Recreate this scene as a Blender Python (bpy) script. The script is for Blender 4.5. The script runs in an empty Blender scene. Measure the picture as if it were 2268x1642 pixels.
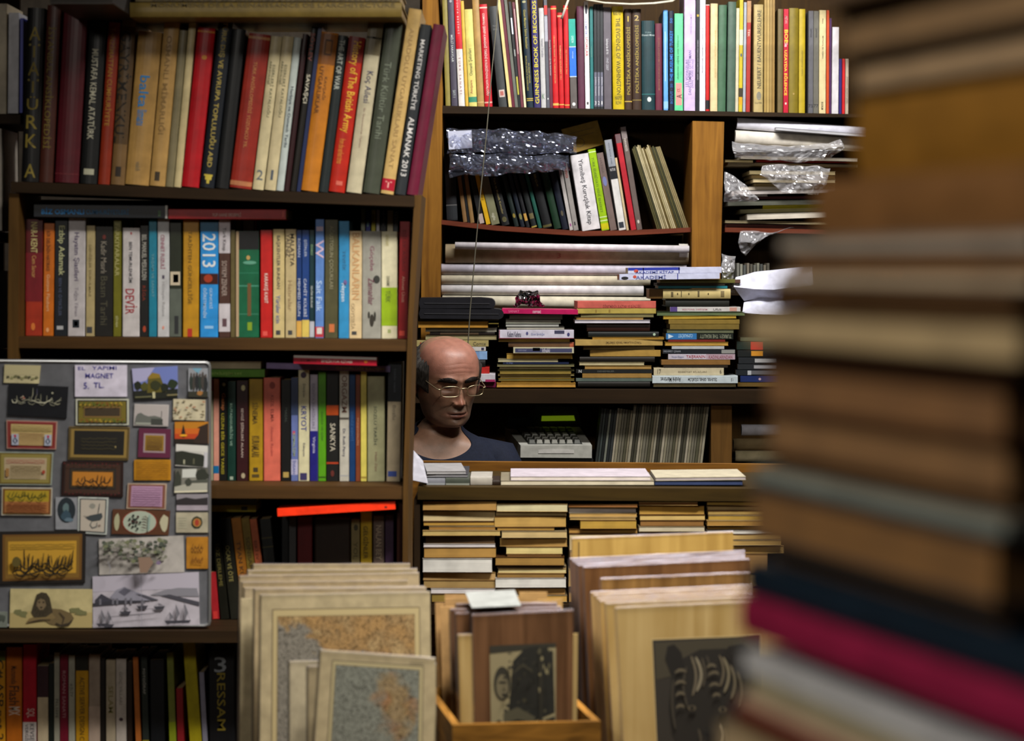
import bpy, math, random
from mathutils import Vector, Matrix, noise
R = random.Random(11)
SC = bpy.context.scene
COL = SC.collection
# ------------------------------------------------------------------ camera
W, H, LENS, SENS = 2268, 1642, 50.0, 22.3
F = LENS / SENS * W                 # focal length in pixels
HZ, ROLL, CZ = 600.0, 0.008, 1.45   # horizon row, camera roll, eye height
cr, sr = math.cos(ROLL), math.sin(ROLL)
cd = bpy.data.cameras.new('camera')
cd.lens, cd.sensor_width, cd.sensor_fit = LENS, SENS, 'HORIZONTAL'
cd.shift_y = -(H / 2 - HZ) / W
cd.clip_start = 0.05
cd.dof.use_dof = True
cd.dof.focus_distance = 5.4
cd.dof.aperture_fstop = 2.8
cam = bpy.data.objects.new('camera', cd)
cam.matrix_world = Matrix(((cr, -sr, 0, 0), (0, 0, -1, 0), (sr, cr, 0, CZ), (0, 0, 0, 1)))
COL.objects.link(cam)
SC.camera = cam
# ------------------------------------------------------------------ light
wd = bpy.data.worlds.new('world')
SC.world = wd
wd.use_nodes = True
wd.node_tree.nodes['Background'].inputs[0].default_value = (0.9, 0.95, 1, 1)
wd.node_tree.nodes['Background'].inputs[1].default_value = 0.03
SC.view_settings.view_transform = 'Standard'
SC.view_settings.look = 'None'
SC.view_settings.gamma = 1
SC.view_settings.use_curve_mapping = False
SC.view_settings.exposure = 0.0

def lamp(name, loc, aim, sx, sy, power, col, spread=180):
    ld = bpy.data.lights.new(name, 'AREA')
    ld.shape, ld.size, ld.size_y, ld.energy, ld.color = 'RECTANGLE', sx, sy, power, col
    ld.spread = math.radians(spread)
    o = bpy.data.objects.new(name, ld)
    o.location = loc
    o.rotation_euler = (Vector(aim) - Vector(loc)).to_track_quat('-Z', 'Y').to_euler()
    COL.objects.link(o)

COOL, WARM = (1.0, 0.965, 0.93), (1.0, 0.93, 0.83)
lamp('ceiling_lamp_shop', (0.4, 3.15, 2.66), (0.1, 3.7, 0.6), 0.9, 0.16, 36, WARM, 100)
lamp('ceiling_lamp_counter', (0.42, 5.0, 2.66), (0.35, 5.95, 1.2), 1.0, 0.16, 42, COOL)
lamp('tower_fill_lamp', (-1.15, 0.55, 2.35), (0.2, 1.2, 1.4), 0.9, 0.2, 26, WARM)  # unseen fill lamp, added to brighten the blurred book tower

# ------------------------------------------------------------------ helpers
def P(px, py, Y):
    """A point of the shop at distance Y seen at pixel (px, py)."""
    a, b = px - W / 2, HZ - py
    return Vector(((a * cr - b * sr) * Y / F, Y, CZ + (a * sr + b * cr) * Y / F))

def lin(c):
    c /= 255.0
    return c / 12.92 if c <= 0.04045 else ((c + 0.055) / 1.055) ** 2.4

def rgb(h):
    h = h.lstrip('#')
    if len(h) == 3:
        h = ''.join(x * 2 for x in h)
    return tuple(lin(int(h[i:i + 2], 16)) for i in (0, 2, 4)) + (1,)

MATS = {}
def newmat(key):
    m = bpy.data.materials.new(key)
    m.use_nodes = True
    nt = m.node_tree
    b = nt.nodes['Principled BSDF']
    MATS[key] = m
    return m, nt, b

def N(nt, t, **kw):
    n = nt.nodes.new(t)
    for k, v in kw.items():
        setattr(n, k, v)
    return n

def mat(h, kind='cover'):
    """cover / cloth / ink / gold / pages / paper / metal ... in colour h"""
    key = kind + '_' + h.lstrip('#')
    if key in MATS:
        return MATS[key]
    m, nt, b = newmat(key)
    c = rgb(h)
    L = nt.links.new
    b.inputs['Base Color'].default_value = c
    b.inputs['Roughness'].default_value = {'cover': .42, 'cloth': .8, 'ink': .6, 'gold': .35, 'paper': .75, 'metal': .3, 'skin': .5, 'dark': .55}.get(kind, .6)
    if kind in ('cover', 'cloth', 'paper'):
        tc = N(nt, 'ShaderNodeTexCoord')
        nz = N(nt, 'ShaderNodeTexNoise')
        nz.inputs['Scale'].default_value = 45 if kind != 'cloth' else 160
        nz.inputs['Detail'].default_value = 6
        L(tc.outputs['Object'], nz.inputs['Vector'])
        mr = N(nt, 'ShaderNodeMapRange')
        mr.inputs[1].default_value, mr.inputs[2].default_value = .3, .75
        mr.inputs[3].default_value, mr.inputs[4].default_value = .78, 1.12
        L(nz.outputs[0], mr.inputs[0])
        mx = N(nt, 'ShaderNodeVectorMath', operation='SCALE')
        mx.inputs[0].default_value = c[:3]
        L(mr.outputs[0], mx.inputs['Scale'])
        L(mx.outputs[0], b.inputs['Base Color'])
        b.inputs['Specular IOR Level'].default_value = .35 if kind == 'cover' else .2
    if kind == 'gold':
        b.inputs['Metallic'].default_value = .3
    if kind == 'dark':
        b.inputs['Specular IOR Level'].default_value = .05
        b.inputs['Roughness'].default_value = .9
    if kind == 'metal':
        b.inputs['Metallic'].default_value = .85
    if kind == 'pages':     # leaf edges: fine streaks across the thickness (local x)
        tc = N(nt, 'ShaderNodeTexCoord')
        mp = N(nt, 'ShaderNodeMapping')
        mp.inputs['Scale'].default_value = (1400, 6, 6)
        L(tc.outputs['Object'], mp.inputs[0])
        nz = N(nt, 'ShaderNodeTexNoise')
        nz.inputs['Scale'].default_value = 1
        nz.inputs['Detail'].default_value = 3
        L(mp.outputs[0], nz.inputs['Vector'])
        n2 = N(nt, 'ShaderNodeTexNoise')
        n2.inputs['Scale'].default_value = 25
        L(tc.outputs['Object'], n2.inputs['Vector'])
        ad = N(nt, 'ShaderNodeMath', operation='ADD')
        L(nz.outputs[0], ad.inputs[0])
        L(n2.outputs[0], ad.inputs[1])
        mr = N(nt, 'ShaderNodeMapRange')
        mr.inputs[1].default_value, mr.inputs[2].default_value = .6, 1.4
        mr.inputs[3].default_value, mr.inputs[4].default_value = .6, 1.2
        L(ad.outputs[0], mr.inputs[0])
        mx = N(nt, 'ShaderNodeVectorMath', operation='SCALE')
        mx.inputs[0].default_value = c[:3]
        L(mr.outputs[0], mx.inputs['Scale'])
        L(mx.outputs[0], b.inputs['Base Color'])
        b.inputs['Roughness'].default_value = .85
    return m

def wood(h, axis='x', h2=None, sc=1.0, gloss=.62):
    key = 'wood_%s_%s_%s' % (h.lstrip('#'), axis, sc)
    if key in MATS:
        return MATS[key]
    m, nt, b = newmat(key)
    L = nt.links.new
    c = rgb(h)
    c2 = rgb(h2) if h2 else tuple(x * .55 for x in c[:3]) + (1,)
    tc = N(nt, 'ShaderNodeTexCoord')
    mp = N(nt, 'ShaderNodeMapping')
    s = [38 * sc] * 3
    s['xyz'.index(axis)] = 2.2 * sc
    mp.inputs['Scale'].default_value = s
    L(tc.outputs['Object'], mp.inputs[0])
    nz = N(nt, 'ShaderNodeTexNoise')
    nz.inputs['Scale'].default_value = 1.6
    nz.inputs['Detail'].default_value = 8
    nz.inputs['Distortion'].default_value = .8
    L(mp.outputs[0], nz.inputs['Vector'])
    n2 = N(nt, 'ShaderNodeTexNoise')
    n2.inputs['Scale'].default_value = 7
    n2.inputs['Detail'].default_value = 5
    L(tc.outputs['Object'], n2.inputs['Vector'])
    mm = N(nt, 'ShaderNodeMath', operation='MULTIPLY_ADD')
    mm.inputs[1].default_value = .5
    L(n2.outputs[0], mm.inputs[0])
    L(nz.outputs[0], mm.inputs[2])
    cr_ = N(nt, 'ShaderNodeValToRGB')
    e = cr_.color_ramp.elements
    e[0].position, e[0].color = .5, c2
    e[1].position, e[1].color = .95, c
    L(mm.outputs[0], cr_.inputs[0])
    L(cr_.outputs[0], b.inputs['Base Color'])
    b.inputs['Roughness'].default_value = gloss
    b.inputs['Specular IOR Level'].default_value = .15
    return m

def plastic(fac=.35, tint='ffffff', rough=.1, haze=0.0):
    """clear film: mostly see-through, sharp reflections, a little milky haze"""
    key = 'plastic_%s_%s_%s_%s' % (fac, tint, rough, haze)
    if key in MATS:
        return MATS[key]
    m, nt, b = newmat(key)
    L = nt.links.new
    nt.nodes.remove(b)
    g = N(nt, 'ShaderNodeBsdfGlossy')
    g.inputs['Color'].default_value = rgb(tint)
    g.inputs['Roughness'].default_value = rough
    d = N(nt, 'ShaderNodeBsdfDiffuse')
    d.inputs['Color'].default_value = rgb(tint)
    tr = N(nt, 'ShaderNodeBsdfTransparent')
    m1 = N(nt, 'ShaderNodeMixShader')
    m1.inputs[0].default_value = haze
    L(tr.outputs[0], m1.inputs[1]); L(d.outputs[0], m1.inputs[2])
    fr = N(nt, 'ShaderNodeLayerWeight')
    fr.inputs[0].default_value = .3
    ma = N(nt, 'ShaderNodeMath', operation='MULTIPLY_ADD')
    ma.inputs[1].default_value, ma.inputs[2].default_value = .5, fac
    L(fr.outputs['Fresnel'], ma.inputs[0])
    m2 = N(nt, 'ShaderNodeMixShader')
    L(ma.outputs[0], m2.inputs[0]); L(m1.outputs[0], m2.inputs[1]); L(g.outputs[0], m2.inputs[2])
    L(m2.outputs[0], nt.nodes['Material Output'].inputs[0])
    return m

class MB:
    """collects faces in several materials and links them as ONE mesh object"""
    def __init__(s):
        s.v, s.f, s.m, s.ms = [], [], [], []
    def add(s, vs, fs, m):
        if m not in s.ms:
            s.ms.append(m)
        k, n = s.ms.index(m), len(s.v)
        s.v += [tuple(v) for v in vs]
        s.f += [tuple(i + n for i in f) for f in fs]
        s.m += [k] * len(fs)
    def box(s, lo, hi, m, ch=0.0):
        (a, b, c), (d, e, f) = lo, hi
        if ch <= 0:
            s.add([(a, b, c), (d, b, c), (d, e, c), (a, e, c), (a, b, f), (d, b, f), (d, e, f), (a, e, f)],
                  [(3, 2, 1, 0), (4, 5, 6, 7), (0, 1, 5, 4), (1, 2, 6, 5), (2, 3, 7, 6), (3, 0, 4, 7)], m)
        else:
            s.prism([(a + ch, c), (d - ch, c), (d, c + ch), (d, f - ch), (d - ch, f), (a + ch, f), (a, f - ch), (a, c + ch)], b, e, m)
    def prism(s, xz, y0, y1, m):
        """polygon in x-z pushed along y"""
        n = len(xz)
        vs = [(x, y0, z) for x, z in xz] + [(x, y1, z) for x, z in xz]
        s.add(vs, [tuple(range(n)), tuple(range(2 * n - 1, n - 1, -1))] + [(i, i + n, (i + 1) % n + n, (i + 1) % n) for i in range(n)], m)
    def tube(s, pts, r, m, seg=8, caps=True):
        pts = [Vector(p) for p in pts]
        n = len(pts)
        rs = r if isinstance(r, (list, tuple)) else [r] * n
        vs, fs = [], []
        up = None
        for i, p in enumerate(pts):
            t = (pts[min(i + 1, n - 1)] - pts[max(i - 1, 0)]).normalized()
            if up is None:
                up = t.orthogonal().normalized()
            up = (up - t * up.dot(t)).normalized()
            sd = t.cross(up)
            for k in range(seg):
                a = 2 * math.pi * k / seg
                vs.append(p + (up * math.cos(a) + sd * math.sin(a)) * rs[i])
        for i in range(n - 1):
            for k in range(seg):
                k2 = (k + 1) % seg
                fs.append((i * seg + k, i * seg + k2, (i + 1) * seg + k2, (i + 1) * seg + k))
        if caps:
            fs += [tuple(range(seg - 1, -1, -1)), tuple(range((n - 1) * seg, n * seg))]
        s.add(vs, fs, m)
    def build(s, name, parent=None, mw=None, smooth=False):
        me = bpy.data.meshes.new(name)
        me.from_pydata(s.v, [], s.f)
        for m in s.ms:
            me.materials.append(m)
        me.polygons.foreach_set('material_index', s.m)
        if smooth:
            me.polygons.foreach_set('use_smooth', [True] * len(s.f))
        me.update()
        o = bpy.data.objects.new(name, me)
        COL.objects.link(o)
        if parent is not None:
            o.parent = parent
            if parent.type == 'EMPTY':      # built in world coordinates
                o.matrix_parent_inverse = Matrix.Translation(-parent.location)
        if mw is not None:
            o.matrix_local = mw
        return o

USED = {}
def tag(o, label, cat, group=None, kind=None):
    if label:
        label = ' '.join(label.split())
        k = label.lower()
        if k in USED and USED[k] != group:
            print('DUPLABEL', label)
        USED[k] = group
        if len(label.split()) > 16:
            print('LONG', label)
        o['label'] = label
    if cat:
        o['category'] = cat
    if group:
        o['group'] = group
    if kind:
        o['kind'] = kind
    return o

def empty(name, loc, label, cat, group=None):
    o = bpy.data.objects.new(name, None)
    o.empty_display_size = .05
    o.location = loc
    COL.objects.link(o)
    return tag(o, label, cat, group)

TXT = {}
def textmesh(s):
    if s in TXT:
        return TXT[s]
    cu = bpy.data.curves.new('lettering', 'FONT')
    cu.body = s
    cu.resolution_u = 2
    cu.offset = .007
    ob = bpy.data.objects.new('lettering', cu)
    me = ob.to_mesh()
    vs = [(v.co.x, v.co.y) for v in me.vertices]
    fs = [tuple(p.vertices) for p in me.polygons]
    ob.to_mesh_clear()
    bpy.data.objects.remove(ob)
    bpy.data.curves.remove(cu)
    if not vs:
        vs, fs = [(0, 0), (1, 0), (1, 1)], []
    x0, x1 = min(v[0] for v in vs), max(v[0] for v in vs)
    y0, y1 = min(v[1] for v in vs), max(v[1] for v in vs)
    TXT[s] = ([(v[0] - x0, v[1] - y0) for v in vs], fs, max(x1 - x0, 1e-6), max(y1 - y0, 1e-6))
    return TXT[s]

def fit_text(s, length, height):
    """lettering stretched to a length x height box, centred on it: (points, faces)"""
    vs, fs, w, h = textmesh(s)
    ky = height / h
    kx = min(length / w, ky * 1.5)
    return [((x - w / 2) * kx, (y - h / 2) * ky) for x, y in vs], fs

def M4(o, x, y, z):
    return Matrix(((x[0], y[0], z[0], o[0]), (x[1], y[1], z[1], o[1]), (x[2], y[2], z[2], o[2]), (0, 0, 0, 1)))

# ------------------------------------------------------------------ the room
def structure(name, lo, hi, m):
    b = MB()
    b.box(lo, hi, m)
    return tag(b.build(name), None, None, kind='structure')
WALLP = mat('4a4238', 'paper')
structure('floor', (-2.6, -1.2, -.1), (2.6, 7.0, 0), wood('4a3520', 'y'))
structure('ceiling', (-2.6, -1.2, 2.8), (2.6, 7.0, 2.9), mat('6a655c', 'paper'))
structure('wall_back', (-2.6, 6.72, 0), (2.6, 6.82, 2.8), WALLP)
structure('wall_left', (-2.6, -1.1, 0), (-2.5, 6.72, 2.8), WALLP)
structure('wall_right', (2.5, -1.1, 0), (2.6, 6.72, 2.8), WALLP)
structure('wall_front', (-2.6, -1.2, 0), (2.6, -1.1, 2.8), WALLP)
# ------------------------------------------------------------------ books
CREAM = 'b59b6c'
class Face:
    """the visible long face of a book: l along it, u across it (0..1)"""
    def __init__(s, mb, w, h, put, bulge):
        s.mb, s.w, s.h, s.put, s.bulge = mb, w, h, put, bulge
    def off(s, u, lift):
        return s.bulge * (1 - (2 * u - 1) ** 2) + lift
    def patch(s, l0, l1, u0, u1, m, lift=.0003):
        n = 5 if s.bulge > 0 else 1
        vs, fs = [], []
        for i in range(n + 1):
            u = u0 + (u1 - u0) * i / n
            vs += [s.put(l0, u * s.w, s.off(u, lift)), s.put(l1, u * s.w, s.off(u, lift))]
        for i in range(n):
            fs.append((2 * i, 2 * i + 1, 2 * i + 3, 2 * i + 2))
        s.mb.add(vs, fs, m)
    def text(s, t, l0, l1, u0, u1, m, orient, lift=.0006):
        lc, uc = (l0 + l1) / 2, (u0 + u1) / 2 * s.w
        L, U = abs(l1 - l0), (u1 - u0) * s.w
        if orient == 'H':                       # letters upright on an upright book
            vs, fs = fit_text(t, U, L)
            q = [(lc + y, uc + x) for x, y in vs]
        elif orient == 'D':                     # reads down the spine
            vs, fs = fit_text(t, L, U)
            q = [(lc - x, uc + y) for x, y in vs]
        else:                                   # 'U' reads up the spine
            vs, fs = fit_text(t, L, U)
            q = [(lc + x, uc - y) for x, y in vs]
        s.mb.add([s.put(l, u, s.off(min(max(u / s.w, 0), 1), lift)) for l, u in q], fs, m)
    def poly(s, pts, m, lift=.0006):
        vs = [s.put(l, u * s.w, s.off(u, lift)) for l, u in pts]
        s.mb.add(vs, [tuple(range(len(vs)))], m)

def cover_mesh(mb, w, h, d, m, kind, bulge):
    """U-shaped cover: two boards and a spine; local x thickness, y depth, z height"""
    t = min(.0025 if kind == 'hardback' else .0008, w * .2)
    out = [(0, d), (0, .001)]
    n = 6 if bulge > 0 else 1
    for i in range(n + 1):
        u = i / n
        out.append((w * (.04 + .92 * u), -bulge * (1 - (2 * u - 1) ** 2)))
    out += [(w, .001), (w, d)]
    inn = [(w - t, d), (w - t, t), (t, t), (t, d)]
    pr = out + inn
    k = len(pr)
    vs = [(x, y, 0) for x, y in pr] + [(x, y, h) for x, y in pr]
    fs = [tuple(range(k)), tuple(range(2 * k - 1, k - 1, -1))] + [(i, (i + 1) % k, (i + 1) % k + k, i + k) for i in range(k)]
    fs = [f[::-1] for f in fs]
    mb.add(vs, fs, m)
    return t

NAMES = {'h': 'hardback_book', 'p': 'paperback_book', 'm': 'magazine'}
def make_book(kind, w, h, d, col, mw, label, group, decorate=None, pages=CREAM, face='spine', cat='book', name=None, ck='cover'):
    w = max(w, .0015)
    K = {'h': 'hardback', 'p': 'paperback', 'm': 'magazine'}[kind]
    bulge = min(.003, w * .09) if kind == 'h' and w > .008 else 0
    if face != 'spine':
        bulge = 0
    mb = MB()
    if not name and label:
        for w_, n_ in (('hardback', 'hardback_book'), ('encyclopedia', 'hardback_book'), ('paperback', 'paperback_book'), ('magazine', 'magazine'), (' case ', 'plastic_case'), ('booklet', 'booklet'), ('envelope', 'envelope')):
            if w_ in label.split(' on ')[0].split(' in ')[0].split(' beside ')[0]:
                name = n_
                break
        if name == 'plastic_case':
            cat = 'case'
    cm = mat(col, ck)
    t = cover_mesh(mb, w, h, d, cm, K, bulge)
    root = mb.build(name or NAMES[kind], None, mw)
    tag(root, label, cat, group)
    if w > .004:
        ins = .003 if kind == 'h' else .0006
        pb = MB()
        e = .0012 if kind != 'h' else .003
        pb.box((t, t, ins), (w - t, d - e, h - ins), mat(pages, 'pages'))
        pb.build('page_block', root)
    return root, mb, w, h, d, bulge, cm

def finish(root, mb):
    me = root.data
    me.clear_geometry()
    me.materials.clear()
    me.from_pydata(mb.v, [], mb.f)
    for m in mb.ms:
        me.materials.append(m)
    me.polygons.foreach_set('material_index', mb.m)
    me.update()

class Row:
    def __init__(s, Y, where, group, depth, kind='p', floor=None):
        s.Y, s.where, s.group, s.depth, s.kind, s.floor, s.prev = Y, where, group, depth, kind, floor, None
    def foot(s, x, Y):
        """pixel row at which a book at distance Y meets its shelf"""
        pts, fY = s.floor[:-1], s.floor[-1]
        i = 0
        while i + 4 < len(pts) and x > pts[i + 2]:
            i += 2
        fx0, fy0, fx1, fy1 = pts[i:i + 4]
        z = P(x, fy0 + (fy1 - fy0) * (x - fx0) / (fx1 - fx0), fY).z + .0006
        return HZ - ((z - CZ) * F / Y - (x - W / 2) * sr) / cr
    def bk(s, x0, x1, yb, yt, dx, col, desc, ops='', kind=None, Y=None, d=None, ck='cover', grouped=False):
        """one upright book: pixel edges at its foot, foot and head rows, lean of the head in pixels"""
        Y = Y or s.Y
        kind = kind or s.kind
        d = d or s.depth
        if s.floor:
            yb = s.foot(x0, Y)
        sl = dx / (yb - yt)
        if s.prev and not grouped:              # keep clear of the neighbour
            px, pyt, psl, pY = s.prev
            if abs(pY - Y) < .01 and px - 14 < x0:
                x0 = max(x0, px + .3)
                yy = max(pyt, yt)
                lim = px + .4 + (yb - yy) * psl - x0
                if sl * (yb - yy) < lim:
                    sl = lim / (yb - yy)
                    dx = sl * (yb - yt)
        x1 = max(x1, x0 + 2.5)
        s.prev = (x1, yt, sl, Y)
        o, tt, br = P(x0, yb, Y), P(x0 + dx, yt, Y), P(x1, yb, Y)
        z = tt - o
        h = z.length
        z.normalize()
        x = Vector((z.z, 0, -z.x))
        w = max((br - o).dot(x), .0016) * .985
        if z.x > 0:
            o.z += w * z.x
        s.h = h
        mw = M4(o, x, (0, 1, 0), z)
        lab = desc if desc.count('|') == 0 else desc.split('|')[0]
        label = (lab + ' ' + s.where) if '|' not in desc else desc.replace('|', ' ')
        r = make_book(kind, w, h, d, col, mw, label, s.group, ck=ck)
        root, mb, w, h, d, bulge, cm = r
        if ops:
            fc = Face(mb, w, h, lambda l, u, f: (u, -f, l), bulge)
            k = h / (yb - yt)
            run_ops(fc, ops, lambda y: (yb - y) * k, w, h)
            finish(root, mb)
        return root

def run_ops(fc, ops, L, w, h):
    """ops: 'b y0 y1 colour' band; 'p y0 y1 u0 u1 colour' patch; 't y0 y1 colour orient u0 u1 text' lettering; split by ;"""
    for op in ops.split(';'):
        op = op.strip()
        if not op:
            continue
        q = op.split(' ')
        a, b = L(float(q[1])), L(float(q[2]))
        a, b = min(a, b), max(a, b)
        if q[0] in 'bp':
            a, b = max(a, .0003), min(b, h - .0003)
        if q[0] == 'b':
            fc.patch(a, b, 0.0, 1.0, mat(q[3], 'cover'), .0002)
        elif q[0] == 'p':
            fc.patch(a, b, float(q[3]), float(q[4]), mat(q[5], 'ink'))
        elif q[0] == 'l':       # a lozenge or spot
            u0, u1, um, lm = float(q[3]), float(q[4]), (float(q[3]) + float(q[4])) / 2, (a + b) / 2
            pts = []
            for i in range(12):
                t = math.pi * i / 6
                pts.append((lm + (b - a) / 2 * math.sin(t), um + (u1 - u0) / 2 * math.cos(t)))
            fc.poly(pts, mat(q[5], 'ink'))
        else:
            u0, u1 = float(q[5]), float(q[6])
            g_ = (u1 - u0) * .14
            fc.text(' '.join(q[7:]), a, b, max(.02, u0 - g_), min(.98, u1 + g_), mat(q[3], 'ink'), q[4])

class Stack:
    def __init__(s, Y, where, group, depth=.15):
        s.Y, s.where, s.group, s.depth = Y, where, group, depth
    def lay(s, x0, x1, y0, y1, col, desc, ops='', face='pages', kind='p', pages=CREAM, dY=0, d=None, yaw=0, slope=0, ck='cover', name=None, cat='book', cov2=None):
        """one lying book: pixel edges, upper and lower rows; slope = how far the far end lies lower"""
        Y = s.Y + dY
        d = d or s.depth
        bl, br, tl = P(x0, y1, Y), P(x1, y1 + slope, Y), P(x0, y0, Y)
        ax = (br - bl)
        Ln = ax.length
        ax.normalize()
        up = Vector((-ax.z, 0, ax.x))
        w = (tl - bl).dot(up) * .985
        dep = Vector((0, 1, 0))
        if yaw:
            Rm = Matrix.Rotation(math.radians(yaw), 3, up)
            mid = (bl + br) / 2
            ax, dep = Rm @ ax, Rm @ dep
            bl = mid - ax * Ln / 2
        label = desc.replace('|', ' ') if '|' in desc else desc + ' ' + s.where
        if face == 'spine':
            mw = M4(bl + ax * Ln, up, dep, -ax)
        else:
            mw = M4(bl + dep * d, up, -dep, ax)
        r = make_book(kind, w, Ln, d, col, mw, label, s.group, pages=pages, face=face, ck=ck, name=name, cat=cat)
        root, mb, w, h, d, bulge, cm = r
        if ops:
            if face == 'spine':
                fc = Face(mb, w, h, lambda l, u, f: (u, -f, h - l), bulge)
            else:
                fc = Face(mb, w, h, lambda l, u, f: (u, d + f - .001, l), 0)
            k = Ln / (x1 - x0)
            fl = LyingFace(fc)
            run_ops(fl, ops, lambda x: (x - x0) * k, w, h)
            finish(root, mb)
        return root

class LyingFace:
    """a lying spine read left to right ('H'), or upside down ('V')"""
    def __init__(s, fc):
        s.fc = fc
    def patch(s, *a):
        s.fc.patch(*a)
    def poly(s, *a):
        s.fc.poly(*a)
    def text(s, t, l0, l1, u0, u1, m, orient, lift=.0006):
        fc = s.fc
        lc, uc = (l0 + l1) / 2, (u0 + u1) / 2 * fc.w
        vs, fs = fit_text(t, abs(l1 - l0), (u1 - u0) * fc.w)
        k = -1 if orient == 'V' else 1
        fc.mb.add([fc.put(lc + k * x, uc + k * y, fc.off(.5, lift)) for x, y in vs], fs, m)

# planks, posts: pixel polygon at distance Y pushed back
def plank(name, pts, Y, depth, m, parent=None, dz=0):
    q = [P(x, y, Y) for x, y in pts]
    b = MB()
    b.prism([(p.x, p.z) for p in q], Y, Y + depth, m)
    return b.build(name, parent)

DARKW, MIDW = '3a2412', '54340f'
W_H = wood('4e361a', 'x')
W_V = wood('5a401c', 'z')
W_D = wood('2e2010', 'x')
W_DV = wood('2e2010', 'z')
W_O = wood('936522', 'z', '6a4414')
W_OH = wood('8f6224', 'x', '5c3a12')
BLK = mat('120d09', 'dark')

# the wide front bookcase
YA = 4.27
bc = empty('bookcase', P(460, 1700, 4.5), 'wide dark wooden bookcase with the magnet board propped on its front', 'bookcase')
plank('side_panel', [(-72, 1424), (-46, 1424), (-46, 2338), (-72, 2338)], 4.235, .2, W_V, bc)
plank('side_panel', [(20, 428), (42, 428), (40, 760), (38, 1396), (12, 1396)], 4.235, .2, W_V, bc)
plank('side_panel', [(918, 432), (934, 432), (915, 709), (904, 1085), (900, 2338), (884, 2338), (893, 1085), (904, 709)], 4.235, .2, W_V, bc)
plank('shelf', [(24, 402), (918, 434), (918, 458), (24, 426)], 4.225, .222, W_D, bc)
plank('shelf', [(41, 746), (902, 753), (902, 778), (41, 771)], 4.24, .195, W_H, bc)
plank('shelf', [(41, 1074), (893, 1078), (893, 1106), (41, 1102)], 4.24, .195, W_H, bc)
plank('shelf', [(-72, 1397), (896, 1399), (896, 1424), (-72, 1424)], 4.19, .245, W_D, bc)
plank('shelf', [(-46, 1702), (890, 1704), (890, 1740), (-46, 1740)], 4.24, .195, W_H, bc)
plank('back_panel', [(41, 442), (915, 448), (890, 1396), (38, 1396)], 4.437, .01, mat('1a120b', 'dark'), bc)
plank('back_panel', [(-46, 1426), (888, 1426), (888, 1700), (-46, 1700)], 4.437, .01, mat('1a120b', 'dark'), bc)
plank('side_panel', [(880, 1107), (893, 1107), (889, 1396), (878, 1396)], 4.27, .16, wood('3a1c14', 'z'), bc)
# ---- hardbacks standing on the wide bookcase
A = Row(YA, 'standing on top of the wide bookcase', 'books standing on the wide bookcase', .2, 'h', (24, 401, 918, 433, 4.225))
a = A.bk
a(47, 86, 402, 18, 14, '0f0f10', 'black hardback with stacked gold capitals', 't 60 90 8a7a2c H .25 .75 A;t 98 128 8a7a2c H .25 .75 T;t 138 168 8a7a2c H .25 .75 A;t 176 206 8a7a2c H .25 .75 T;t 214 244 8a7a2c H .25 .75 Ü;t 256 286 8a7a2c H .25 .75 R;t 298 328 8a7a2c H .25 .75 K;t 364 394 8a7a2c H .25 .75 A')
a(86, 117, 404, 12, 19, '4a2218', 'dark brown hardback with dim olive title', 't 60 330 7c6a24 D .25 .7 İSTANBUL ANSİKLOPEDİSİ')
a(121, 174, 406, 12, 22, '560f1c', 'thick dark burgundy hardback with blank spine', 'b 385 388 6a2028')
a(177, 215, 408, 48, 22, '17191a', 'black hardback with white capitals and silver mark', 't 110 310 c4c2ac D .32 .68 MUSTAFA KEMAL ATATÜRK;p 375 388 .2 .8 b8b8a0')
a(217, 243, 410, 50, 24, '8f2c12', 'rust red hardback with gold lettering', 't 62 280 b08028 D .28 .72 TANZİMATTAN CUMHURİYETE')
a(245, 276, 413, 42, 26, '7d603a', 'brown hardback with dark capitals', 'b 60 320 5a4428;t 70 318 1a140c D .1 .9 GAYRİMENKUL;p 370 392 .3 .7 2a2018')
a(277, 330, 416, 72, 30, 'b08a4c', 'wide tan hardback with bright blue lettering', 't 170 240 1a84c8 D .3 .62 balta;t 246 280 1a84c8 D .3 .62 limanı;t 360 380 8a7a5a D .42 .58 vakfı')
a(331, 366, 418, 50, 33, 'ba9456', 'sandy hardback with faint title and small mark', 't 80 300 8a6c3a D .32 .66 OSMANLI MİMARLIĞI;p 382 402 .3 .62 3c3020')
a(366, 384, 418, 68, 32, '82795a', 'drab grey green hardback between sandy and cream ones')
a(385, 401, 418, 50, 34, 'd0c090', 'slim cream hardback beside a red one')
a(402, 441, 420, 63, 37, 'b4121e', 'plain bright red hardback', 'b 70 74 d08030;l 124 134 .4 .7 c08030')
a(443, 475, 422, 50, 42, '151b24', 'navy hardback with gold capitals and yellow arrow', 't 50 372 b8a44c D .3 .72 TÜRK DIŞ VE AVRUPA TOPLULUĞU ABD;p 388 392 .2 .8 c8b440;p 392 400 .3 .75 c8b440;p 400 408 .42 .62 c8b440')
a(477, 507, 422, 66, 38, '141618', 'black hardback beside the navy one with gold capitals')
a(509, 558, 419, 78, 43, '92281c', 'wide brick red hardback with cream end bands', 'b 84 90 b88050;b 404 414 b87850;t 140 330 c08048 D .42 .58 TÜRK ANSİKLOPEDİSİ YÜZÜNCÜ YIL')
a(559, 584, 424, 82, 40, 'd0c49c', 'cream hardback numbered two', 't 136 190 6a6a50 D .15 .4 ARKEOLOJİ;t 136 270 6a6a50 D .5 .75 ESERLERİ KATALOĞU;t 378 400 5a6470 H .3 .75 2')
a(586, 611, 424, 82, 40, 'ccbf98', 'cream hardback numbered one', 't 136 190 6a6a50 D .15 .4 ARKEOLOJİ;t 136 270 6a6a50 D .5 .75 ESERLERİ KATALOĞU;t 378 400 4a5460 H .3 .75 1')
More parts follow.
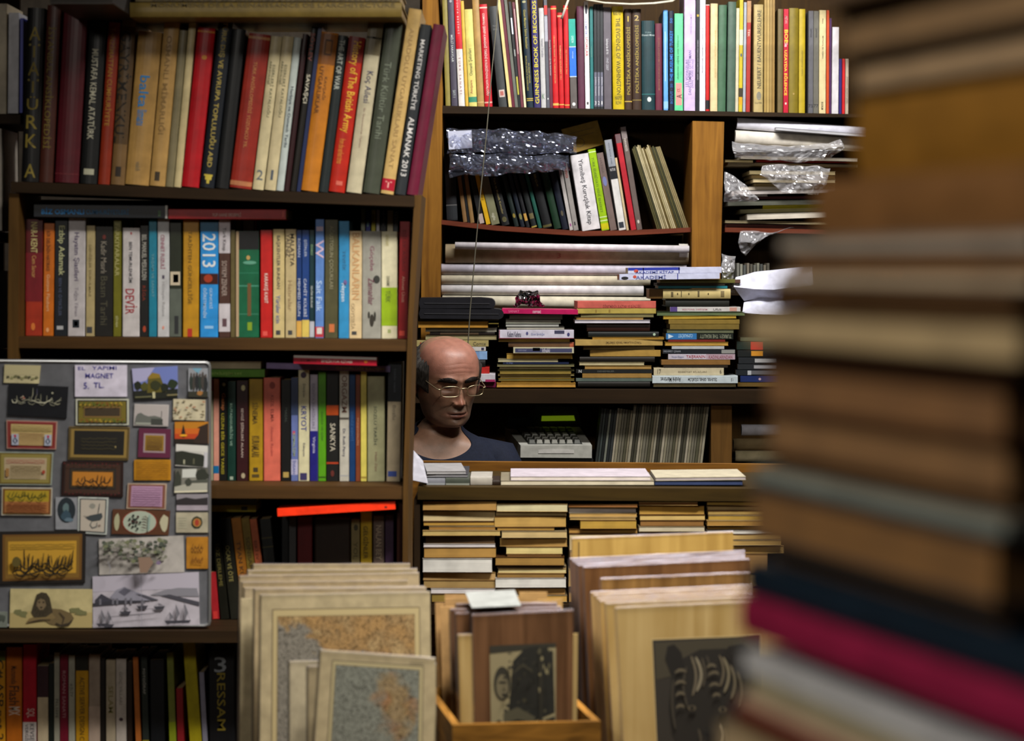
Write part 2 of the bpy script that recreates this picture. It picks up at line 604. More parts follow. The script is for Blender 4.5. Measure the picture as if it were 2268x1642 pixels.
a(612, 628, 424, 84, 40, 'bcc8c6', 'pale blue hardback beside the numbered cream pair', 't 180 340 1c3048 D .3 .7 Harbiye ve Osmanlı Tarihi')
a(629, 641, 424, 76, 42, '2c0d12', 'slim blackish maroon hardback')
a(642, 656, 424, 60, 48, '15120e', 'black hardback with pink and white capitals', 't 70 140 a86058 D .2 .8 SÖYLEV;t 150 245 d8d4c0 D .2 .8 SAVAŞÇI')
a(657, 666, 424, 60, 48, '142450', 'slim navy blue hardback beside the mottled orange one')
a(667, 705, 424, 74, 44, 'bd761e', 'mottled orange hardback with a square emblem', 'b 78 145 8a5420;p 90 125 .3 .75 4a2c14;p 94 121 .36 .69 a06828;t 150 255 5a3410 D .2 .4 UYGARLIKLAR;t 150 245 5a3410 D .52 .72 KAVŞAĞI')
a(706, 727, 426, 80, 44, '1d2628', 'dark slate hardback with white capitals', 't 90 200 b8c0b8 D .25 .7 THE ART OF WAR')
a(728, 764, 428, 84, 46, 'b02212', 'vivid red hardback with tall yellow title', 'b 84 140 7a1810;t 94 296 e4b42c D .25 .75 History of The British Army;t 310 365 d8842c D .3 .6 from the earliest times;p 403 412 .4 .8 c86050')
a(767, 801, 430, 50, 50, 'c0b89c', 'pale grey hardback with grey brown top band', 'b 48 124 7a7056;b 84 88 4a4438;t 160 230 3a3a58 D .3 .7 Koç Ailesi;t 240 330 a08878 D .42 .58 Bir İmparatorluk Öyküsü')
a(804, 841, 428, 50, 52, '40463a', 'dark grey green hardback with faint title', 't 140 310 6a7464 D .3 .62 Türk Kültür Tarihi')
a(843, 872, 430, 22, 63, 'c4a568', 'tall beige hardback with a red foot', 'b 398 424 a8102c;t 404 418 e0a8a0 H .3 .7 T;t 60 380 9a7c48 D .35 .62 ANADOLU UYGARLIKLARI SANAT')
a(875, 899, 426, 56, 57, '262b30', 'charcoal hardback with white almanac lettering', 't 90 245 d0d0d0 D .3 .72 MARKETING TÜRKİYE;t 262 392 d8d8d8 D .3 .72 ALMANAK 2013', )
a(901, 926, 422, 56, 59, '641230', 'burgundy hardback leaning last over the bookcase end')

# big flat volumes on top of the row
ft = Stack(4.175, 'lying across the standing hardbacks', 'flat volumes over the hardbacks', .26)
ft.lay(288, 890, 5, 38, '7d6a34', 'long tan bound volume', 't 330 880 6a5c38 H .7 .98 MONUMENS DE LA RENAISSANCE DE L’ARCHITECTURE', face='spine', kind='h')
ft.lay(300, 886, -30, 4, '86795a', 'grey beige bound volume with small capitals', 't 340 880 5a5244 H .05 .3 RENAISSANCE DE L’ARCHITECTURE À CONSTANTINOPLE ET DES PAYS', face='spine', kind='h', dY=.01)
ft.lay(110, 250, -40, 8, '34302a', 'grey rounded bundle of papers', kind='m', dY=-.17, d=.42, pages='2c2824', name='paper_bundle', cat='papers')  # bundle stretched far forward so that it shades the hardbacks at this end

# ---- paperbacks on the upper shelf
B = Row(4.29, 'on the shelf below the hardbacks', 'paperbacks on the upper shelf', .1, 'p', (50, 746, 906, 753, 4.24))
b = B.bk
b(56, 93, 743, 486, 2, 'a8321a', 'thick red orange paperback with cream capitals', 'b 486 560 5c1418;b 560 668 7c1a24;t 492 560 d8cf8c D .35 .65 NAR-I KENT;t 566 615 c89858 D .4 .6 Cem Sancar;l 715 732 .35 .6 d87830')
b(95, 118, 743, 495, 3, 'd0701a', 'orange paperback with dark title', 't 512 600 5a3010 D .3 .65 BİR DELİNİN HATIRASI;t 608 690 e8b888 D .35 .6 Gustave Flaubert;l 726 736 .3 .6 e8a870')
b(120, 149, 745, 486, 2, '181e26', 'dark navy paperback with pale green title', 't 500 610 c8cc9c D .25 .7 Ezbip Adamak;t 616 700 4a5470 D .35 .6 BEN VE ÖTEKİLER;p 722 730 .2 .7 b0b4b8')
b(150, 188, 745, 483, 2, 'c4c0c4', 'grey white paperback with purple script title', 't 515 622 54486c D .32 .62 Hayatın Şiatileri;t 636 700 9a94a0 D .38 .6 Tuğçe Yılman;p 708 726 .28 .68 16202a;p 712 722 .38 .58 b8c0c0')
b(190, 209, 745, 500, 2, 'b6a678', 'tan paperback with a dark square label', 't 530 670 86784c D .35 .65 DENİZLER DURULMAZ;p 724 738 .1 .75 3a3c40')
b(210, 250, 745, 502, 1, '1d1c1a', 'wide black paperback with dim grey lettering', 'l 520 530 .4 .6 6a2a24;t 535 605 8a8478 D .35 .6 Kadir Mısırlı;t 612 720 4a4838 D .35 .65 Basın Tarihi')
b(251, 268, 745, 487, 0, '706e16', 'olive paperback with pale capitals', 't 496 612 b0ac70 D .25 .7 FARKIYARALAR;t 700 724 c8c890 D .35 .65 SİYAH')
b(271, 309, 746, 505, 1, 'ccc8ca', 'white paperback with big red lower word', 'l 514 520 .45 .55 b02030;t 536 626 30303c D .4 .6 BEN TEMURLENKİM;t 640 696 a01c2c D .25 .8 DEVİR')
b(311, 329, 746, 500, 0, '1b1b1b', 'black paperback with white upper title', 't 520 620 b0b0a8 D .25 .7 BEL MANUEL MESULDEN;t 628 672 7a2a18 D .3 .7 RİGA;l 722 736 .3 .7 a84020')
b(330, 347, 746, 486, 0, '1d82a0', 'teal paperback with blurred title', 't 520 700 6aa0b0 D .3 .65 YAŞAM VE SANAT')
b(349, 375, 746, 484, 0, 'c8cace', 'white paperback with red and violet title', 't 520 596 a05870 D .32 .66 CENNET FUZULİ;p 610 618 .4 .6 4a4458;t 624 700 a8a8ac D .36 .62 Hüseyin Rahmi;l 722 730 .4 .6 d89080')
b(376, 402, 746, 494, 0, '262c20', 'dark green paperback with a cream patch', 'p 602 632 .05 .9 c8bca4;p 608 626 .3 .75 b89890;b 640 746 5c645c;p 700 740 .4 .75 24282a')
b(405, 440, 747, 487, 1, 'be8c1c', 'mustard paperback with red foot mark', 't 512 674 6e5410 D .36 .6 TARİHTEN GÜNCELLİĞE;p 728 746 .3 .6 b02818')
b(443, 483, 747, 491, 1, '2a92e0', 'bright blue paperback showing the year 2013', 'b 491 512 1e6a94;t 518 592 e0e8ec D .2 .78 2013;b 606 630 3c1410;l 608 626 .2 .7 a03410;t 638 704 b8d8f0 D .2 .38 ÖĞRETMENİN;t 638 684 b8d8f0 D .55 .7 GÜNCESİ;p 722 728 .25 .75 90c4f0')
b(485, 510, 747, 487, 0, '4a3028', 'brown and white banded paperback', 'b 487 561 c8c4cc;t 504 556 3c3438 D .3 .6 Türk Kitap;t 578 656 a89890 D .3 .66 SOYKIM ZENDER;b 673 735 ccc8d0;p 706 724 .3 .7 5a4048')
b(511, 521, 747, 510, 0, '625834', 'slim olive paperback beside the green wrapped volume')
b(523, 574, 747, 512, 0, '0f6040', 'plastic wrapped green volume with black top', 'p 512 746 0 .12 b09878;b 512 553 17181a;l 566 576 .45 .62 b89858;l 578 586 .3 .9 5a9c84;b 604 606 2a7a5c;b 632 635 48967c;p 628 700 .5 .66 6a4c28;p 714 732 .5 .7 7c9c1c;b 695 697 3c8468')
b(577, 603, 747, 510, 0, 'c01e1c', 'red paperback with white author name', 't 606 672 e8d8d0 D .3 .62 KARAKIŞ KASIT;p 734 744 .2 .6 d85048')
b(605, 630, 747, 508, 0, 'ccba84', 'cream paperback with two tone dark title', 't 522 640 4c4c4c D .3 .6 BAŞKENTLER BUNDAN;t 654 716 5068a0 D .3 .6 Yürüler icin;p 732 742 .25 .65 3a3c40')
b(632, 656, 747, 508, 0, 'bfae82', 'cream paperback with brown double title', 't 518 570 5a5044 D .1 .4 YALNIZ;t 518 590 3c342c D .5 .8 MALATYA;t 610 700 9c8660 D .3 .6 Hatıralar;p 732 742 .25 .65 3a3c40')
b(657, 668, 747, 510, 0, '183a78', 'slim blue paperback with tan foot', 'b 711 747 d8a850;t 518 580 a8b4d0 D .3 .7 ROMAN;t 612 706 c0c8d8 D .3 .7 MEHMED UZUN')
b(669, 685, 747, 510, 0, '1b4084', 'blue paperback with yellow foot', 'b 709 747 d8c060;t 520 580 b0bcd4 D .3 .7 ŞİİRLER;t 614 706 c0c8d8 D .3 .7 CAHİT KÜLEBİ')
b(686, 696, 747, 510, 0, '12343c', 'dark teal paperback with white foot', 'b 712 747 b8bcc8;t 524 582 8cb484 D .3 .7 ÖYKÜ;t 620 696 c0c8c8 D .3 .7 SEVİM BURAK')
b(698, 717, 747, 486, 1, '5c86cc', 'sky blue paperback with white zigzag', 'p 502 512 .1 .9 c8b8d0;t 504 600 ccb4cc D .0 .9 W;t 622 690 b4d0f0 D .2 .7 Sait Faik;b 724 747 b83844;p 726 740 .2 .8 d0c8c8')
b(719, 748, 747, 487, 1, '504e34', 'olive brown paperback with orange square', 't 500 640 8c886c D .35 .7 AĞUSTOSUN ÇOCUKLARI;p 718 736 .35 .75 c06a38')
b(750, 773, 747, 490, 1, '308cc4', 'light blue paperback with white script', 't 628 668 d0e0ec D .2 .6 Neyzen;l 620 632 .45 .8 6a5890;t 540 615 2a6a94 D .4 .7 TEVFİK')
b(772, 801, 747, 512, 0, 'd4be94', 'cream paperback with large orange capitals', 't 516 664 c09464 D .3 .75 BALKANLARIN;t 672 730 a89470 D .2 .5 ODYSSEİA;p 734 742 .2 .6 383838')
b(802, 844, 747, 512, 0, '97978f', 'stone grey paperback with dark silhouettes', 't 545 600 7a4a5c D .4 .62 Göçebe;t 616 676 6c3c4c D .35 .6 Zamanlar;l 610 628 .6 .95 2a2c28;l 690 706 .3 .42 26241c;l 690 712 .62 .74 26241c;l 696 724 .4 .64 2a261e')
b(845, 880, 747, 513, 0, 'ddd8b8', 'cream paperback with lime green band', 't 520 545 c0b880 D .3 .5 ahmet;t 612 634 7a7a64 D .35 .5 DENEME;b 637 722 96b81c;t 644 670 5a7418 D .3 .6 TÜRK;p 730 738 .4 .6 9ca86c')
b(881, 903, 746, 491, 5, '9a1f24', 'dark red paperback beside the bookcase end', 't 510 600 6a1418 D .35 .7 DİLEK AĞACI;t 612 670 c89080 D .35 .65 Ahmet Ümit;p 733 744 .15 .7 e05040')
# a second rank of small books behind
B2 = Row(4.392, 'peeping over the paperbacks from the second rank', 'second rank of books on the upper shelf', .04, 'p', (50, 746, 906, 753, 4.24))
b2 = B2.bk
b2(204, 222, 740, 482, 0, 'a89c88', 'pale striped paperback', 'p 482 520 .3 .6 3c3028')
b2(224, 249, 740, 482, 0, '8c8478', 'grey paperback with black streak', 'p 482 520 .3 .45 141414')
b2(282, 293, 740, 486, 0, '94981c', 'slim yellow green paperback')
b2(297, 312, 740, 486, 0, 'e0906c', 'salmon pink paperback')
b2(314, 330, 740, 484, 0, 'c87c28', 'burnt orange paperback')
b2(523, 534, 740, 486, 0, 'b09448', 'slim ochre paperback')
b2(538, 562, 740, 486, 0, 'd0c8b4', 'off white paperback with dark text', 't 488 600 4a4a4a D .2 .4 ANTOLOJİ')
b2(564, 569, 740, 486, 0, 'a83038', 'very slim red paperback')
b2(571, 579, 740, 486, 0, '3c5c5c', 'slim teal grey paperback')
b2(797, 806, 740, 463, 3, '9ca084', 'slim sage green paperback')
b2(808, 818, 740, 465, 3, '1c2890', 'slim ultramarine paperback', 'p 488 502 .2 .6 8cb4b4')
b2(820, 829, 740, 465, 3, 'ccc020', 'slim lemon yellow paperback', 't 474 490 4a4a10 D .2 .7 VARLIK')
b2(831, 838, 740, 465, 3, 'dcd8e0', 'slim bright white paperback')
b2(840, 853, 740, 465, 3, '14161e', 'black paperback with white title', 't 466 500 b0b0b8 D .35 .65 Yaşar Nezihe')
b2(855, 868, 740, 466, 3, 'd4c8a4', 'slim cream paperback')
b2(869, 879, 740, 468, 2, '383e44', 'slate paperback with white title', 't 468 500 c0c4c4 D .3 .7 TEZER')
lb = Stack(4.262, 'lying on the paperbacks of the upper shelf', 'books lying on the upper shelf paperbacks', .13)
lb.lay(75, 371, 452, 481, '1a1f28', 'black volume with bright blue lettering', 'p 366 371 0 1 d0d0cc;t 92 186 2a8cd8 H .3 .7 BİZ OSMANLI;t 190 285 1f6a9c H .32 .68 CUMHURİYETLERİ;p 350 356 .15 .6 5a7a5a', face='spine', slope=3)
lb.lay(373, 633, 463, 485, 'b01a20', 'red paperback with white capitals', 't 470 534 e0c0b8 H .3 .65 YUF HANE ERDEMLİ;p 625 629 .2 .8 d06058', face='spine', slope=1)

# ---- third shelf beside the magnet board
C = Row(4.335, 'on the shelf beside the magnet board', 'paperbacks beside the magnet board', .095, 'p', (50, 1074, 900, 1078, 4.24))
c = C.bk
c(455, 472, 1072, 840, 0, '9ca088', 'sage green paperback half hidden by the board', 'b 840 866 8c2c28')
c(473, 485, 1072, 840, 0, 'd89886', 'slim pink paperback with blue band', 'b 1032 1049 1a6ca4')
c(486, 503, 1072, 842, 0, '1b1c1c', 'black paperback with orange and yellow lettering', 't 868 912 c87c48 D .25 .7 Gazap;t 916 1050 b0a428 D .3 .7 UZUN BİR GECE YARISI;l 848 856 .4 .8 b8b89c')
c(504, 522, 1072, 845, 0, '10362e', 'bottle green paperback with pale title', 't 862 1020 8cac9c D .35 .65 KUTADGUBİLİG VE;p 1056 1063 .3 .7 9cac9c')
c(524, 550, 1072, 844, 0, '320f14', 'dark maroon paperback with white title', 't 902 1016 b8a8a0 D .38 .62 SEVGİ ŞİİRLERİ ALAAN;l 853 866 .4 .75 c8c090;l 1048 1060 .4 .75 a89c80')
c(552, 582, 1072, 840, 0, 'a88618', 'mustard paperback with dark foot crest', 't 892 940 5c4810 D .3 .7 SİNEMA;t 966 1012 5c4810 D .25 .7 KURAMLARI;p 1036 1046 .3 .65 3c3010;p 1051 1058 .2 .75 4c3c10')
c(584, 621, 1072, 837, 0, 'd46a58', 'salmon pink paperback, widest on its shelf| beside the magnet board', 'l 846 862 .35 .7 8c3830;t 876 935 8c3c34 D .45 .6 KIZIL ELMA;t 945 1010 b04c44 D .45 .58 Ahmet Rasim')
c(623, 644, 1072, 842, 0, '121314', 'black paperback with a gold foot mark', 'p 1046 1058 .2 .8 a8904c;t 900 940 3a4440 D .4 .6 MASAL')
c(645, 660, 1072, 837, 0, '6474b0', 'blue paperback with white lower spine', 'b 837 920 38466a;b 1018 1052 b0b0d0;t 960 1010 9cac80 D .3 .7 KEMALİZM;p 955 963 .2 .6 b04468;t 1020 1050 4858a0 D .3 .7 İNSAN')
c(661, 685, 1072, 820, 0, 'd0cca8', 'off white paperback with purple round logo', 'l 824 838 .2 .75 3c2c44;t 846 885 5c5c54 D .4 .62 Düşün;t 900 955 30388c D .3 .7 KRYOT;t 975 1018 6a6870 D .4 .6 Edisyon;p 1048 1064 .15 .8 322c5c')
c(687, 704, 1072, 830, 0, 'aaa8bc', 'lavender paperback with navy lower half', 'b 955 1072 1f1c78;t 850 950 7c7890 D .3 .65 DÜNYA KLASİKLERİ;t 962 1010 b8b8d8 D .3 .65 Virginia')
c(705, 722, 1072, 824, 0, '549a16', 'lime green paperback', 't 900 990 3a6c10 D .35 .65 BAHÇE VE GÖK;b 1056 1059 2c5010')
c(723, 750, 1072, 824, 0, '191a1a', 'black paperback with orange band and white title', 'b 898 920 b84c18;t 938 1000 b8b4a4 D .35 .7 SANKYA;b 1024 1028 b04020;l 1042 1056 .35 .65 5a1c14')
c(752, 773, 1072, 822, 0, 'b8b6ac', 'pale grey paperback with brown upper title', 't 832 914 6c4c40 D .3 .75 ORGAZM;b 925 930 545048;t 950 1012 4c4c60 D .3 .6 Dr. Ruth Perry;b 1053 1055 9ca0a8')
c(774, 787, 1072, 830, 0, '123a6c', 'dark blue paperback', 't 890 1000 2c5c94 D .3 .7 DENİZ KENTİ')
c(788, 798, 1072, 830, 0, '804024', 'rust brown paperback', 't 890 1024 b88060 D .3 .7 MÜNEVVERLERE')
c(799, 812, 1072, 822, 0, 'dccf64', 'slim pale yellow paperback', 'b 1056 1060 a89040')
c(814, 852, 1072, 834, 0, 'a0a07c', 'wide sage grey paperback', 't 900 985 4c5444 D .4 .58 SÖZLÜ TARİH;t 990 1056 8c7460 D .42 .56 Halit Ziya')
c(856, 886, 1070, 804, 4, 'bcae92', 'tan paperback with black upper half and blue logo', 'b 804 890 20262e;b 804 807 a09870;t 815 870 5c6470 D .45 .6 TARİH VAKFI;t 898 930 7c7464 D .4 .6 Bozlu;p 1044 1056 .1 .75 3c54a4')
lc = Stack(4.335, 'lying on the row beside the magnet board', 'books lying beside the magnet board', .1)
lc.lay(440, 578, 801, 817, 'b8ac90', 'cream thin volume', face='pages', pages='c4b898')
lc.lay(440, 586, 818, 836, '5a9418', 'lime green paperback', 't 470 536 a8c860 H .3 .65 ETKİLEŞİM YAY', face='spine')
lc.lay(590, 864, 803, 817, '8474a8', 'lilac thin paperback', 't 744 850 ccc8a8 H .2 .7 ÖZGÜRLÜĞE KAÇIŞIM', face='spine', slope=8, kind='m', dY=-.005)
lc.lay(650, 834, 787, 806, 'c01432', 'crimson paperback with white pages on top', 't 712 780 ecd8d0 H .3 .62 EMZİKYÜK KİTABI;t 666 700 7c0c20 H .3 .62 ROMAN;l 806 814 .3 .65 e08020;p 650 834 .72 1 d8d4d0', face='spine', slope=5, dY=-.075)

# ---- fourth shelf, mostly hidden by the map prints
D = Row(4.325, 'on the dark shelf behind the map prints', 'books on the dark shelf', .095, 'p', (-72, 1397, 896, 1399, 4.19))
d_ = D.bk
d_(470, 486, 1386, 1268, -8, 'a8242c', 'leaning red paperback standing low', 'p 1355 1378 .2 .8 c8302c')
d_(489, 508, 1386, 1182, -22, '16160f', 'black leaning paperback with dim gold title', 't 1205 1300 6c6430 D .3 .7 SÖZ DERLEME')
d_(511, 537, 1386, 1150, -30, '1c1c14', 'black leaning paperback with olive numerals', 't 1210 1290 8c844c D .3 .65 OCAK VE ÖTE')
d_(538, 560, 1386, 1149, -34, 'a4681e', 'leaning amber paperback with dark title', 't 1190 1290 4c3010 D .3 .7 TYAN KÜ')
d_(561, 579, 1386, 1149, -34, '806a28', 'leaning olive tan paperback', 't 1190 1290 4c4014 D .3 .7 SONBAHAR')
d_(580, 596, 1386, 1151, -32, 'b8603c', 'leaning terracotta paperback', 't 1180 1260 5c2814 D .3 .7 ESKİ EV')
d_(597, 622, 1386, 1151, -22, '1e2222', 'charcoal paperback with gold rules', 'b 1192 1194 54502c;b 1212 1214 54502c')
d_(624, 639, 1386, 1146, 0, '12161a', 'black paperback next to a grey one', Y=4.337)
d_(640, 656, 1386, 1147, 0, '46484a', 'slate grey paperback')
d_(659, 692, 1386, 1146, 0, '64141a', 'dark red paperback without lettering')
d_(697, 777, 1386, 1149, 0, '2a1e16', 'very wide dark brown slipcase')
d_(778, 797, 1386, 1151, 0, '94885a', 'olive cream paperback with dark blots', 'l 1162 1176 .3 .8 3c3820;t 1200 1240 5c5430 D .3 .7 YOL')
d_(799, 824, 1386, 1134, 0, 'ccaa20', 'yellow paperback with black capitals', 't 1166 1238 3c3008 D .3 .7 GELGİNLER')
d_(827, 851, 1386, 1144, 0, '74645a', 'taupe paperback with pale title', 't 1164 1240 b8a890 D .3 .7 NALAN BEY')
d_(853, 872, 1386, 1143, 0, '442e4c', 'dull purple paperback')
ld = Stack(4.33, 'lying on the dark shelf row', 'books lying on the dark shelf', .1)
ld.lay(440, 568, 1101, 1118, '4c504c', 'dark grey volume', face='spine')
ld.lay(440, 567, 1119, 1134, 'a8981c', 'yellow volume with a small emblem', 'p 534 548 .2 .8 30342c;b 440 567 a8981c', face='spine')
ld.lay(615, 876, 1127, 1145, 'ff3a14', 'bright orange red tilted volume', 'p 852 858 .25 .5 60180c', face='spine', slope=-16, dY=-.083)

# ---- bottom shelf
E = Row(4.3, 'on the bottom shelf under the magnet board', 'books on the bottom shelf', .125, 'p', (-46, 1702, 890, 1704, 4.24))
e = E.bk
e(-16, 12, 1702, 1442, 0, 'd89820', 'amber paperback with black capitals', 'b 1442 1464 6a7430;t 1462 1640 241c0c D .3 .8 C# ASP.net 2')
e(14, 49, 1702, 1434, 0, 'c8701c', 'orange brown paperback with white marks', 't 1520 1562 3c2010 D .25 .75 Flash;t 1566 1585 e8d8c8 D .25 .8 MX;t 1476 1516 4c2a14 D .35 .65 Macromedia')
e(51, 81, 1702, 1428, 0, 'b8142c', 'crimson paperback with white foot', 'b 1600 1702 d8d0cc;t 1604 1660 54545c D .2 .45 VERGİLER;t 1604 1650 54545c D .55 .8 KEVSER;t 1570 1590 e0c0b8 D .3 .8 SQL')
e(83, 107, 1702, 1475, 0, 'd4c4a4', 'cream paperback with maroon top', 'b 1475 1545 402830')
e(108, 119, 1702, 1470, 0, '1c2420', 'black slim paperback beside a cream one')
e(120, 132, 1702, 1446, 0, 'a8a898', 'slim pale grey paperback', 't 1540 1600 54544c D .3 .7 FELSEFE')
e(133, 151, 1702, 1450, 0, '7c1830', 'wine red paperback', 't 1456 1620 b08088 D .35 .65 ROMAN SANATI')
e(152, 166, 1702, 1452, 0, 'b0b0a0', 'slim light grey paperback', 't 1500 1560 5c5c54 D .3 .7 KİLİT')
e(168, 196, 1702, 1454, 0, 'd09c1c', 'golden yellow paperback with dark top', 'b 1454 1486 24241c;t 1500 1640 5c440c D .35 .65 ACTIVE SERVER DESIGN C')
e(197, 222, 1702, 1450, 0, 'a89888', 'taupe paperback with lighter foot', 'b 1565 1702 c0ac9c')
e(223, 233, 1702, 1460, 0, '24201c', 'slim black paperback beside a taupe one')
e(235, 256, 1702, 1462, 0, 'b8ac94', 'beige paperback with olive streaks', 't 1520 1580 7c7440 D .3 .7 SELAM')
e(257, 280, 1702, 1460, 0, 'c8c0b8', 'pale paperback with a dark spot', 'l 1590 1598 .3 .7 3c2830;t 1480 1570 8c847c D .3 .6 GÖÇ YILLARI')
e(282, 293, 1702, 1466, 0, '30241c', 'slim dark brown paperback')
e(302, 314, 1702, 1456, -8, 'c07030', 'slim copper orange paperback')
e(317, 331, 1702, 1455, -5, '2c3430', 'dark grey paperback with yellow foot', 'b 1640 1702 a09420;t 1480 1540 a8a8a0 D .3 .7 FOTOĞRAF')
e(334, 366, 1702, 1462, -2, '14171c', 'wide black paperback on a dark stretch')
e(377, 392, 1702, 1446, -8, '7c8438', 'slim olive green paperback', 'b 1600 1702 90a020')
e(394, 409, 1702, 1525, -4, '942028', 'short red paperback')
e(423, 450, 1702, 1424, -18, 'aca018', 'tall yellow olive paperback')
e(451, 462, 1702, 1490, -10, '8c8ca0', 'slim grey blue paperback')
e(464, 522, 1702, 1444, -2, '15161a', 'very wide black paperback with yellow title', 't 1456 1490 9098a0 H .2 .7 3;t 1490 1620 8c7c20 D .35 .6 RESSAM')

# ---- a narrow bookcase at the edge of the picture
nb = empty('bookcase', P(-60, 1600, 4.5), 'dark narrow bookcase at the picture edge with white spines', 'bookcase')
plank('shelf', [(-160, 252), (45, 254), (45, 274), (-160, 272)], 4.3, .25, W_D, nb)
plank('shelf', [(-160, 512), (-2, 514), (-2, 536), (-160, 534)], 4.3, .25, W_D, nb)
plank('shelf', [(-160, 780), (-2, 780), (-2, 800), (-160, 800)], 4.3, .25, W_D, nb)
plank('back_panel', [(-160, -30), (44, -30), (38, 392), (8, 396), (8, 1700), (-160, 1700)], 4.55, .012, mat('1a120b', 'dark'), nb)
plank('side_panel', [(-190, -40), (-160, -40), (-160, 2338), (-190, 2338)], 4.29, .27, W_DV, nb)
G0 = Row(4.33, 'on the narrow edge bookcase', 'books in the narrow edge bookcase', .14, 'p')
G0.bk(-30, 15, 252, 8, 1, 'b0a48c', 'cream wide paperback')
G0.bk(17, 41, 251, 28, 2, 'c4c4cc', 'white paperback with faint blue marks')
G0.bk(43, 50, 250, 40, 2, '2434b0', 'very slim royal blue paperback')
G0.bk(-30, 5, 511, 285, -1, 'a8a094', 'pale paperback, its edge only showing,')
G0.bk(-40, -6, 775, 600, 0, '1a1c1e', 'black box file')
# ------------------------------------------------------------------ the rear bookcase
rb = empty('bookcase', (.3, 6.3, 0), 'tall rear bookcase of orange wood behind the man', 'bookcase')
def notched(name, pts, Y, slots, m):
    o = plank(name, pts, Y, .3, m, rb)
    sb = MB()
    for x0, x1, y in slots:
        q0, q1 = P(x0, y + 4, Y - .004), P(x1, y - 4, Y - .004)
        sb.box((q0.x, Y - .004, q0.z), (q1.x, Y + .02, q1.z), BLK)
    c_ = sb.build('slot_grooves', o, o.matrix_world.inverted())
    c_.matrix_parent_inverse = Matrix.Translation(-rb.location)
    return o
notched('post', [(936, -60), (966, -60), (980, 200), (978, 430), (968, 1330), (930, 1330)], 6.08, [(972, 984, y) for y in (282, 351, 430, 502, 569, 660)], W_O)
notched('post', [(1534, 268), (1604, 270), (1596, 592), (1592, 870), (1528, 870), (1532, 592)], 6.08,
        [(1530, 1541, y) for y in (298, 369, 438, 506)] + [(1597, 1606, y) for y in (298, 369, 438, 507, 575)], W_O)
plank('shelf', [(976, 234), (1954, 254), (1954, 260), (976, 251)], 6.09, .34, W_D, rb)
plank('shelf', [(976, 487), (1100, 500), (1290, 512), (1400, 510), (1530, 504), (1530, 514), (1400, 521), (1290, 523), (1100, 511), (976, 497)], 6.1, .3, wood('6e3420', 'x'), rb)
plank('shelf', [(1606, 504), (1953, 512), (1953, 522), (1606, 514)], 6.1, .3, wood('6e3420', 'x'), rb)
plank('shelf', [(974, 684), (1526, 690), (1526, 700), (974, 694)], 6.1, .3, W_D, rb)
plank('shelf', [(1600, 642), (1953, 648), (1953, 660), (1600, 654)], 6.1, .3, W_D, rb)
plank('shelf', [(976, 1013), (1953, 1016), (1953, 1030), (976, 1028)], 6.09, .32, W_D, rb)
plank('back_panel', [(930, -60), (2000, -60), (2000, 1330), (930, 1330)], 6.42, .012, wood('46300f', 'z'), rb)
plank('post', [(1955, -60), (2000, -60), (2000, 2000), (1955, 2000)], 6.08, .3, W_O, rb)

# ---- the top row of big books
Fr = Row(6.14, 'on the top shelf of the rear bookcase', 'books on the top shelf', .19, 'h', (976, 233.5, 1954, 253.5, 6.09))
f = Fr.bk
f(987, 998, 228, -40, -9, '8f8442', 'olive yellow hardback')
f(1000, 1014, 229, -45, -14, '4a4656', 'slate violet hardback with pale title', 't 78 138 c0c8c8 D .35 .7 MİLLÎ SARAYLAR;t 200 216 a8b4b4 D .35 .7 SAYI 1;l 0 6 .3 .7 a0a0a8')
f(1016, 1030, 229, -40, -14, 'e4e0dc', 'half red half white hardback with dotted title', 'b -40 109 cc1424;t -30 104 e8d8d8 D .35 .65 · D Ü N Y A · B E Ş İ N C İ ·;t 114 222 9a6068 D .35 .65 · T Ü R K · S A N A T I ·')
f(1031, 1038, 229, 2, -11, 'dcb444', 'slim golden yellow hardback')
f(1039, 1057, 227, 21, -11, 'dfd478', 'pale yellow hardback with green foot', 't 108 168 5c5c3c U .3 .68 Osmanlı Şehirleri;t 178 208 a86048 U .3 .6 Ateşpare;b 215 227 3c8c6c')
f(1058, 1073, 230, -30, -19, 'b08c50', 'plain tan hardback', 'b 226 228 d0b070')
f(1074, 1091, 230, 10, -13, 'c41a28', 'red hardback with long white capitals', 'b 16 19 e4c8b8;t 30 212 e0d0c8 D .3 .68 OSMANLI ŞEREF-KARADAĞ TARİHİ KOLEKSİYONU KATALOĞU;b 226 229 e0b0a0')
f(1105, 1124, 233, 15, -23, '3a3d3e', 'charcoal hardback with a small framed label', 'p 200 216 .2 .85 c8b8b0;p 203 213 .3 .75 a83c2c;t 56 60 7c8080 H .3 .7 İSLAM;t 64 68 7c8080 H .3 .7 SANATI')
f(1127, 1134, 233, -20, -28, 'e4d08c', 'leaning slim cream hardback', kind='m')
f(1134, 1141, 234, -20, -28, '641c30', 'leaning slim maroon hardback', kind='m')
f(1141, 1148, 234, -10, -26, '6a6e64', 'leaning slim grey hardback', kind='m')
f(1148, 1154, 234, 4, -22, '1e2224', 'leaning black magazine with white and yellow patches', 'p 40 76 .2 .8 d0d8e0;p 170 210 .2 .8 b4ac38;p 110 125 .4 .8 a0a4a0', kind='m')
f(1154, 1160, 234, 5, -20, '703440', 'leaning slim plum magazine', 'p 20 120 .5 .8 d0b0b0', kind='m')
f(1161, 1166, 235, -20, -21, 'e8e0b8', 'leaning slim ivory magazine', kind='m')
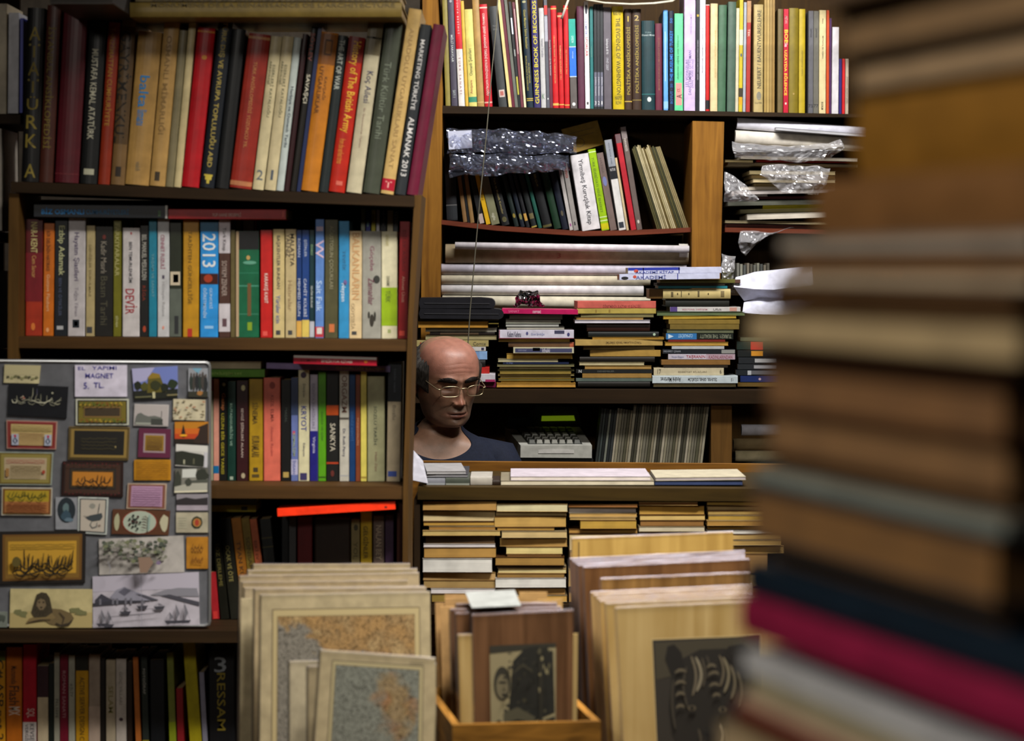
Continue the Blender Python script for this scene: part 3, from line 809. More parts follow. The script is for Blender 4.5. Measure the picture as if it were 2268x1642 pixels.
f(1168, 1182, 235, -20, -16, '0f2634', 'dark teal hardback with gold lettering', 't 22 108 a89c40 D .35 .65 Güzel Manzara Sahne Resimleri;t 118 208 a89c40 D .2 .42 BÜTÜN DÜNYA KLASİKLERİ;t 118 208 a89c40 D .55 .78 EN SEÇME ŞİİRLER;b 218 220 c0a848;b 222 224 c0a848;l 2 7 .2 .8 a8a478')
f(1183, 1198, 236, -20, -9, '362f64', 'indigo hardback with yellow record lettering', 't 2 230 e0d020 U .3 .75 GUINNESS BOOK OF RECORDS')
f(1199, 1210, 237, 18, -6, 'c0c0c0', 'pale grey paperback', 't 52 160 70707c D .4 .7 Sanat Tarihi;t 208 220 5c7c5c H .3 .7 K')
f(1211, 1218, 237, -10, -7, '5a5c66', 'slim grey paperback with red top label', 'b 12 33 c4302c;b 36 92 a8a8b4;l 217 221 .3 .7 d0d0d0', kind='p')
f(1218, 1225, 238, 18, -6, '64283a', 'slim wine paperback with tall white title', 't 44 212 dcd0d0 D .3 .75 Osmanlı İmparatorluğu’nda Aydınlanma', kind='p')
f(1225, 1238, 238, 13, -6, 'c6141e', 'red hardback with gilt title, first of three', 'b 18 21 d8b058;t 60 204 d0a060 D .35 .62 CİHAN SALTANAT YILI TÜRKÇE SÖZLÜK;b 229 234 d8b058')
f(1239, 1250, 238, 28, -5, 'c4131c', 'red hardback, shortest and middle of three', 'b 34 38 e0b888;t 94 184 d0a060 D .35 .62 RAMAZAN GÜLENBEY YILI;b 231 233 d8b058')
f(1251, 1262, 238, 12, -4, 'c2121c', 'red hardback with gilt title, last of three', 'b 18 20 d8b058;t 92 184 d0a060 D .35 .62 EŞİ ZÜLFİYE SEVİL İNCİ;b 232 234 d8b058')
f(1264, 1279, 240, 42, -5, '5c5654', 'teal blue and grey banded paperback', 'b 42 103 16a090;b 103 105 c8dce0;b 105 169 2470dc;b 169 171 c8d8e8;t 80 95 b0dcd8 U .4 .65 eczacı;t 112 132 a0c0ec U .4 .62 dünya;l 227 235 .25 .75 d0d0d0', kind='p')
f(1281, 1296, 240, 14, -4, '582c42', 'plain plum hardback')
f(1297, 1307, 240, 3, -4, 'ecebeb', 'white hardback with blue and red title', 'l 10 32 .2 .8 2a2e3c;t 40 80 2848a0 D .25 .7 OLİMPİK;t 82 125 b82838 D .25 .7 SPORLAR;p 226 232 .3 .7 303030', kind='p')
f(1308, 1315, 240, 14, -2, '1c7070', 'slim teal paperback', 't 60 170 6ca094 D .35 .65 KARADENİZ', kind='p')
for i, (x, w_, k_) in enumerate(((1316, 'three', '3'), (1323, 'two', '2'), (1330, 'one', '1'))):
    f(x, x + 6.6, 240, 9, -1, '1f2428', 'black film wrapped volume marked ' + w_, 'p 160 236 .1 .9 5c5e70;t 168 215 c8c8d0 U .3 .7 OSMANLI TARİHİ;t 224 232 d8d8d8 H .3 .7 ' + k_, kind='p')
f(1338, 1355, 240, 16, -2, '5c565e', 'grey hardback with white anniversary title', 't 86 120 d4d4d8 D .3 .6 Selimiye’de 60 Yıl;t 124 156 b0b0b8 D .35 .6 · 1947-2007', kind='p')
f(1358, 1383, 238, 14, -3, 'c4ac10', 'bright yellow hardback in torn jacket', 't 24 34 4a4410 H .2 .75 MORRIS WEST;t 40 210 3c3808 D .38 .68 THE EVIDENCE OF WASHINGTON;t 212 222 4a4410 H .25 .75 HARPER;t 224 232 4a4410 H .3 .7 ROW')
f(1384, 1400, 239, 20, -1, '3c291c', 'dark brown encyclopedia marked one', 't 36 48 b09838 H .3 .7 1;t 60 210 a08c38 U .25 .7 POLİTİKA ANSİKLOPEDİSİ;b 224 226 c8a848')
f(1401, 1421, 239, 20, -1, '3a271b', 'dark brown encyclopedia marked two', 't 34 46 b8a060 H .3 .7 2;t 56 206 9c8834 U .3 .65 POLİTİKA ANSİKLOPEDİSİ;b 221 223 7c6a34')
f(1422, 1451, 240, 46, -1, '15363c', 'dark teal marbled hardback with white lozenge', 't 76 80 b0c0c0 H .1 .9 Osmanlı Mirası;t 70 74 70888a H .3 .7 TÜRK;l 215 226 .4 .72 c4d0cc;b 208 210 2a6a6a')
f(1452, 1467, 242, 52, -1, '642438', 'wine red hardback with faint gilt title', 't 84 200 8a5c44 U .4 .62 MÜESSESE HUKUKU CUMHURİYET TARİHİ')
f(1470, 1480, 241, 22, -1, '62a4e4', 'sky blue hardback', 'p 70 180 .3 .5 a0c8ec;b 225 241 8cc0f0')
f(1482, 1493, 240, 24, -1, '0e1832', 'navy hardback with electric blue title', 't 68 180 1c80d8 U .25 .75 THE MUSEUMS OF TURKEY;t 186 230 2060a8 U .3 .7 BOYUT · 50;t 36 56 1c6cc0 U .3 .7 50')
f(1494, 1513, 240, 30, 0, '62d094', 'mint green paperback with pink label', 't 78 176 285c40 U .3 .5 uluslararası çağdaş sanat buluşması;p 184 233 .15 .85 e08c84;t 209 218 30242c U .3 .8 A;t 196 204 8c4c4c U .3 .6 ct', kind='p')
f(1515, 1540, 240, -20, 1, 'ccb6dc', 'lavender paperback with three line title', 't 132 192 75689c U .15 .35 LES VOYAGEURS;t 112 210 75689c U .42 .62 DANS L’EMPIRE OTTOMAN;t 130 196 8478a8 U .7 .85 (XIVe - XVIe siècles);t 32 76 a090b8 U .5 .65 STEFANE YERASİMOS', kind='p')
f(1541, 1549, 241, -10, 1, '131620', 'slim black paperback with tiny white title', 'p 32 37 .2 .8 b09828;t 40 226 a8a8b0 U .35 .65 ÇEKİMİ YAKALAMAK BASKI FOTOĞRAF REHBERİ', kind='p')
f(1549, 1562, 241, -20, 1, 'e0e0ea', 'white paperback with grey spaced title', 't 52 170 70707c U .35 .6 PROFESYONEL TANITIM FOTOĞRAFÇILARI', kind='p')
f(1563, 1571, 242, 10, 0, 'c41c1c', 'slim red hardback with black foot', 'b 222 242 1c1c20;b 8 12 d8d0c8')
f(1573, 1589, 242, 8, 1, 'dcc898', 'cream hardback with faint gilt title', 't 20 220 c0a468 U .55 .75 ALMAN SANATI MEKTEBİ KONULARI')
f(1589, 1607, 245, 11, 3, '466a50', 'sea green hardback')
f(1610, 1628, 245, 4, 3, '4c6456', 'dark green hardback with rounded spine')
f(1626, 1635, 244, 18, 2, 'ccc4a8', 'slim bone white paperback', kind='p')
f(1636, 1644, 244, -5, 2, 'c8b422', 'slim yellow paperback with splashes of colour', 'b 66 100 c8d0b0;l 118 126 .3 .8 3c5060;b 195 215 3c3424;b 215 232 d8a418', kind='p')
f(1645, 1651, 244, 5, 3, 'a4aab4', 'slim silver paperback', kind='p')
f(1652, 1661, 244, 2, 3, 'a83028', 'slim brick red paperback with tan top', 'b 2 50 b4885c;t 60 86 d8c0b0 D .3 .7 TEK', kind='p')
f(1669, 1690, 245, 10, 1, 'b8a46e', 'beige hardback with upward black capitals', 't 22 196 3a3830 U .4 .72 NEUFERT / BAUENTWURFSLEHRE;l 203 222 .3 .8 807c6c;t 226 230 5c5440 H .2 .8 ULLSTEIN')
for i, (x, cc, nn) in enumerate(((1692, 'a88c4c', 'first'), (1698, 'b49858', 'second'), (1704, 'a0844a', 'third'), (1710, '98783c', 'fourth'))):
    f(x, x + 5.6, 246, -10, 1, cc, 'tan thin magazine, %s of four after the beige hardback|' % nn, kind='m')
f(1722, 1734, 246, 20, 1, '6e5e38', 'drab brown hardback beside the red playful title')
f(1735, 1746, 246, 20, 1, 'c01434', 'scarlet paperback with yellow fat capitals', 't 66 96 e8dc34 D .25 .8 BOB;t 94 104 e8d8d8 D .25 .75 ile;t 108 215 e8dc34 D .25 .8 UZAYDA EĞLENCE;l 227 232 .3 .65 e0d0c0;t 36 52 d8a0a0 D .3 .7 METAN', kind='p')
f(1747, 1768, 246, 18, 1, '80701e', 'plain olive gold hardback', 'l 206 210 .4 .6 a88c48')
f(1769, 1783, 246, 20, 1, 'baa226', 'mustard yellow hardback with worn title', 't 60 220 8c7818 U .4 .65 Hayat Ansiklopedisi')
f(1790, 1801, 247, 24, 1, '626268', 'grey periodical volume seventy five', 't 56 90 2c2c34 D .3 .7 janus;t 231 238 26262c H .15 .85 75', kind='p')
f(1801, 1813, 247, 24, 1, '6a685e', 'grey periodical volume seventy seven', 't 56 90 2c2c34 D .3 .7 janus;t 231 238 26262c H .15 .85 77', kind='p')
f(1814, 1829, 248, 22, 1, 'dccc9a', 'cream paperback with small black title', 't 78 132 3c3830 U .4 .6 TARİH VE TOPLUM;t 226 243 2c2824 D .35 .6 BODRUM;t 36 56 5c5444 U .4 .6 kitap', kind='p')
f(1830, 1836, 249, 22, 1, 'c84c1c', 'slim orange paperback', kind='p')
f(1836, 1841, 249, 40, 1, '4c2454', 'slim violet paperback', kind='p')
f(1842, 1857, 250, 60, 2, 'd8d4d8', 'white paperback standing between violet and indigo|', kind='p')
f(1858, 1864, 250, 130, 1, '30246c', 'slim indigo paperback', kind='p')
f(1865, 1871, 250, 130, 1, 'cc1c20', 'slim bright red paperback', kind='p')
f(1872, 1879, 251, 130, 1, 'b8a894', 'slim greyish tan paperback', 't 170 230 6c5c54 U .3 .7 YENİ SÖZCÜK CADDESİ', kind='p')
# sheet of paper sagging over the row, white strip and hanging cord
def ribbon(name, pts, wid, m, label, cat, thick=.0006, parent=None, side=None):
    """thin sheet: a line of points pushed by the vector wid"""
    vs, fs = [], []
    wid = Vector(wid)
    n = len(pts)
    for p in pts:
        vs += [Vector(p), Vector(p) + wid]
    for i in range(n - 1):
        fs.append((2 * i, 2 * i + 1, 2 * i + 3, 2 * i + 2))
    b_ = MB()
    b_.add(vs, fs, m)
    o = b_.build(name, parent, smooth=True)
    so = o.modifiers.new('thickness', 'SOLIDIFY')
    so.thickness = thick
    return tag(o, label, cat)
PAPER = mat('dcd8cc', 'paper')
ribbon('paper_sheet', [P(x, y, 6.1) for x, y in ((1255, -26), (1275, -10), (1300, 1), (1340, 8), (1400, 11), (1450, 9), (1490, 4), (1504, -6), (1508, -26))], (0, .16, .02), mat('d8d2bc', 'paper'), 'large cream sheet sagging over the top shelf books', 'paper', .004)
ribbon('paper_strip', [P(1262, -30, 6.08), P(1256, 0, 6.085), P(1248, 22, 6.09), P(1241, 42, 6.1)], (.006, 0, 0), PAPER, 'narrow white paper strip hanging before the red hardbacks', 'paper')
wire = MB()
wire.tube([P(1104, -30, 5.6), P(1099, 60, 5.6), P(1090, 150, 5.6), P(1077, 300, 5.6), P(1062, 450, 5.6), P(1049, 600, 5.6), P(1041, 690, 5.6), P(1036, 770, 5.6), P(1034, 830, 5.6)], .0015, mat('625f52', 'cover'), 6)
tag(wire.build('cord', None), 'thin grey cord hanging slantwise down behind the bald man', 'cord')

# ---- leaning books under it
G = Row(6.15, 'on the rear sagging shelf', 'books leaning on the sagging shelf', .17, 'h', (976, 487, 1100, 500, 1290, 512, 1400, 510, 1536, 504, 6.1))
def g(x0, x1, yb, yt, dx, *a, **k):
    k.setdefault('grouped', False)
    return G.bk(x0, x1, yb, yt, dx, *a, **k)
g(990, 1014, 487, 340, -7, '17181c', 'black round backed hardback at the post', 'b 454 456 5c5c5c;b 456 486 202428')
g(1026, 1035, 493, 352, -30, '7a5c38', 'brown hardback with a black neighbour')
g(1036, 1041, 493, 352, -30, '14161a', 'very slim black hardback between two brown ones|', kind='m')
g(1042, 1051, 494, 352, -30, '86683e', 'lighter brown hardback')
g(1062, 1074, 497, 356, -34, '18181a', 'black paperback with white foot label', 'p 475 496 .1 .95 a89890', kind='p')
g(1077, 1087, 499, 356, -36, 'd0a414', 'slim yellow paperback', 't 390 470 7c6410 D .3 .7 ALTIN', kind='p')
g(1089, 1108, 500, 358, -36, '76765a', 'olive grey paperback with pale foot word', 't 474 490 c0c0ac D .3 .65 oglo', kind='p')
g(1112, 1130, 500, 358, -36, '191a1c', 'black hardback with fine gold title', 't 396 476 8c8050 D .4 .6 Türk ve Mustafa Kemaller;l 482 494 .2 .8 4c4824')
g(1140, 1150, 503, 362, -36, '14201e', 'dark green hardback with gold spot, first of two', 'l 474 484 .2 .8 807020')
g(1154, 1163, 504, 362, -36, '121a26', 'midnight blue hardback with olive spot', 'l 474 488 .2 .9 6c6c38')
g(1166, 1174, 505, 362, -37, '17181c', 'black hardback with bright gold label', 'p 474 490 .1 .9 b08838')
g(1178, 1190, 506, 362, -37, '1a1f1f', 'greenish black hardback with brown label', 'p 474 486 .1 .9 5c5430;b 502 505 a09040')
g(1193, 1201, 505, 362, -37, '1a5044', 'slim teal green hardback')
g(1204, 1224, 506, 364, -36, '16181a', 'wide black hardback with gold squiggle', 't 385 420 8c8440 D .4 .6 SELÇUK;b 500 505 54502c')
g(1228, 1244, 507, 364, -34, '14301e', 'forest green hardback')
g(1246, 1260, 508, 364, -32, '151a28', 'blue black hardback with dull spot', 'l 468 480 .3 .7 4c4430')
g(1262, 1270, 510, 364, -27, 'b8b4b0', 'slim whitish paperback', 'p 496 502 .3 .7 8c2c7c', kind='p')
g(1271, 1282, 509, 362, -26, '94908c', 'grey paperback with red lettered top', 't 370 395 9c3c34 D .3 .7 ono;p 492 500 .3 .6 303030', kind='p')
g(1290, 1331, 511, 345, -27, 'dcdadc', 'wide white paperback with slab serif title', 't 356 500 2c2c34 D .34 .6 Yirmibeş Kuruşluk Kitap', kind='p')
g(1333, 1350, 509, 332, -36, '94bc0c', 'lime green paperback with white dots', 't 350 472 5c7c08 D .3 .65 TÜRK EDEBİYATI YENİ BEREKET;b 337 339 d8ecb0;b 481 483 d8ecb0;b 489 491 d8ecb0;b 496 509 c8c010', kind='p')
g(1352, 1367, 508, 340, -34, '74645e', 'grey brown paperback with blue smear', 't 346 390 5c4c48 D .35 .6 HATIRA;l 392 414 .2 .8 6870a0', kind='p')
g(1371, 1387, 508, 311, -32, 'd8d8d4', 'white paperback with black middle block', 'b 311 370 8e949c;t 318 365 4c5460 D .4 .6 KOÇ BÜYÜK BABA;b 370 398 1c1e24;t 374 380 c0c0c0 H .2 .8 NUTUK;p 493 506 .1 .8 202834', kind='p')
g(1388, 1393, 507, 350, -30, 'c8b48c', 'very slim cream paperback', kind='m')
g(1398, 1410, 507, 298, -36, 'b4202e', 'slim crimson paperback', 'b 298 318 6c5458', kind='p')
g(1411, 1423, 505, 282, -37, '665a54', 'grey brown paperback with white top word', 't 308 336 d0c8c0 D .35 .75 HAVADİS;b 282 308 857a78;l 488 496 .3 .7 c0b8b0', kind='p')
for i in range(18):
    x = 1455 + i * 3.95
    cc = R.choice(['5c4c20', '94845c', 'b8ac84', '3c3c24', '8c8058', '60582c', 'a89c70', '54502c', 'c0b48c'])
    g(x, x + 3.1, 505 - i * .36, (yq := R.uniform(321, 331)), (-56 - i * .5) * (505 - i * .36 - yq) / 178, cc, 'thin old magazine leaning in the fan beside the grey brown paperback|', kind='m', grouped=True)
# plain cards and black packets wedged over the leaning books
def slab(name, pts, Y, th, m, label, cat, group=None, ops=None, tilt=0):
    """flat thing: pixel polygon at Y, th thick; ops draws details on its front"""
    q = [P(x, y, Y) for x, y in pts]
    b_ = MB()
    b_.prism([(p.x, p.z) for p in q], Y, Y + th, m)
    if ops:
        ops(b_, lambda x, y, k=1: P(x, y, Y - .0004 * k))
    return tag(b_.build(name), label, cat, group)
def card_ops(b_, p):
    ink = mat('4a3c20', 'ink')
    ring = [(1283 + 12 * math.cos(t), 316 + 10 * math.sin(t)) for t in [math.pi * i / 8 for i in range(17)]]
    for (x, y), (x2, y2) in zip(ring, ring[1:]):
        b_.add([p(x, y), p(x2, y2), p(1283 + (x2 - 1283) * .88, 316 + (y2 - 316) * .88), p(1283 + (x - 1283) * .88, 316 + (y - 316) * .88)], [(0, 1, 2, 3)], ink)
    for y in (296, 307):
        b_.add([p(1262, y), p(1315, y - 14), p(1315, y - 13), p(1262, y + 1)], [(0, 1, 2, 3)], ink)
slab('card_folder', [(1243, 287), (1323, 266), (1338, 319), (1275, 338), (1258, 330)], 6.2, .012, mat('80682f', 'paper'), 'tan card folder with ink ring leaning above the white slab', 'folder', ops=card_ops)

def crumple(name, grid, m, label, cat, amp=.006, freq=40, group=None, parent=None, seed=0, nu=46, nv=24, th=0, rows=None):
    """a sheet through a coarse grid of points, creased by noise"""
    gh, gw = len(grid), len(grid[0])
    def bil(u, v):
        x, y = u * (gw - 1), v * (gh - 1)
        i, j = min(int(x), gw - 2), min(int(y), gh - 2)
        fx, fy = x - i, y - j
        A_, B_, C_, D_ = grid[j][i], grid[j][i + 1], grid[j + 1][i + 1], grid[j + 1][i]
        return (A_ * (1 - fx) + B_ * fx) * (1 - fy) + (D_ * (1 - fx) + C_ * fx) * fy
    vs, fs = [], []
    for j in range(nv + 1):
        for i in range(nu + 1):
            p = bil(i / nu, j / nv)
            q = p * freq + Vector((seed * 7.3, 0, seed))
            n_ = noise.noise_vector(q)
            r_ = abs(noise.noise(p * freq * 2.3 + Vector((seed, 3, 1)))) - .25
            vs.append(p + Vector((n_.x * .4, n_.y - 1.1 * r_, n_.z * .5)) * amp)
    for j in range(nv):
        for i in range(nu):
            k = j * (nu + 1) + i
            fs.append((k, k + nu + 1, k + nu + 2, k + 1))
    b_ = MB()
    b_.add(vs, fs, m)
    o = b_.build(name, parent, smooth=False)
    if label:
        tag(o, label, cat, group)
    return o
PL = plastic(.2, 'dce4ff', .16, .05)
PL2 = plastic(.16, 'f0f0f4', .2, .28)
Yb = 6.06
def packet(top, bot, x0, x1, label, white=None, seed=0):
    """black wrapped packet: glossy dark core in a clear crackling bag"""
    n = 8
    e_ = empty('wrapped_packet', P((x0 + x1) / 2, bot(x0), Yb + .02), label, 'packet', 'wrapped packets over the leaning books')
    cb = MB()
    xs = [x0 + 8 + (x1 - x0 - 16) * i / n for i in range(n + 1)]
    cb.prism([(P(x, top(x) + 5, Yb + .02).x, P(x, top(x) + 5, Yb + .02).z) for x in xs] + [(P(x, bot(x) - 5, Yb + .02).x, P(x, bot(x) - 5, Yb + .02).z) for x in xs[::-1]], Yb + .02, Yb + .075, mat('10131f', 'cover'))
    cb.build('contents', e_)
    if white:
        wb = MB()
        wb.prism([(P(x, y, Yb).x, P(x, y, Yb).z) for x, y in white], Yb + .012, Yb + .018, mat('c8cce0', 'paper'))
        wb.build('paper_label', e_)
    gr = []
    for j in range(3):
        gr.append([P(x, top(x) + (bot(x) - top(x)) * j / 2, Yb + (.006 if j == 1 else .02)) for x in [x0 + (x1 - x0) * i / n for i in range(n + 1)]])
    crumple('clear_bag', gr, PL, None, None, .014, 30, parent=e_, seed=seed, nu=64, nv=26)
    return e_
packet(lambda x: 283 + 12 * abs((x - 1090) / 190) ** 2 + (x - 990) * .03, lambda x: 335 + (4 if x < 1100 else -(x - 1100) * .01 + 6), 990, 1278, 'upper black packet in clear plastic with white label', [(992, 290), (1044, 288), (1046, 327), (994, 331)], 2)
packet(lambda x: 340 + (x - 990) * .01, lambda x: 392 - (x - 990) * .05 + (6 if x < 1010 else 0), 994, 1262, 'lower black packet in creased clear plastic', None, 5)

# ---- paper rolls
def roll(x0, x1, yt, yb, Y, col, label, group, slope=0, hollow=True, dark=None):
    a_, b_ = P(x0, (yt + yb) / 2, Y), P(x1, (yt + yb) / 2 + slope, Y)
    r = (P(x0, yt, Y) - P(x0, yb, Y)).length / 2 * .985
    L_ = (b_ - a_).length
    ax = (b_ - a_).normalized()
    seg = 28
    m, vs, fs = MB(), [], []
    side, up = Vector((0, 1, 0)), Vector((-ax.z, 0, ax.x))
    for q, rr in ((a_, r), (b_, r), (b_, r * .82), (b_ - ax * .05, r * .8), (a_ + ax * .05, r * .8), (a_, r * .82)):
        for k in range(seg):
            t = 2 * math.pi * k / seg
            w_ = rr * (1 + .02 * math.sin(3 * t))
            vs.append(q + side * math.cos(t) * w_ + up * math.sin(t) * w_)
    for lev in (0, 1, 4, 2):
        pass
    def ring(i, j):
        return [(i * seg + k, i * seg + (k + 1) % seg, j * seg + (k + 1) % seg, j * seg + k) for k in range(seg)]
    m.add(vs, ring(0, 1) + ring(1, 2) + ring(5, 0), mat(col, 'paper'))
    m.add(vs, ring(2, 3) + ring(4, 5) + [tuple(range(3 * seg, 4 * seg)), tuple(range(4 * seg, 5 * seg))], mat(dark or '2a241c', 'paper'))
    o = m.build('paper_roll', None, smooth=False)
    for p in o.data.polygons:
        p.use_smooth = len(p.vertices) == 4
    return tag(o, label, 'paper roll', group)
RG = 'paper rolls in the rear bookcase'
roll(1008, 1526, 536, 552, 6.08, 'ded8dc', 'thinnest white paper roll, uppermost of the rolls', RG, 8)
r2 = roll(987, 1524, 540, 583, 6.122, 'b8a888', 'thick tan paper roll with taped end', RG, 3)
mk = MB()
fa = lambda x, y: P(x, y, 6.095)
tv, tf = fit_text('3', .012, .013)
c_ = P(1238, 566, 6.0945)
mk.add([(c_.x + x, 6.0945 + .003 * abs(y) / .013, c_.z + y) for x, y in tv], tf, mat('a06a58', 'ink'))
mk.build('ink_mark', r2)
tp = MB()
ta, tb_, tr_ = P(1503, 562, 6.122), P(1523, 562.2, 6.122), .0262
tp.add([(q.x, 6.122 - tr_ * math.cos(t), q.z + tr_ * math.sin(t)) for t in [-1.5 + 3 * k / 10 for k in range(11)] for q in (ta, tb_)], [(2 * k, 2 * k + 1, 2 * k + 3, 2 * k + 2) for k in range(10)], mat('ccc8c0', 'paper'))
tp.build('tape', r2)
roll(978, 1520, 584, 608.5, 6.122, 'cfcbd8', 'lavender white paper roll under the thick tan one', RG, 2)
roll(978, 1440, 609, 630, 6.122, 'd8d0b8', 'cream paper roll above a whiter one', RG, 2)
roll(978, 1425, 631, 653, 6.122, 'e4e2e4', 'bright white paper roll, second from the bottom', RG, 2)
roll(980, 1440, 654, 682, 6.122, 'd8d2bc', 'ivory paper roll, lowest behind the black cases', RG, 4)

# ---- right bay: rolls, magazines, bags
RG2 = 'paper rolls under the top shelf'
roll(1632, 1935, 260, 285.5, 6.13, 'e2e2ee', 'white paper roll right under the top shelf', RG2, 22)
roll(1628, 1935, 288, 318, 6.13, 'e6e0d4', 'cream white paper roll below the magazine sheaf', RG2, 20)
pm = Stack(6.08, 'in the heaped bay beside the orange post', 'papers heaped in the bay', .2)
pm.lay(1718, 1925, 281.5, 288, 'a4a4ac', 'grey sheaf of magazines tucked between white rolls|', face='pages', kind='m', slope=16, pages='b8b8bc', name='magazine_sheaf', cat='magazines')
# a loose pile of flat papers down to the shelf
pile = [(1640, 1900, 345, 352, '9c9484', 'grey envelope', 6), (1675, 1885, 354, 359, 'a01c1c', 'red edged folder', 2), (1612, 1900, 360, 366, 'b0a484', 'cream folder under the red one', 5),
        (1606, 1668, 354, 359, '6a5c38', 'brown leaflet', 1), (1660, 1850, 378, 386, 'b4a478', 'beige booklet', 2), (1664, 1850, 388, 395, 'a8946c', 'tan booklet', 2), (1668, 1850, 397, 404, 'c0b088', 'cream booklet', 2),
        (1672, 1850, 406, 413, '8c7c50', 'khaki booklet', 1), (1640, 1850, 414, 421, 'b0a898', 'pale grey booklet', 0), (1628, 1850, 424, 431, 'c4bcb8', 'whitish booklet', -4), (1620, 1700, 423, 435, 'c8c0bc', 'blunt white notebook', 0),
        (1624, 1850, 436, 442, '542428', 'maroon edged booklet', -2), (1612, 1850, 446, 456, '5a5c50', 'dark grey binder', -4), (1690, 1850, 455, 463, 'b4a81c', 'yellow brochure', -4), (1640, 1850, 464, 473, '7c7858', 'olive folder', -5),
        (1655, 1850, 475, 487, 'd4ccbc', 'crumpled white paper wad', -6), (1606, 1850, 488, 494, '948868', 'khaki paper', 4), (1606, 1850, 496, 503, '6c3c34', 'dull red paper', 5)]
for i, (x0, x1, y0, y1, cc, dd, sl) in enumerate(pile):
    pm.lay(x0, x1, y0, y1, cc, dd, kind='m', dY=.012 * (i % 3), slope=sl, pages=cc, d=.2, name='paper_folder', cat='papers')
def bag(pts, Y, label, seed, amp=.012, m=None, bulge=.02, name='plastic_bag'):
    gr = [[P(x, y, Y - (bulge if 0 < j < len(pts) - 1 else 0)) for x, y in r_] for j, r_ in enumerate(pts)]
    return crumple(name, gr, m or PL2, label, 'plastic bag', amp, 30, 'clear plastic bags among the papers', None, seed, 40, 24)
bag([[(1620, 315), (1740, 322), (1835, 318), (1862, 308)], [(1622, 335), (1740, 340), (1860, 325), (1870, 330)], [(1626, 350), (1740, 356), (1800, 360), (1845, 350)]], 6.05, 'long clear bag lying over the red edged folder', 1)
bag([[(1690, 368), (1740, 364), (1840, 372)], [(1684, 385), (1740, 395), (1830, 410)], [(1735, 428), (1775, 425), (1812, 432)]], 6.05, 'clear bag draped down the booklet pile', 3)
bag([[(1604, 382), (1625, 388), (1655, 412)], [(1602, 420), (1632, 425), (1680, 440)], [(1604, 448), (1625, 448), (1668, 446)]], 6.04, 'cloudy bag bunched against the orange post', 4)
bag([[(1640, 512), (1700, 516), (1760, 506)], [(1636, 535), (1670, 540), (1700, 520)], [(1642, 555), (1652, 566), (1660, 555)]], 6.05, 'small bag hanging under the heaped papers', 6)
bag([[(1600, 562), (1614, 564), (1628, 566)], [(1598, 600), (1612, 602), (1626, 604)], [(1602, 645), (1614, 646), (1628, 648)]], 6.02, 'upright clear bag at the foot of the post', 8)
sl = Row(6.12, 'row of slim plastic cases behind the white papers', 'slim cases behind the white papers', .12, 'm')
for i in range(10):
    sl.bk(1632 + i * 7.4, 1637.6 + i * 7.4, 641, 583 + (i % 3) * 2, 0, ['8c8c84', 'a8a898', '6c706c', '9c9484', '787468'][i % 5], 'slim grey case in the row behind the white papers|')
for i, (pts, th) in enumerate((([(1630, 606), (1640, 596), (1740, 590), (1800, 596), (1800, 640), (1700, 660), (1646, 650)], 1), ([(1648, 662), (1700, 645), (1800, 640), (1800, 680), (1680, 690), (1650, 680)], 2))):
    gr = [[P(pts[0][0] + k * 42, pts[0][1] - 4 * k + (8 if k == 0 else 0), 5.93) for k in range(5)], [P(pts[0][0] - 4 + k * 44, pts[0][1] + 30 + 6 * math.sin(k), 5.9) for k in range(5)], [P(pts[0][0] + 18 + k * 40, pts[0][1] + (62 if not i else 36) - 8 * (k == 1), 5.93) for k in range(5)]]
    crumple('paper_sheet', gr, mat('dcdef0', 'paper'), ['curled white paper sheet on the rear counter', 'lower white paper sheet under the curled one'][i], 'paper', .005, 14, seed=i + 2)
# ------------------------------------------------------------------ rear counter and its stacks
rc = empty('rear_counter', (.2, 6.0, 0), 'dark rear counter running under the book stacks', 'counter')
plank('counter_top', [(905, 862), (1960, 866), (1960, 895), (905, 893)], 5.85, .22, W_D, rc)
plank('post', [(1575, 894), (1621, 894), (1618, 2300), (1575, 2300)], 5.88, .19, wood('6a4a20', 'z'), rc)
plank('shelf', [(905, 1030), (1960, 1034), (1960, 1050), (905, 1048)], 5.85, .225, W_D, rc)
plank('leg', [(905, 894), (930, 894), (930, 2300), (905, 2300)], 5.88, .19, W_DV, rc)
plank('leg', [(1930, 896), (1960, 896), (1960, 2300), (1930, 2300)], 5.88, .19, W_DV, rc)
YS = 5.9
S1 = Stack(YS, 'in the stack behind the man', 'books stacked behind the man', .14)
s = S1.lay
case = Stack(YS - .02, '', 'black cases on the stack behind the man', .12)
def soft_case(x0, x1, y0, y1, label):
    q0, q1 = P(x0, y1, YS - .02), P(x1, y0, YS - .02)
    b_ = MB()
    hh = q1.z - q0.z
    pts = []
    n = 8
    for i in range(n + 1):
        t = -math.pi / 2 + math.pi * i / n
        pts.append((q1.x - hh * .5 + hh * .5 * math.cos(t), q0.z + hh / 2 + hh / 2 * math.sin(t)))
    pts += [(q1.x - hh * 1.4, q1.z + .002), (q0.x, q1.z), (q0.x - .004, q0.z + hh / 2), (q0.x, q0.z)]
    b_.prism(pts, YS - .02, YS + .1, mat('1d1d22', 'cover'))
    root = b_.build('soft_case')
    tag(root, label, 'case', 'black cases on the stack behind the man')
    z_ = MB()
    z_.box((q0.x + .01, YS - .0215, q0.z + hh * .46), (q1.x - hh * .5, YS - .02, q0.z + hh * .54), mat('2c2c30', 'ink'))
    z_.build('seam', root)
soft_case(931, 1097, 661, 684, 'upper black soft case with rounded end behind the man')
soft_case(931, 1116, 685, 706, 'longer lower black soft case behind the man')
s(928, 1104, 707, 711.5, '4c4a38', 'thin drab booklet right under the black cases|', kind='m', pages='8c8460')
s(926, 1081, 712, 726, 'b8862c', 'amber envelope', kind='m', pages='b8862c', dY=-.01)
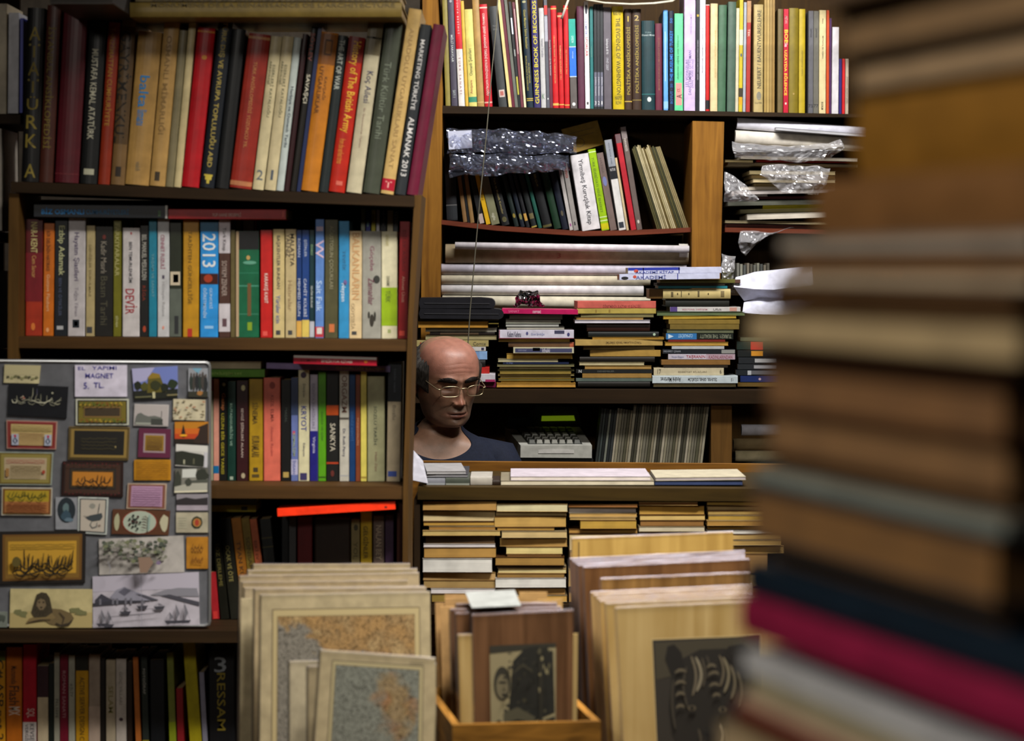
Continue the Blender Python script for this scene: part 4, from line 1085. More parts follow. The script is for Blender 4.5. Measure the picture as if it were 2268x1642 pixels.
s(1030, 1104, 718, 726, '9c8a3c', 'thin olive booklet beside the amber envelope|', kind='m', dY=.12, pages='a89448')
s(942, 1100, 727, 735, 'c8c4b0', 'white and grey booklet', pages='b8b4a4')
s(952, 1096, 735.5, 743, '241c18', 'black spined book with brown title', 'p 975 1060 .2 .8 4c3820', face='spine', kind='h')
s(942, 1100, 743.5, 753, '7c7450', 'olive cream book', pages='a89c70')
s(922, 1082, 754, 768, 'b0a068', 'cream spined book with grey title', 'l 930 934 .3 .7 982818;t 1048 1076 6c6448 H .25 .7 Comte', face='spine')
s(934, 1076, 768.5, 778, 'd0ccc8', 'white spined book with dark end mark', 'p 1066 1072 .2 .8 30304c', face='spine')
s(940, 1079, 778.5, 797, '8cb0dc', 'pale blue spined book', 'b 940 1062 7c9cc8', face='spine')
s(940, 1075, 797.5, 813, '1c1a18', 'black book low behind the head|', face='spine', kind='h')
s(946, 1084, 813.5, 828, 'b02420', 'red book low behind the head|', face='spine')
s(936, 1097, 828.5, 846, 'cdc8d0', 'white covered book with a magenta foot', 'p 1075 1097 0 .3 a01c58', face='spine', dY=-.02)
s(930, 1098, 846.5, 859, '801848', 'magenta book, lowest behind the man|', face='spine')

S2 = Stack(YS, 'in the stack topped by crumpled plastic', 'books stacked under the crumpled plastic', .14)
s = S2.lay
s(1112, 1280, 684, 695, 'c01a5c', 'magenta magazine with a white cover', 't 1126 1150 e07098 H .3 .7 SANAT;t 1180 1198 f0d0e0 H .25 .75 DEFTERİ', face='spine', kind='m', slope=2, dY=-.015)
s(1128, 1246, 697, 708, '6c7064', 'grey green booklet', pages='8c9080')
s(1120, 1242, 709, 717, '989c8c', 'pale grey booklet just above the white paged pair|', pages='b4b4a4')
s(1120, 1238, 717.5, 724, '50544c', 'white paged book, upper of a thin pair,', pages='b8b8b0')
s(1122, 1250, 724.5, 730.5, '5c5c54', 'white paged book, lower of a thin pair,', pages='aca898')
s(1105, 1271, 731, 750, 'd6d2e0', 'white paperback with script title and ink flower', 't 1124 1154 404058 H .25 .75 Kelami Kefenu;t 1176 1206 8c94b8 H .35 .65 Güven Sarıdoğan;p 1228 1250 .55 .95 3c3c58;l 1256 1262 .25 .7 3c3c70;b 1105 1107 802038;p 1105 1271 0 .06 902844;l 1165 1170 .4 .8 4c4c80', face='spine', dY=-.01)
s(1104, 1262, 750.5, 757.5, 'ac8a48', 'tan book right under the white scripted one|', pages='b8984c')
s(1126, 1271, 758, 769, '6a4c34', 'brown spined book with red end', 'p 1262 1271 0 1 b05838', face='spine', kind='h')
s(1137, 1271, 769.5, 783, 'cdc8a8', 'blue and cream framed paperback', 'p 1141 1267 .15 .82 3e4264;t 1148 1166 9498b8 H .4 .65 DOSTOYEVSKİ;t 1201 1218 d0ccd8 H .25 .75 ithaki;p 1180 1196 .4 .95 15181c', face='spine', dY=-.012)
s(1122, 1268, 783.5, 795, 'b08c3c', 'ochre book with frayed pages', pages='b8943c')
s(1103, 1236, 795.5, 802, 'b8b088', 'cream thin book', pages='bcb490')
s(1114, 1260, 802.5, 807, '1a2444', 'navy thin book', 't 1122 1136 5c6ca0 H .2 .8 M. EMRE', face='spine')
for i in range(8):
    y0 = 807.5 + i * 5.2
    cc = ['6c6c4c', 'b0a47c', '24241c', 'a89448', '5c4c1c', 'b49c50', '8c7420', '141814'][i]
    s(1101 + (i * 5) % 9, 1272 - (i * 7) % 14, y0, y0 + 4.8, cc, 'thin yellowed magazine in the sheaf low in the plastic topped stack|', kind='m', pages=['a09868', 'b8ac84', '6c6c48', 'b09848'][i % 4], dY=.004 * (i % 3))
s(1100, 1275, 849, 858, 'c0903c', 'orange tan folder jutting out lowest', kind='m', pages='c0903c', dY=-.02)
pb_ = [[P(1136 + k * 17, 676 + 3 * (k % 2), 5.93 - .02 * math.sin(k)) for k in range(5)], [P(1146 + k * 12, 655 - 4 * (k % 2), 5.9) for k in range(5)], [P(1153 + k * 9, 643 + 3 * (k % 2), 5.95) for k in range(5)]]
crumple('plastic_wrap', pb_, plastic(.5, '9c9c9c', .08, 90), 'crumpled clear plastic wrap on the magenta magazine', 'plastic wrap', .014, 60, seed=9, nu=36, nv=22)

S3 = Stack(YS, 'in the stack topped by the pink book', 'books stacked under the pink book', .14)
s = S3.lay
s(1279, 1453, 667, 683, 'cc6458', 'pink spined book', 't 1335 1420 8c3c34 H .15 .5 ÖĞRETMENİN ELKİTABI VE GÜNLÜĞÜ', face='spine', yaw=2.5)
s(1278, 1453, 683.5, 695, 'b4a050', 'yellowed book right under the pink one|', 'p 1318 1322 .2 .8 8c7430;p 1348 1352 .2 .8 8c7430', face='spine', yaw=2)
s(1286, 1448, 695.5, 703, '5c563c', 'dark drab book', pages='7c7448')
s(1276, 1425, 703.5, 708.5, '8c6c34', 'thin tan book above a white one|', pages='b89450')
s(1273, 1440, 709, 716, 'b8b4bc', 'slim white book', pages='d0ccd4', dY=-.01)
s(1300, 1439, 717, 734, '38201a', 'dark reddish brown book', face='spine', kind='h')
s(1303, 1459, 735, 747, '1a201f', 'black book with a green spot', 'l 1446 1452 .25 .75 a8c0a8', face='spine', kind='h')
s(1312, 1471, 747.5, 752, 'b08838', 'thin amber book under the black one', pages='c09840', dY=-.008)
s(1274, 1468, 752.5, 766, 'b89a58', 'broad tan book with inverted capitals', 't 1342 1421 5c4824 V .3 .7 TÜRKÇE KULLANMA TEKNİK ÖĞRETİMİ', face='spine', yaw=3, dY=-.01)
s(1292, 1450, 766.5, 775, '6c5c38', 'drab brown book', pages='94804c')
s(1307, 1463, 775.5, 790, 'b08c44', 'thick tan book with mottled edge', face='spine')
s(1284, 1450, 790.5, 802, '201c18', 'blackish book above a slim cream one|', face='spine', kind='h')
s(1283, 1427, 802.5, 809.5, 'a89c74', 'slim cream book', pages='c0b48c')
s(1295, 1443, 810, 818, '8c6c34', 'tan book above a black lettered one|', pages='a88444')
s(1276, 1445, 818.5, 827, '1e2020', 'black book with white initial', 't 1282 1288 c8ccc8 H .2 .8 N;t 1320 1364 5c605c H .35 .65 DENEMELER', face='spine')
s(1290, 1443, 827.5, 837.5, 'a07c40', 'ochre brown book second from the bottom|', face='spine')
s(1276, 1445, 838, 845, '5c6a62', 'grey green book', face='spine')
s(1280, 1440, 845.5, 857, '1c1a16', 'black book, bottom one', face='spine', kind='h')

S4 = Stack(YS, 'in the stack topped by rolled magazines', 'books stacked under the rolled magazines', .14)
s = S4.lay
s(1391, 1598, 593, 607, 'd0d4ee', 'upper white and blue rolled magazine|', 'p 1391 1506 .55 1 2434a0;t 1400 1500 3848a0 H .1 .5 AKADEMİ KİTAP;p 1424 1426 0 1 30307c;p 1503 1505 0 1 202c8c;l 1404 1414 .2 .7 c8503c', face='spine', kind='m', dY=-.03, slope=-2)
s(1372, 1594, 607.5, 621, 'ccd0ea', 'lower white and blue rolled magazine with dark fold|', 't 1408 1475 5c64a0 H .2 .8 AKADEMİ;p 1424 1426 0 1 30307c;p 1500 1502 0 1 202c8c;l 1376 1392 .1 .6 14141c;l 1402 1410 .3 .8 c8503c', face='spine', kind='m', dY=-.03, slope=-3)
s(1462, 1640, 619, 627, '6c6a34', 'long olive green book with dark end', 'p 1628 1640 0 1 5c3c30', face='spine')
s(1455, 1606, 627.5, 633, '302a20', 'dark crumpled folder', kind='m', pages='3c3424')
s(1458, 1611, 633.5, 639, '2c8494', 'thin teal book', face='spine')
s(1438, 1468, 640, 662, '7c5c2c', 'brown book end beside the banded cream spine|', face='spine', dY=.004)
s(1468.5, 1618, 640, 662, 'ccb87c', 'cream spine with dark grouped bands', 'p 1486 1491 .2 .7 5c5030;p 1508 1510 .2 .8 5c5030;p 1545 1549 .2 .8 5c5030;p 1596 1604 .2 .8 7c6c44;l 1499 1502 .4 .6 4c4020;l 1524 1527 .4 .6 4c4020;l 1567 1570 .4 .6 4c4020', face='spine', kind='h', dY=-.006)
s(1474, 1615, 662.5, 679, '2a2c28', 'wide black book with scuffed edge', face='spine', kind='h')
s(1484, 1640, 680, 690.5, 'ccc8c4', 'white paperback with purple end', 'p 1484 1500 0 1 4c3878;t 1510 1568 b46878 H .3 .65 KÜLTÜREL DEĞİŞİM;t 1576 1602 6c6464 H .3 .65 Ufuk;p 1616 1632 .1 .9 c09080', face='spine')
s(1455, 1650, 691, 699.5, '46583a', 'dark green broad board book', pages='5c6c44')
s(1469, 1631, 700, 707.5, 'a8882c', 'wavy yellowed book', pages='b4942c', slope=-2)
s(1481, 1638, 708, 718, '8c7434', 'tan book, upper of two alike,', face='spine')
s(1484, 1637, 718.5, 730, '7c6830', 'darker tan book, lower of two alike,', face='spine')
s(1477, 1625, 730.5, 738, '4c5038', 'drab green book', pages='64684c')
s(1475, 1624, 738.5, 752, '1d231e', 'black and blue spined book with arrow', 'p 1475 1543 0 1 246ca8;t 1480 1492 c0d4e4 H .2 .8 ▶;t 1502 1534 a8cce8 V .2 .8 CUMHURİYET;t 1550 1620 8c9078 V .25 .75 TURKEY: THE REALITY', face='spine')
s(1480, 1606, 752.5, 757.5, '7c2820', 'thin red book', face='spine')
s(1473, 1613, 758, 766, 'b08834', 'ochre book with curled edge', pages='bc943c')
s(1488, 1604, 767, 773.5, 'b8bcbc', 'slim white book on a black one', face='spine')
s(1468, 1628, 774, 784, '20242a', 'black book with grey title and pale corner', 't 1470 1508 8c9098 H .3 .7 MEHMET ÇINAR;p 1598 1628 .1 .9 8c8c88', face='spine')
s(1480, 1628, 784.5, 796.5, 'c8c0cc', 'white and pink lettered book', 't 1488 1514 646c94 H .3 .65 Neşe Özgen;t 1520 1562 a83848 H .2 .75 TAŞRANIN;p 1564 1628 0 1 b098a4;t 1570 1622 843c4c H .2 .7 KADINLARINDAN', face='spine')
s(1465, 1617, 797, 808.5, '8a6434', 'plain brown book', face='spine')
s(1470, 1612, 809, 814.5, '2c241c', 'thin blackish book', face='spine')
s(1448, 1603, 815, 832, 'c4b898', 'thick cream book with small print', 't 1456 1464 5c5444 H .25 .75 17;t 1500 1568 7c7058 H .4 .6 EDEBİYAT BİLGİLERİ;t 1594 1598 5c5444 H .3 .7 6', face='spine')
s(1445, 1634, 832.5, 849.5, 'c4d0d4', 'pale blue white book with inverted black title', 't 1463 1508 2c3034 V .3 .75 André Martinet;t 1524 1588 2c3034 V .3 .75 İŞLEVSEL GENEL DİLBİLİM;t 1619 1624 5c6468 V .35 .65 15', face='spine', dY=-.012)
s(1447, 1630, 850, 857, 'a89c78', 'cream book, bottom one', pages='a89c70', dY=-.006)

S5 = Stack(YS + .02, 'in the short stack beside the blurred tower', 'books stacked beside the blurred tower', .14)
s = S5.lay
for i, (x0, x1, y0, y1, cc, dd, op) in enumerate(((1640, 1760, 748, 756, '5c6048', 'olive grey book', ''), (1632, 1758, 757, 775, '20302a', 'black green book with a red end', 'p 1663 1690 0 1 c02c1c'), (1634, 1760, 776, 791, '1c2020', 'black book with an orange end', 'p 1664 1690 .15 .9 d08c1c'),
        (1636, 1770, 792, 806, '24282c', 'charcoal book with a white end', 'p 1672 1720 .2 .8 b0b0b0'), (1634, 1770, 807, 819, '282c30', 'slate book with a pale grey end', 'p 1670 1720 .2 .8 9c9ca0'), (1630, 1765, 820, 832, '20262c', 'dark book with a silver corner', 'p 1656 1664 .1 .9 b0b4b8;p 1664 1740 .2 .9 5c5c60'),
        (1640, 1765, 833, 847, '1a2c64', 'navy blue book', 'l 1680 1686 .3 .7 b8a0b0'), (1634, 1765, 848, 857, '6c5424', 'brown book, bottom one', ''))):
    s(x0, x1, y0, y1, cc, dd, op, face='spine', yaw=-4)

# ---- till on the lower shelf
till = empty('cash_register', P(1235, 1022, 5.95), 'grey cash register with sloping keyboard and green display', 'cash register')
FLc, FRc, BLc, BRc = P(1153, 987, 5.87), P(1311, 987, 5.87), P(1119, 946, 6.13), P(1284, 946, 6.13)
def deck(u, v, h=0):
    p = (FLc * (1 - u) + FRc * u) * (1 - v) + (BLc * (1 - u) + BRc * u) * v
    return p + Vector((0, -.1, 1)).normalized() * h
GREY = mat('b4b4ac', 'cover')
hb = MB()
fr = [P(x, y, 5.87) for x, y in ((1153, 1006), (1180, 1009), (1235, 1011), (1285, 1009), (1311, 1005))]
zb = fr[2].z - .004
vs = [FLc, FRc, BRc, BLc] + [Vector((p.x, p.y, zb)) for p in (FLc, FRc, BRc, BLc)]
hb.add(vs, [(0, 1, 2, 3), (4, 7, 6, 5), (0, 4, 5, 1), (1, 5, 6, 2), (2, 6, 7, 3), (3, 7, 4, 0)], GREY)
hb.add([deck(u, v, .0008) for u, v in ((.12, .06), (.88, .06), (.88, .9), (.12, .9))], [(0, 1, 2, 3)], mat('3c3e3a', 'cover'))
hb.add([deck(u, 0, 0) + Vector((0, -.0012, -.012 + .004 * math.cos((u - .5) * 5))) for u in (.25, .4, .6, .75)] + [deck(u, 0, 0) + Vector((0, -.0012, -.02)) for u in (.75, .6, .4, .25)], [tuple(range(8))], mat('cccac4', 'cover'))
hb.build('body', till)
kb = MB()
KEYM, KEYD = mat('8c8c84', 'cover'), mat('5c5e5a', 'cover')
for r_ in range(5):
    for k_ in range(7):
        u0, v0 = .14 + k_ * .105, .08 + r_ * .16
        q = [(u0, v0), (u0 + .082, v0), (u0 + .082, v0 + .125), (u0, v0 + .125)]
        t_ = [deck(u, v, .009) for u, v in ((u0 + .008, v0 + .012), (u0 + .074, v0 + .012), (u0 + .074, v0 + .113), (u0 + .008, v0 + .113))]
        kb.add([deck(u, v, .001) for u, v in q] + t_, [(4, 5, 6, 7), (0, 1, 5, 4), (1, 2, 6, 5), (2, 3, 7, 6), (3, 0, 4, 7)], KEYD if k_ in (0, 6) else KEYM)
kb.build('keypad', till)
hd = MB()
a0, a1 = P(1150, 948, 6.14), P(1290, 902, 6.14)
hd.prism([(P(x, y, 6.14).x, P(x, y, 6.14).z) for x, y in ((1128, 948), (1290, 948), (1278, 903), (1190, 901))], 6.14, 6.2, mat('3a3d3c', 'cover'))
hd.build('display_hood', till)
LCD, lnt, lb_ = newmat('lit_display')
lb_.inputs['Base Color'].default_value = rgb('4c6010')
lb_.inputs['Emission Color'].default_value = rgb('8ca81c')
lb_.inputs['Emission Strength'].default_value = .3
sc_ = MB()
sc_.prism([(P(x, y, 6.136).x, P(x, y, 6.136).z) for x, y in ((1199, 933), (1274, 932), (1271, 921), (1200, 922))], 6.134, 6.1399, LCD)
sc_.build('display', till)
pc = MB()
pc.prism([(P(x, y, 6.1).x, P(x, y, 6.1).z) for x, y in ((1122, 948), (1178, 946), (1172, 925), (1126, 928))], 6.1, 6.2, mat('2c2e30', 'cover'))
pc.build('printer_cover', till)
dr = MB()
q0, q1 = P(1148, 1029, 5.875), P(1314, 1011, 5.875)
dr.box((q0.x, 5.875, q0.z + .002), (q1.x, 6.06, zb - .0005), mat('16181a', 'cover'), .003)
tag(dr.build('cash_box'), 'black cash box under the grey register', 'cash box')

# ---- magazines filed upright beside the till
MR = Row(5.9, '', 'magazines filed under the rear counter', .14, 'm', (905, 1030, 1960, 1034, 5.85))
pal = ['6c6858', '8c8670', '4a483a', '7c6a50', '9c9682', '54523f', '747060', '685a44', 'a8a08c', '3c3a30', '847c66', '5c584a']
x = 1318
i = 0
while x < 1553:
    w_ = [5.2, 4.4, 6, 4.8, 5.4][i % 5]
    yt = 905 + (i * 7) % 6 if x < 1385 else 897
    cc = pal[(i * 5 + i // 3) % 12]
    if x < 1350:
        cc = ['2c302e', '3c4442', '1c2020', '787c70', '24282a', '343838'][i % 6]
    MR.bk(x, x + w_, 1022, yt, .125 * (1022 - yt), cc, 'thin magazine in the upright file between register and post|', kind='m')
    x += w_ + .8
    i += 1
RG3 = 'paper rolls under the rear counter'
roll(1642, 1790, 940, 965, 5.95, 'd4d4e0', 'white paper roll under the counter, top of three', RG3, dark='1c2430')
roll(1624, 1790, 971, 997, 5.95, '94805c', 'tan paper roll under the counter, middle of three', RG3, dark='201c14')
roll(1628, 1790, 998, 1023, 5.95, 'c0b490', 'cream paper roll under the counter, lowest of three', RG3, dark='1c2430')

# ------------------------------------------------------------------ front counter
fc = empty('counter', (.15, 4.8, 0), 'front counter with orange back board and paperback stacks beneath', 'counter')
plank('back_board', [(900, 1022), (1830, 1030), (1830, 2050), (900, 2050)], 5.0, .022, W_OH, fc)
plank('counter_top', [(925, 1079), (1830, 1084), (1830, 1112), (925, 1107)], 4.62, .38, wood('40300f', 'x'), fc)
plank('shelf', [(931, 1338), (1815, 1342), (1815, 1366), (931, 1362)], 4.62, .38, W_D, fc)
plank('side_panel', [(917, 1107), (930, 1107), (930, 2200), (917, 2200)], 4.63, .37, W_DV, fc)
plank('side_panel', [(1816, 1112), (1830, 1112), (1830, 2200), (1816, 2200)], 4.63, .37, W_DV, fc)
CT = Stack(4.665, 'lying on the front counter', 'papers lying on the front counter', .2)
s = CT.lay
s(1109, 1449, 1065, 1075, '8c8470', 'wide cream paged volume, lower of two', pages='dcd4bc', kind='p', d=.2)
s(1131, 1441, 1055.5, 1064.5, 'cdc4d0', 'wide white paged volume, upper of two', pages='e8e0d8', kind='m', d=.19)
s(1450, 1645, 1066, 1075, '1c2030', 'dark blue folder of loose sheets', pages='30406c', kind='m', d=.18, name='paper_folder', cat='papers')
s(1452, 1652, 1058, 1065.5, 'c8c0a8', 'pale folder of loose sheets', pages='b4acb0', kind='m', d=.18, slope=-2, name='paper_folder', cat='papers')
s(1042, 1090, 1056, 1075, 'b8b4ac', 'small white carton', face='spine', kind='h', name='carton', cat='box', d=.12)
s(987, 1040, 1058, 1075, '4c544c', 'dull green carton', 'b 987 1040 4c544c;p 987 1040 0 .25 a8b0a8', face='spine', kind='h', name='carton', cat='box', d=.12)
s(945, 986, 1059, 1075, '8c909c', 'grey carton with pale foot', 'p 945 986 0 .3 b4bcc4', face='spine', kind='h', name='carton', cat='box', d=.12)
s(1091, 1107, 1064, 1075, '2c2018', 'tiny dark brown carton', face='spine', kind='h', name='carton', cat='box', d=.1)
s(938, 1036, 1051, 1057.5, '3c4048', 'dark booklet on the cartons', kind='m', pages='9c9ca4', slope=0)
s(945, 1032, 1044, 1050.5, 'a8a8ac', 'pale grey booklet on the cartons', kind='m', pages='b8b8bc', yaw=4)
def tilted(name, pts, m, label, cat, th=.001):
    """sheet through four points (x, y, Y)"""
    v = [P(*p) for p in pts]
    n_ = (v[1] - v[0]).cross(v[3] - v[0]).normalized() * th
    b_ = MB()
    b_.add(v + [p + n_ for p in v], [(0, 1, 2, 3), (7, 6, 5, 4), (0, 4, 5, 1), (1, 5, 6, 2), (2, 6, 7, 3), (3, 7, 4, 0)], m)
    return tag(b_.build(name), label, cat)
tilted('paper_sheet', [(915, 1065, 4.64), (948, 1072, 4.62), (937, 1022, 4.72), (914, 996, 4.76)], mat('b0b0bc', 'paper'), 'grey white sheet propped at the bookcase end on the counter', 'paper')

KP = ['b48c4c', 'c8b07c', 'a8803c', 'c4a058', '947040', 'd0bc8c', 'bc9450', 'ac8c58']
KC = ['7c5c34', '9c8c6c', '6c4c24', 'b4945c', '54381c']
def low(name, group, x0, x1, layers, ordn):
    st = Stack(4.628, name, group, .19)
    for i, L_ in enumerate(layers):
        y0, y1 = L_[0], L_[1]
        pg = L_[2] if len(L_) > 2 else KP[(i * 3 + x0) % 8]
        a_ = x0 + (L_[3] if len(L_) > 3 else (i * 5) % 4)
        b_ = x1 - (L_[4] if len(L_) > 4 else (i * 3) % 5)
        d_s = {'w': 'white', 'c': 'cream', 't': 'tan', 'b': 'brown'}
        st.lay(a_, b_, y0 + .4, y1, KC[(i * 2 + x1) % 5] if pg not in ('d8d8d4', 'd4d0d4') else 'b8b4b0', '%s paged paperback, %s in %s|' % (tone(pg), ordn[i], name), kind='p', pages=pg, yaw=((i * 37) % 5 - 2) * .8, dY=.004 * ((i * 3) % 4))
def tone(h):
    r, g_, b2_ = (int(h[i:i + 2], 16) for i in (0, 2, 4))
    if b2_ > 200:
        return 'white'
    if b2_ > 130:
        return 'grey white' if abs(r - b2_) < 20 else 'pale cream'
    if b2_ > 112:
        return 'cream'
    if b2_ > 82:
        return 'sandy'
    return 'tan' if r > 165 else 'brown'
ORD = ['topmost', 'second', 'third', 'fourth', 'fifth', 'sixth', 'seventh', 'eighth', 'ninth', 'tenth', 'eleventh', 'twelfth', 'thirteenth', 'fourteenth', 'fifteenth', 'sixteenth']
low('the low stack touching the bookcase post', 'paperbacks stacked at the bookcase post', 936, 1100,
    [(1110, 1131), (1132, 1155, 'd4c090'), (1156, 1165, 'b8903c'), (1165.5, 1175, '9c7434', 14, 3), (1175.5, 1187, 'c4ac6c', 0, -8), (1187.5, 1204, '4c3820', 6, 4), (1204.5, 1212.5, 'd4d0d4'), (1213, 1236, 'b08844'), (1237, 1268, 'd8d8d4', 0, 10), (1268.5, 1285, 'bc9c68'), (1285.5, 1303, 'a08450'), (1303.5, 1315, 'd4d0d4', 18, 2), (1315.5, 1334, '8c7430', 20, 6)], ORD)
low('the second low stack from the bookcase', 'paperbacks in the second low stack', 1097, 1258,
    [(1116, 1134, 'd0c8a0', 3, 1), (1134.5, 1143.5, 'c4b07c'), (1144, 1168, 'c09c54', -2, 4), (1168.5, 1176, 'a8843c', 4, 30), (1176.5, 1192, 'c8b07c', 14, 2), (1192.5, 1211, 'b08c4c', 10, 2), (1211.5, 1228, 'd4c484', 24, 12), (1228.5, 1233.5, '8c6434', 26, 14), (1234, 1253, 'a07c3c', 0, 8), (1253.5, 1259, '30200f', 4, 4), (1259.5, 1270, 'd0c490', 6, 4), (1270.5, 1280, '8c6c34', 4, 8), (1280.5, 1302, 'd8d8d4', 0, 4), (1302.5, 1318, 'b0884c', 2, 6), (1318.5, 1334, 'bc9448', 8, 2)], ORD)
low('the third low stack from the bookcase', 'paperbacks in the third low stack', 1259, 1412,
    [(1117, 1124.5, '8c5c2c'), (1125, 1136, 'd4d0d4'), (1136.5, 1146, 'c09c58'), (1146.5, 1152, 'b49c64'), (1152.5, 1172, 'b8943c', 26, 2), (1172.5, 1182, 'a8803c'), (1182.5, 1220), (1220.5, 1260), (1260.5, 1300), (1300.5, 1334)], ORD)
low('the fourth low stack from the bookcase', 'paperbacks in the fourth low stack', 1415, 1563,
    [(1112, 1120, '7c5428', 0, 18), (1120.5, 1140, 'c49c48'), (1141, 1153, 'd0b470'), (1153.5, 1166, '8c6430'), (1166.5, 1178, 'c8c0a8'), (1178.5, 1220), (1220.5, 1260), (1260.5, 1300), (1300.5, 1334)], ORD)
low('the low stack beside the blurred tower', 'paperbacks in the fifth low stack', 1566, 1700,
    [(1112, 1120, 'b89848'), (1120.5, 1131), (1131.5, 1141, 'a88c4c'), (1141.5, 1153, 'b0903c'), (1153.5, 1165), (1165.5, 1174, 'a8843c'), (1174.5, 1183, 'd8d8d4', 0, -40), (1183.5, 1196, 'c0a060', 20, -30), (1196.5, 1209, 'b49454', 20, -30), (1209.5, 1226, 'bc9c5c', 16, -36), (1226.5, 1270), (1270.5, 1300), (1300.5, 1334)], ORD)
# ------------------------------------------------------------------ magnet board
YB = 4.212
mb_ = empty('magnet_board', P(220, 1393, YB), 'grey metal board in a thin silver frame covered with picture magnets', 'board')
plank('panel', [(-40, 800), (463, 803), (463, 1387), (-40, 1387)], YB, .012, mat('62646a', 'paper'), mb_)
frm = MB()
def rail(p0, p1, r=.0032):
    frm.tube([P(*p0, YB), P(*p1, YB)], r, mat('c4c8cc', 'metal'), 10)
rail((-44, 799), (456, 803)); rail((464, 812), (464, 1376)); rail((-44, 1386), (454, 1386))
frm.tube([P(456, 803, YB), P(462, 806, YB), P(464, 812, YB)], .0032, mat('c4c8cc', 'metal'), 10)
frm.tube([P(464, 1376, YB), P(462, 1383, YB), P(454, 1386, YB)], .0036, mat('c4c8cc', 'metal'), 10)
frm.build('frame', mb_)

class Art:
    """drawing on a flat front: unit square, origin at the upper corner"""
    def __init__(s, b_, q, Y):
        s.b, s.q, s.Y, s.k = b_, q, Y, 1
    def at(s, u, v, k):
        a_, b_, c_, d_ = s.q
        x = (a_[0] * (1 - u) + b_[0] * u) * (1 - v) + (d_[0] * (1 - u) + c_[0] * u) * v
        y = (a_[1] * (1 - u) + b_[1] * u) * (1 - v) + (d_[1] * (1 - u) + c_[1] * u) * v
        return P(x, y, s.Y - .00016 * k)
    def poly(s, pts, col, kind='ink', k=None):
        s.k += 1
        m = col if not isinstance(col, str) else mat(col, kind)
        s.b.add([s.at(u, v, k or s.k) for u, v in pts], [tuple(range(len(pts)))], m)
    def rect(s, a_, b_, c_, d_, col):
        s.poly([(a_, b_), (c_, b_), (c_, d_), (a_, d_)], col)
    def blob(s, u, v, ru, rv, col, n=14, jag=0, sd=0):
        rr = random.Random(sd + int(u * 100) + int(v * 1000))
        s.poly([(u + ru * math.cos(t) * (1 - jag * rr.random()), v + rv * math.sin(t) * (1 - jag * rr.random())) for t in [2 * math.pi * i / n for i in range(n)]], col)
    def line(s, pts, wd, col, asp=1.0):
        s.k += 1
        vs, fs = [], []
        n = len(pts)
        for i, (u, v) in enumerate(pts):
            a_, b_ = pts[max(i - 1, 0)], pts[min(i + 1, n - 1)]
            du, dv = (b_[0] - a_[0]) * asp, b_[1] - a_[1]
            L_ = math.hypot(du, dv) or 1
            w_ = wd * (.45 if i in (0, n - 1) else 1)
            nu, nv = -dv / L_ * w_ / asp, du / L_ * w_
            vs += [s.at(u + nu, v + nv, s.k), s.at(u - nu, v - nv, s.k)]
        for i in range(n - 1):
            fs.append((2 * i, 2 * i + 1, 2 * i + 3, 2 * i + 2))
        s.b.add(vs, fs, mat(col, 'ink'))
    def rows(s, u0, u1, v0, v1, n, col, wd=.012, amp=.012, seed=1):
        rr = random.Random(seed)
        for i in range(n):
            v = v0 + (v1 - v0) * (i + .5) / n
            s.line([(u0 + (u1 - u0) * j / 24, v + rr.uniform(-amp, amp)) for j in range(25)], wd, col, 1.6)
    def frame(s, cols, w0=0.0):
        """nested borders: (colour, inset) from the outside in"""
        for c_, i_, j_ in cols:
            s.rect(i_, j_, 1 - i_, 1 - j_, c_)
    def txt(s, t, u0, u1, v0, v1, col):
        s.k += 1
        vs, fs = fit_text(t, 1, 1)
        mx = max(abs(x) for x, _ in vs) * 2
        s.b.add([s.at((u0 + u1) / 2 + x / mx * (u1 - u0), (v0 + v1) / 2 - y * (v1 - v0), s.k) for x, y in vs], fs, mat(col, 'ink'))

def magnet(q, base, label, draw, name='picture_magnet', Y=YB - .0035, th=.0028, cat='magnet', group='picture magnets on the grey board', kind='cover'):
    if len(q) == 2:
        (a_, b_), (c_, d_) = q
        q = [(a_, b_), (c_, b_), (c_, d_), (a_, d_)]
    pts = [P(x, y, Y) for x, y in q]
    b_ = MB()
    b_.prism([(p.x, p.z) for p in pts][::-1], Y, Y + th, mat(base, kind))
    if draw:
        draw(Art(b_, q, Y))
    return tag(b_.build(name), label, cat, group)

def script(A_, v, u0, u1, col, wd=.03, seed=0, tall=.3, n=9):
    """flowing pen strokes along a line: uprights and bowls"""
    rr = random.Random(seed)
    A_.line([(u0 + (u1 - u0) * i / 14, v + .05 * math.sin(i * 1.9 + seed) + .03 * math.sin(i * .8)) for i in range(15)], wd, col, 1.6)
    for i in range(n):
        u = u0 + (u1 - u0) * (i + .5) / n
        h_ = tall * rr.uniform(.5, 1.1)
        k_ = rr.uniform(-.02, .05)
        A_.line([(u + k_, v - h_), (u + k_ * .3, v - h_ * .4), (u, v)], wd * .8, col, 1.6)
    for i in range(4):
        u = u0 + (u1 - u0) * (i + .6) / 4.4
        A_.line([(u - .06, v + .02), (u - .03, v + .1), (u + .02, v + .12), (u + .07, v + .05)], wd * .8, col, 1.6)

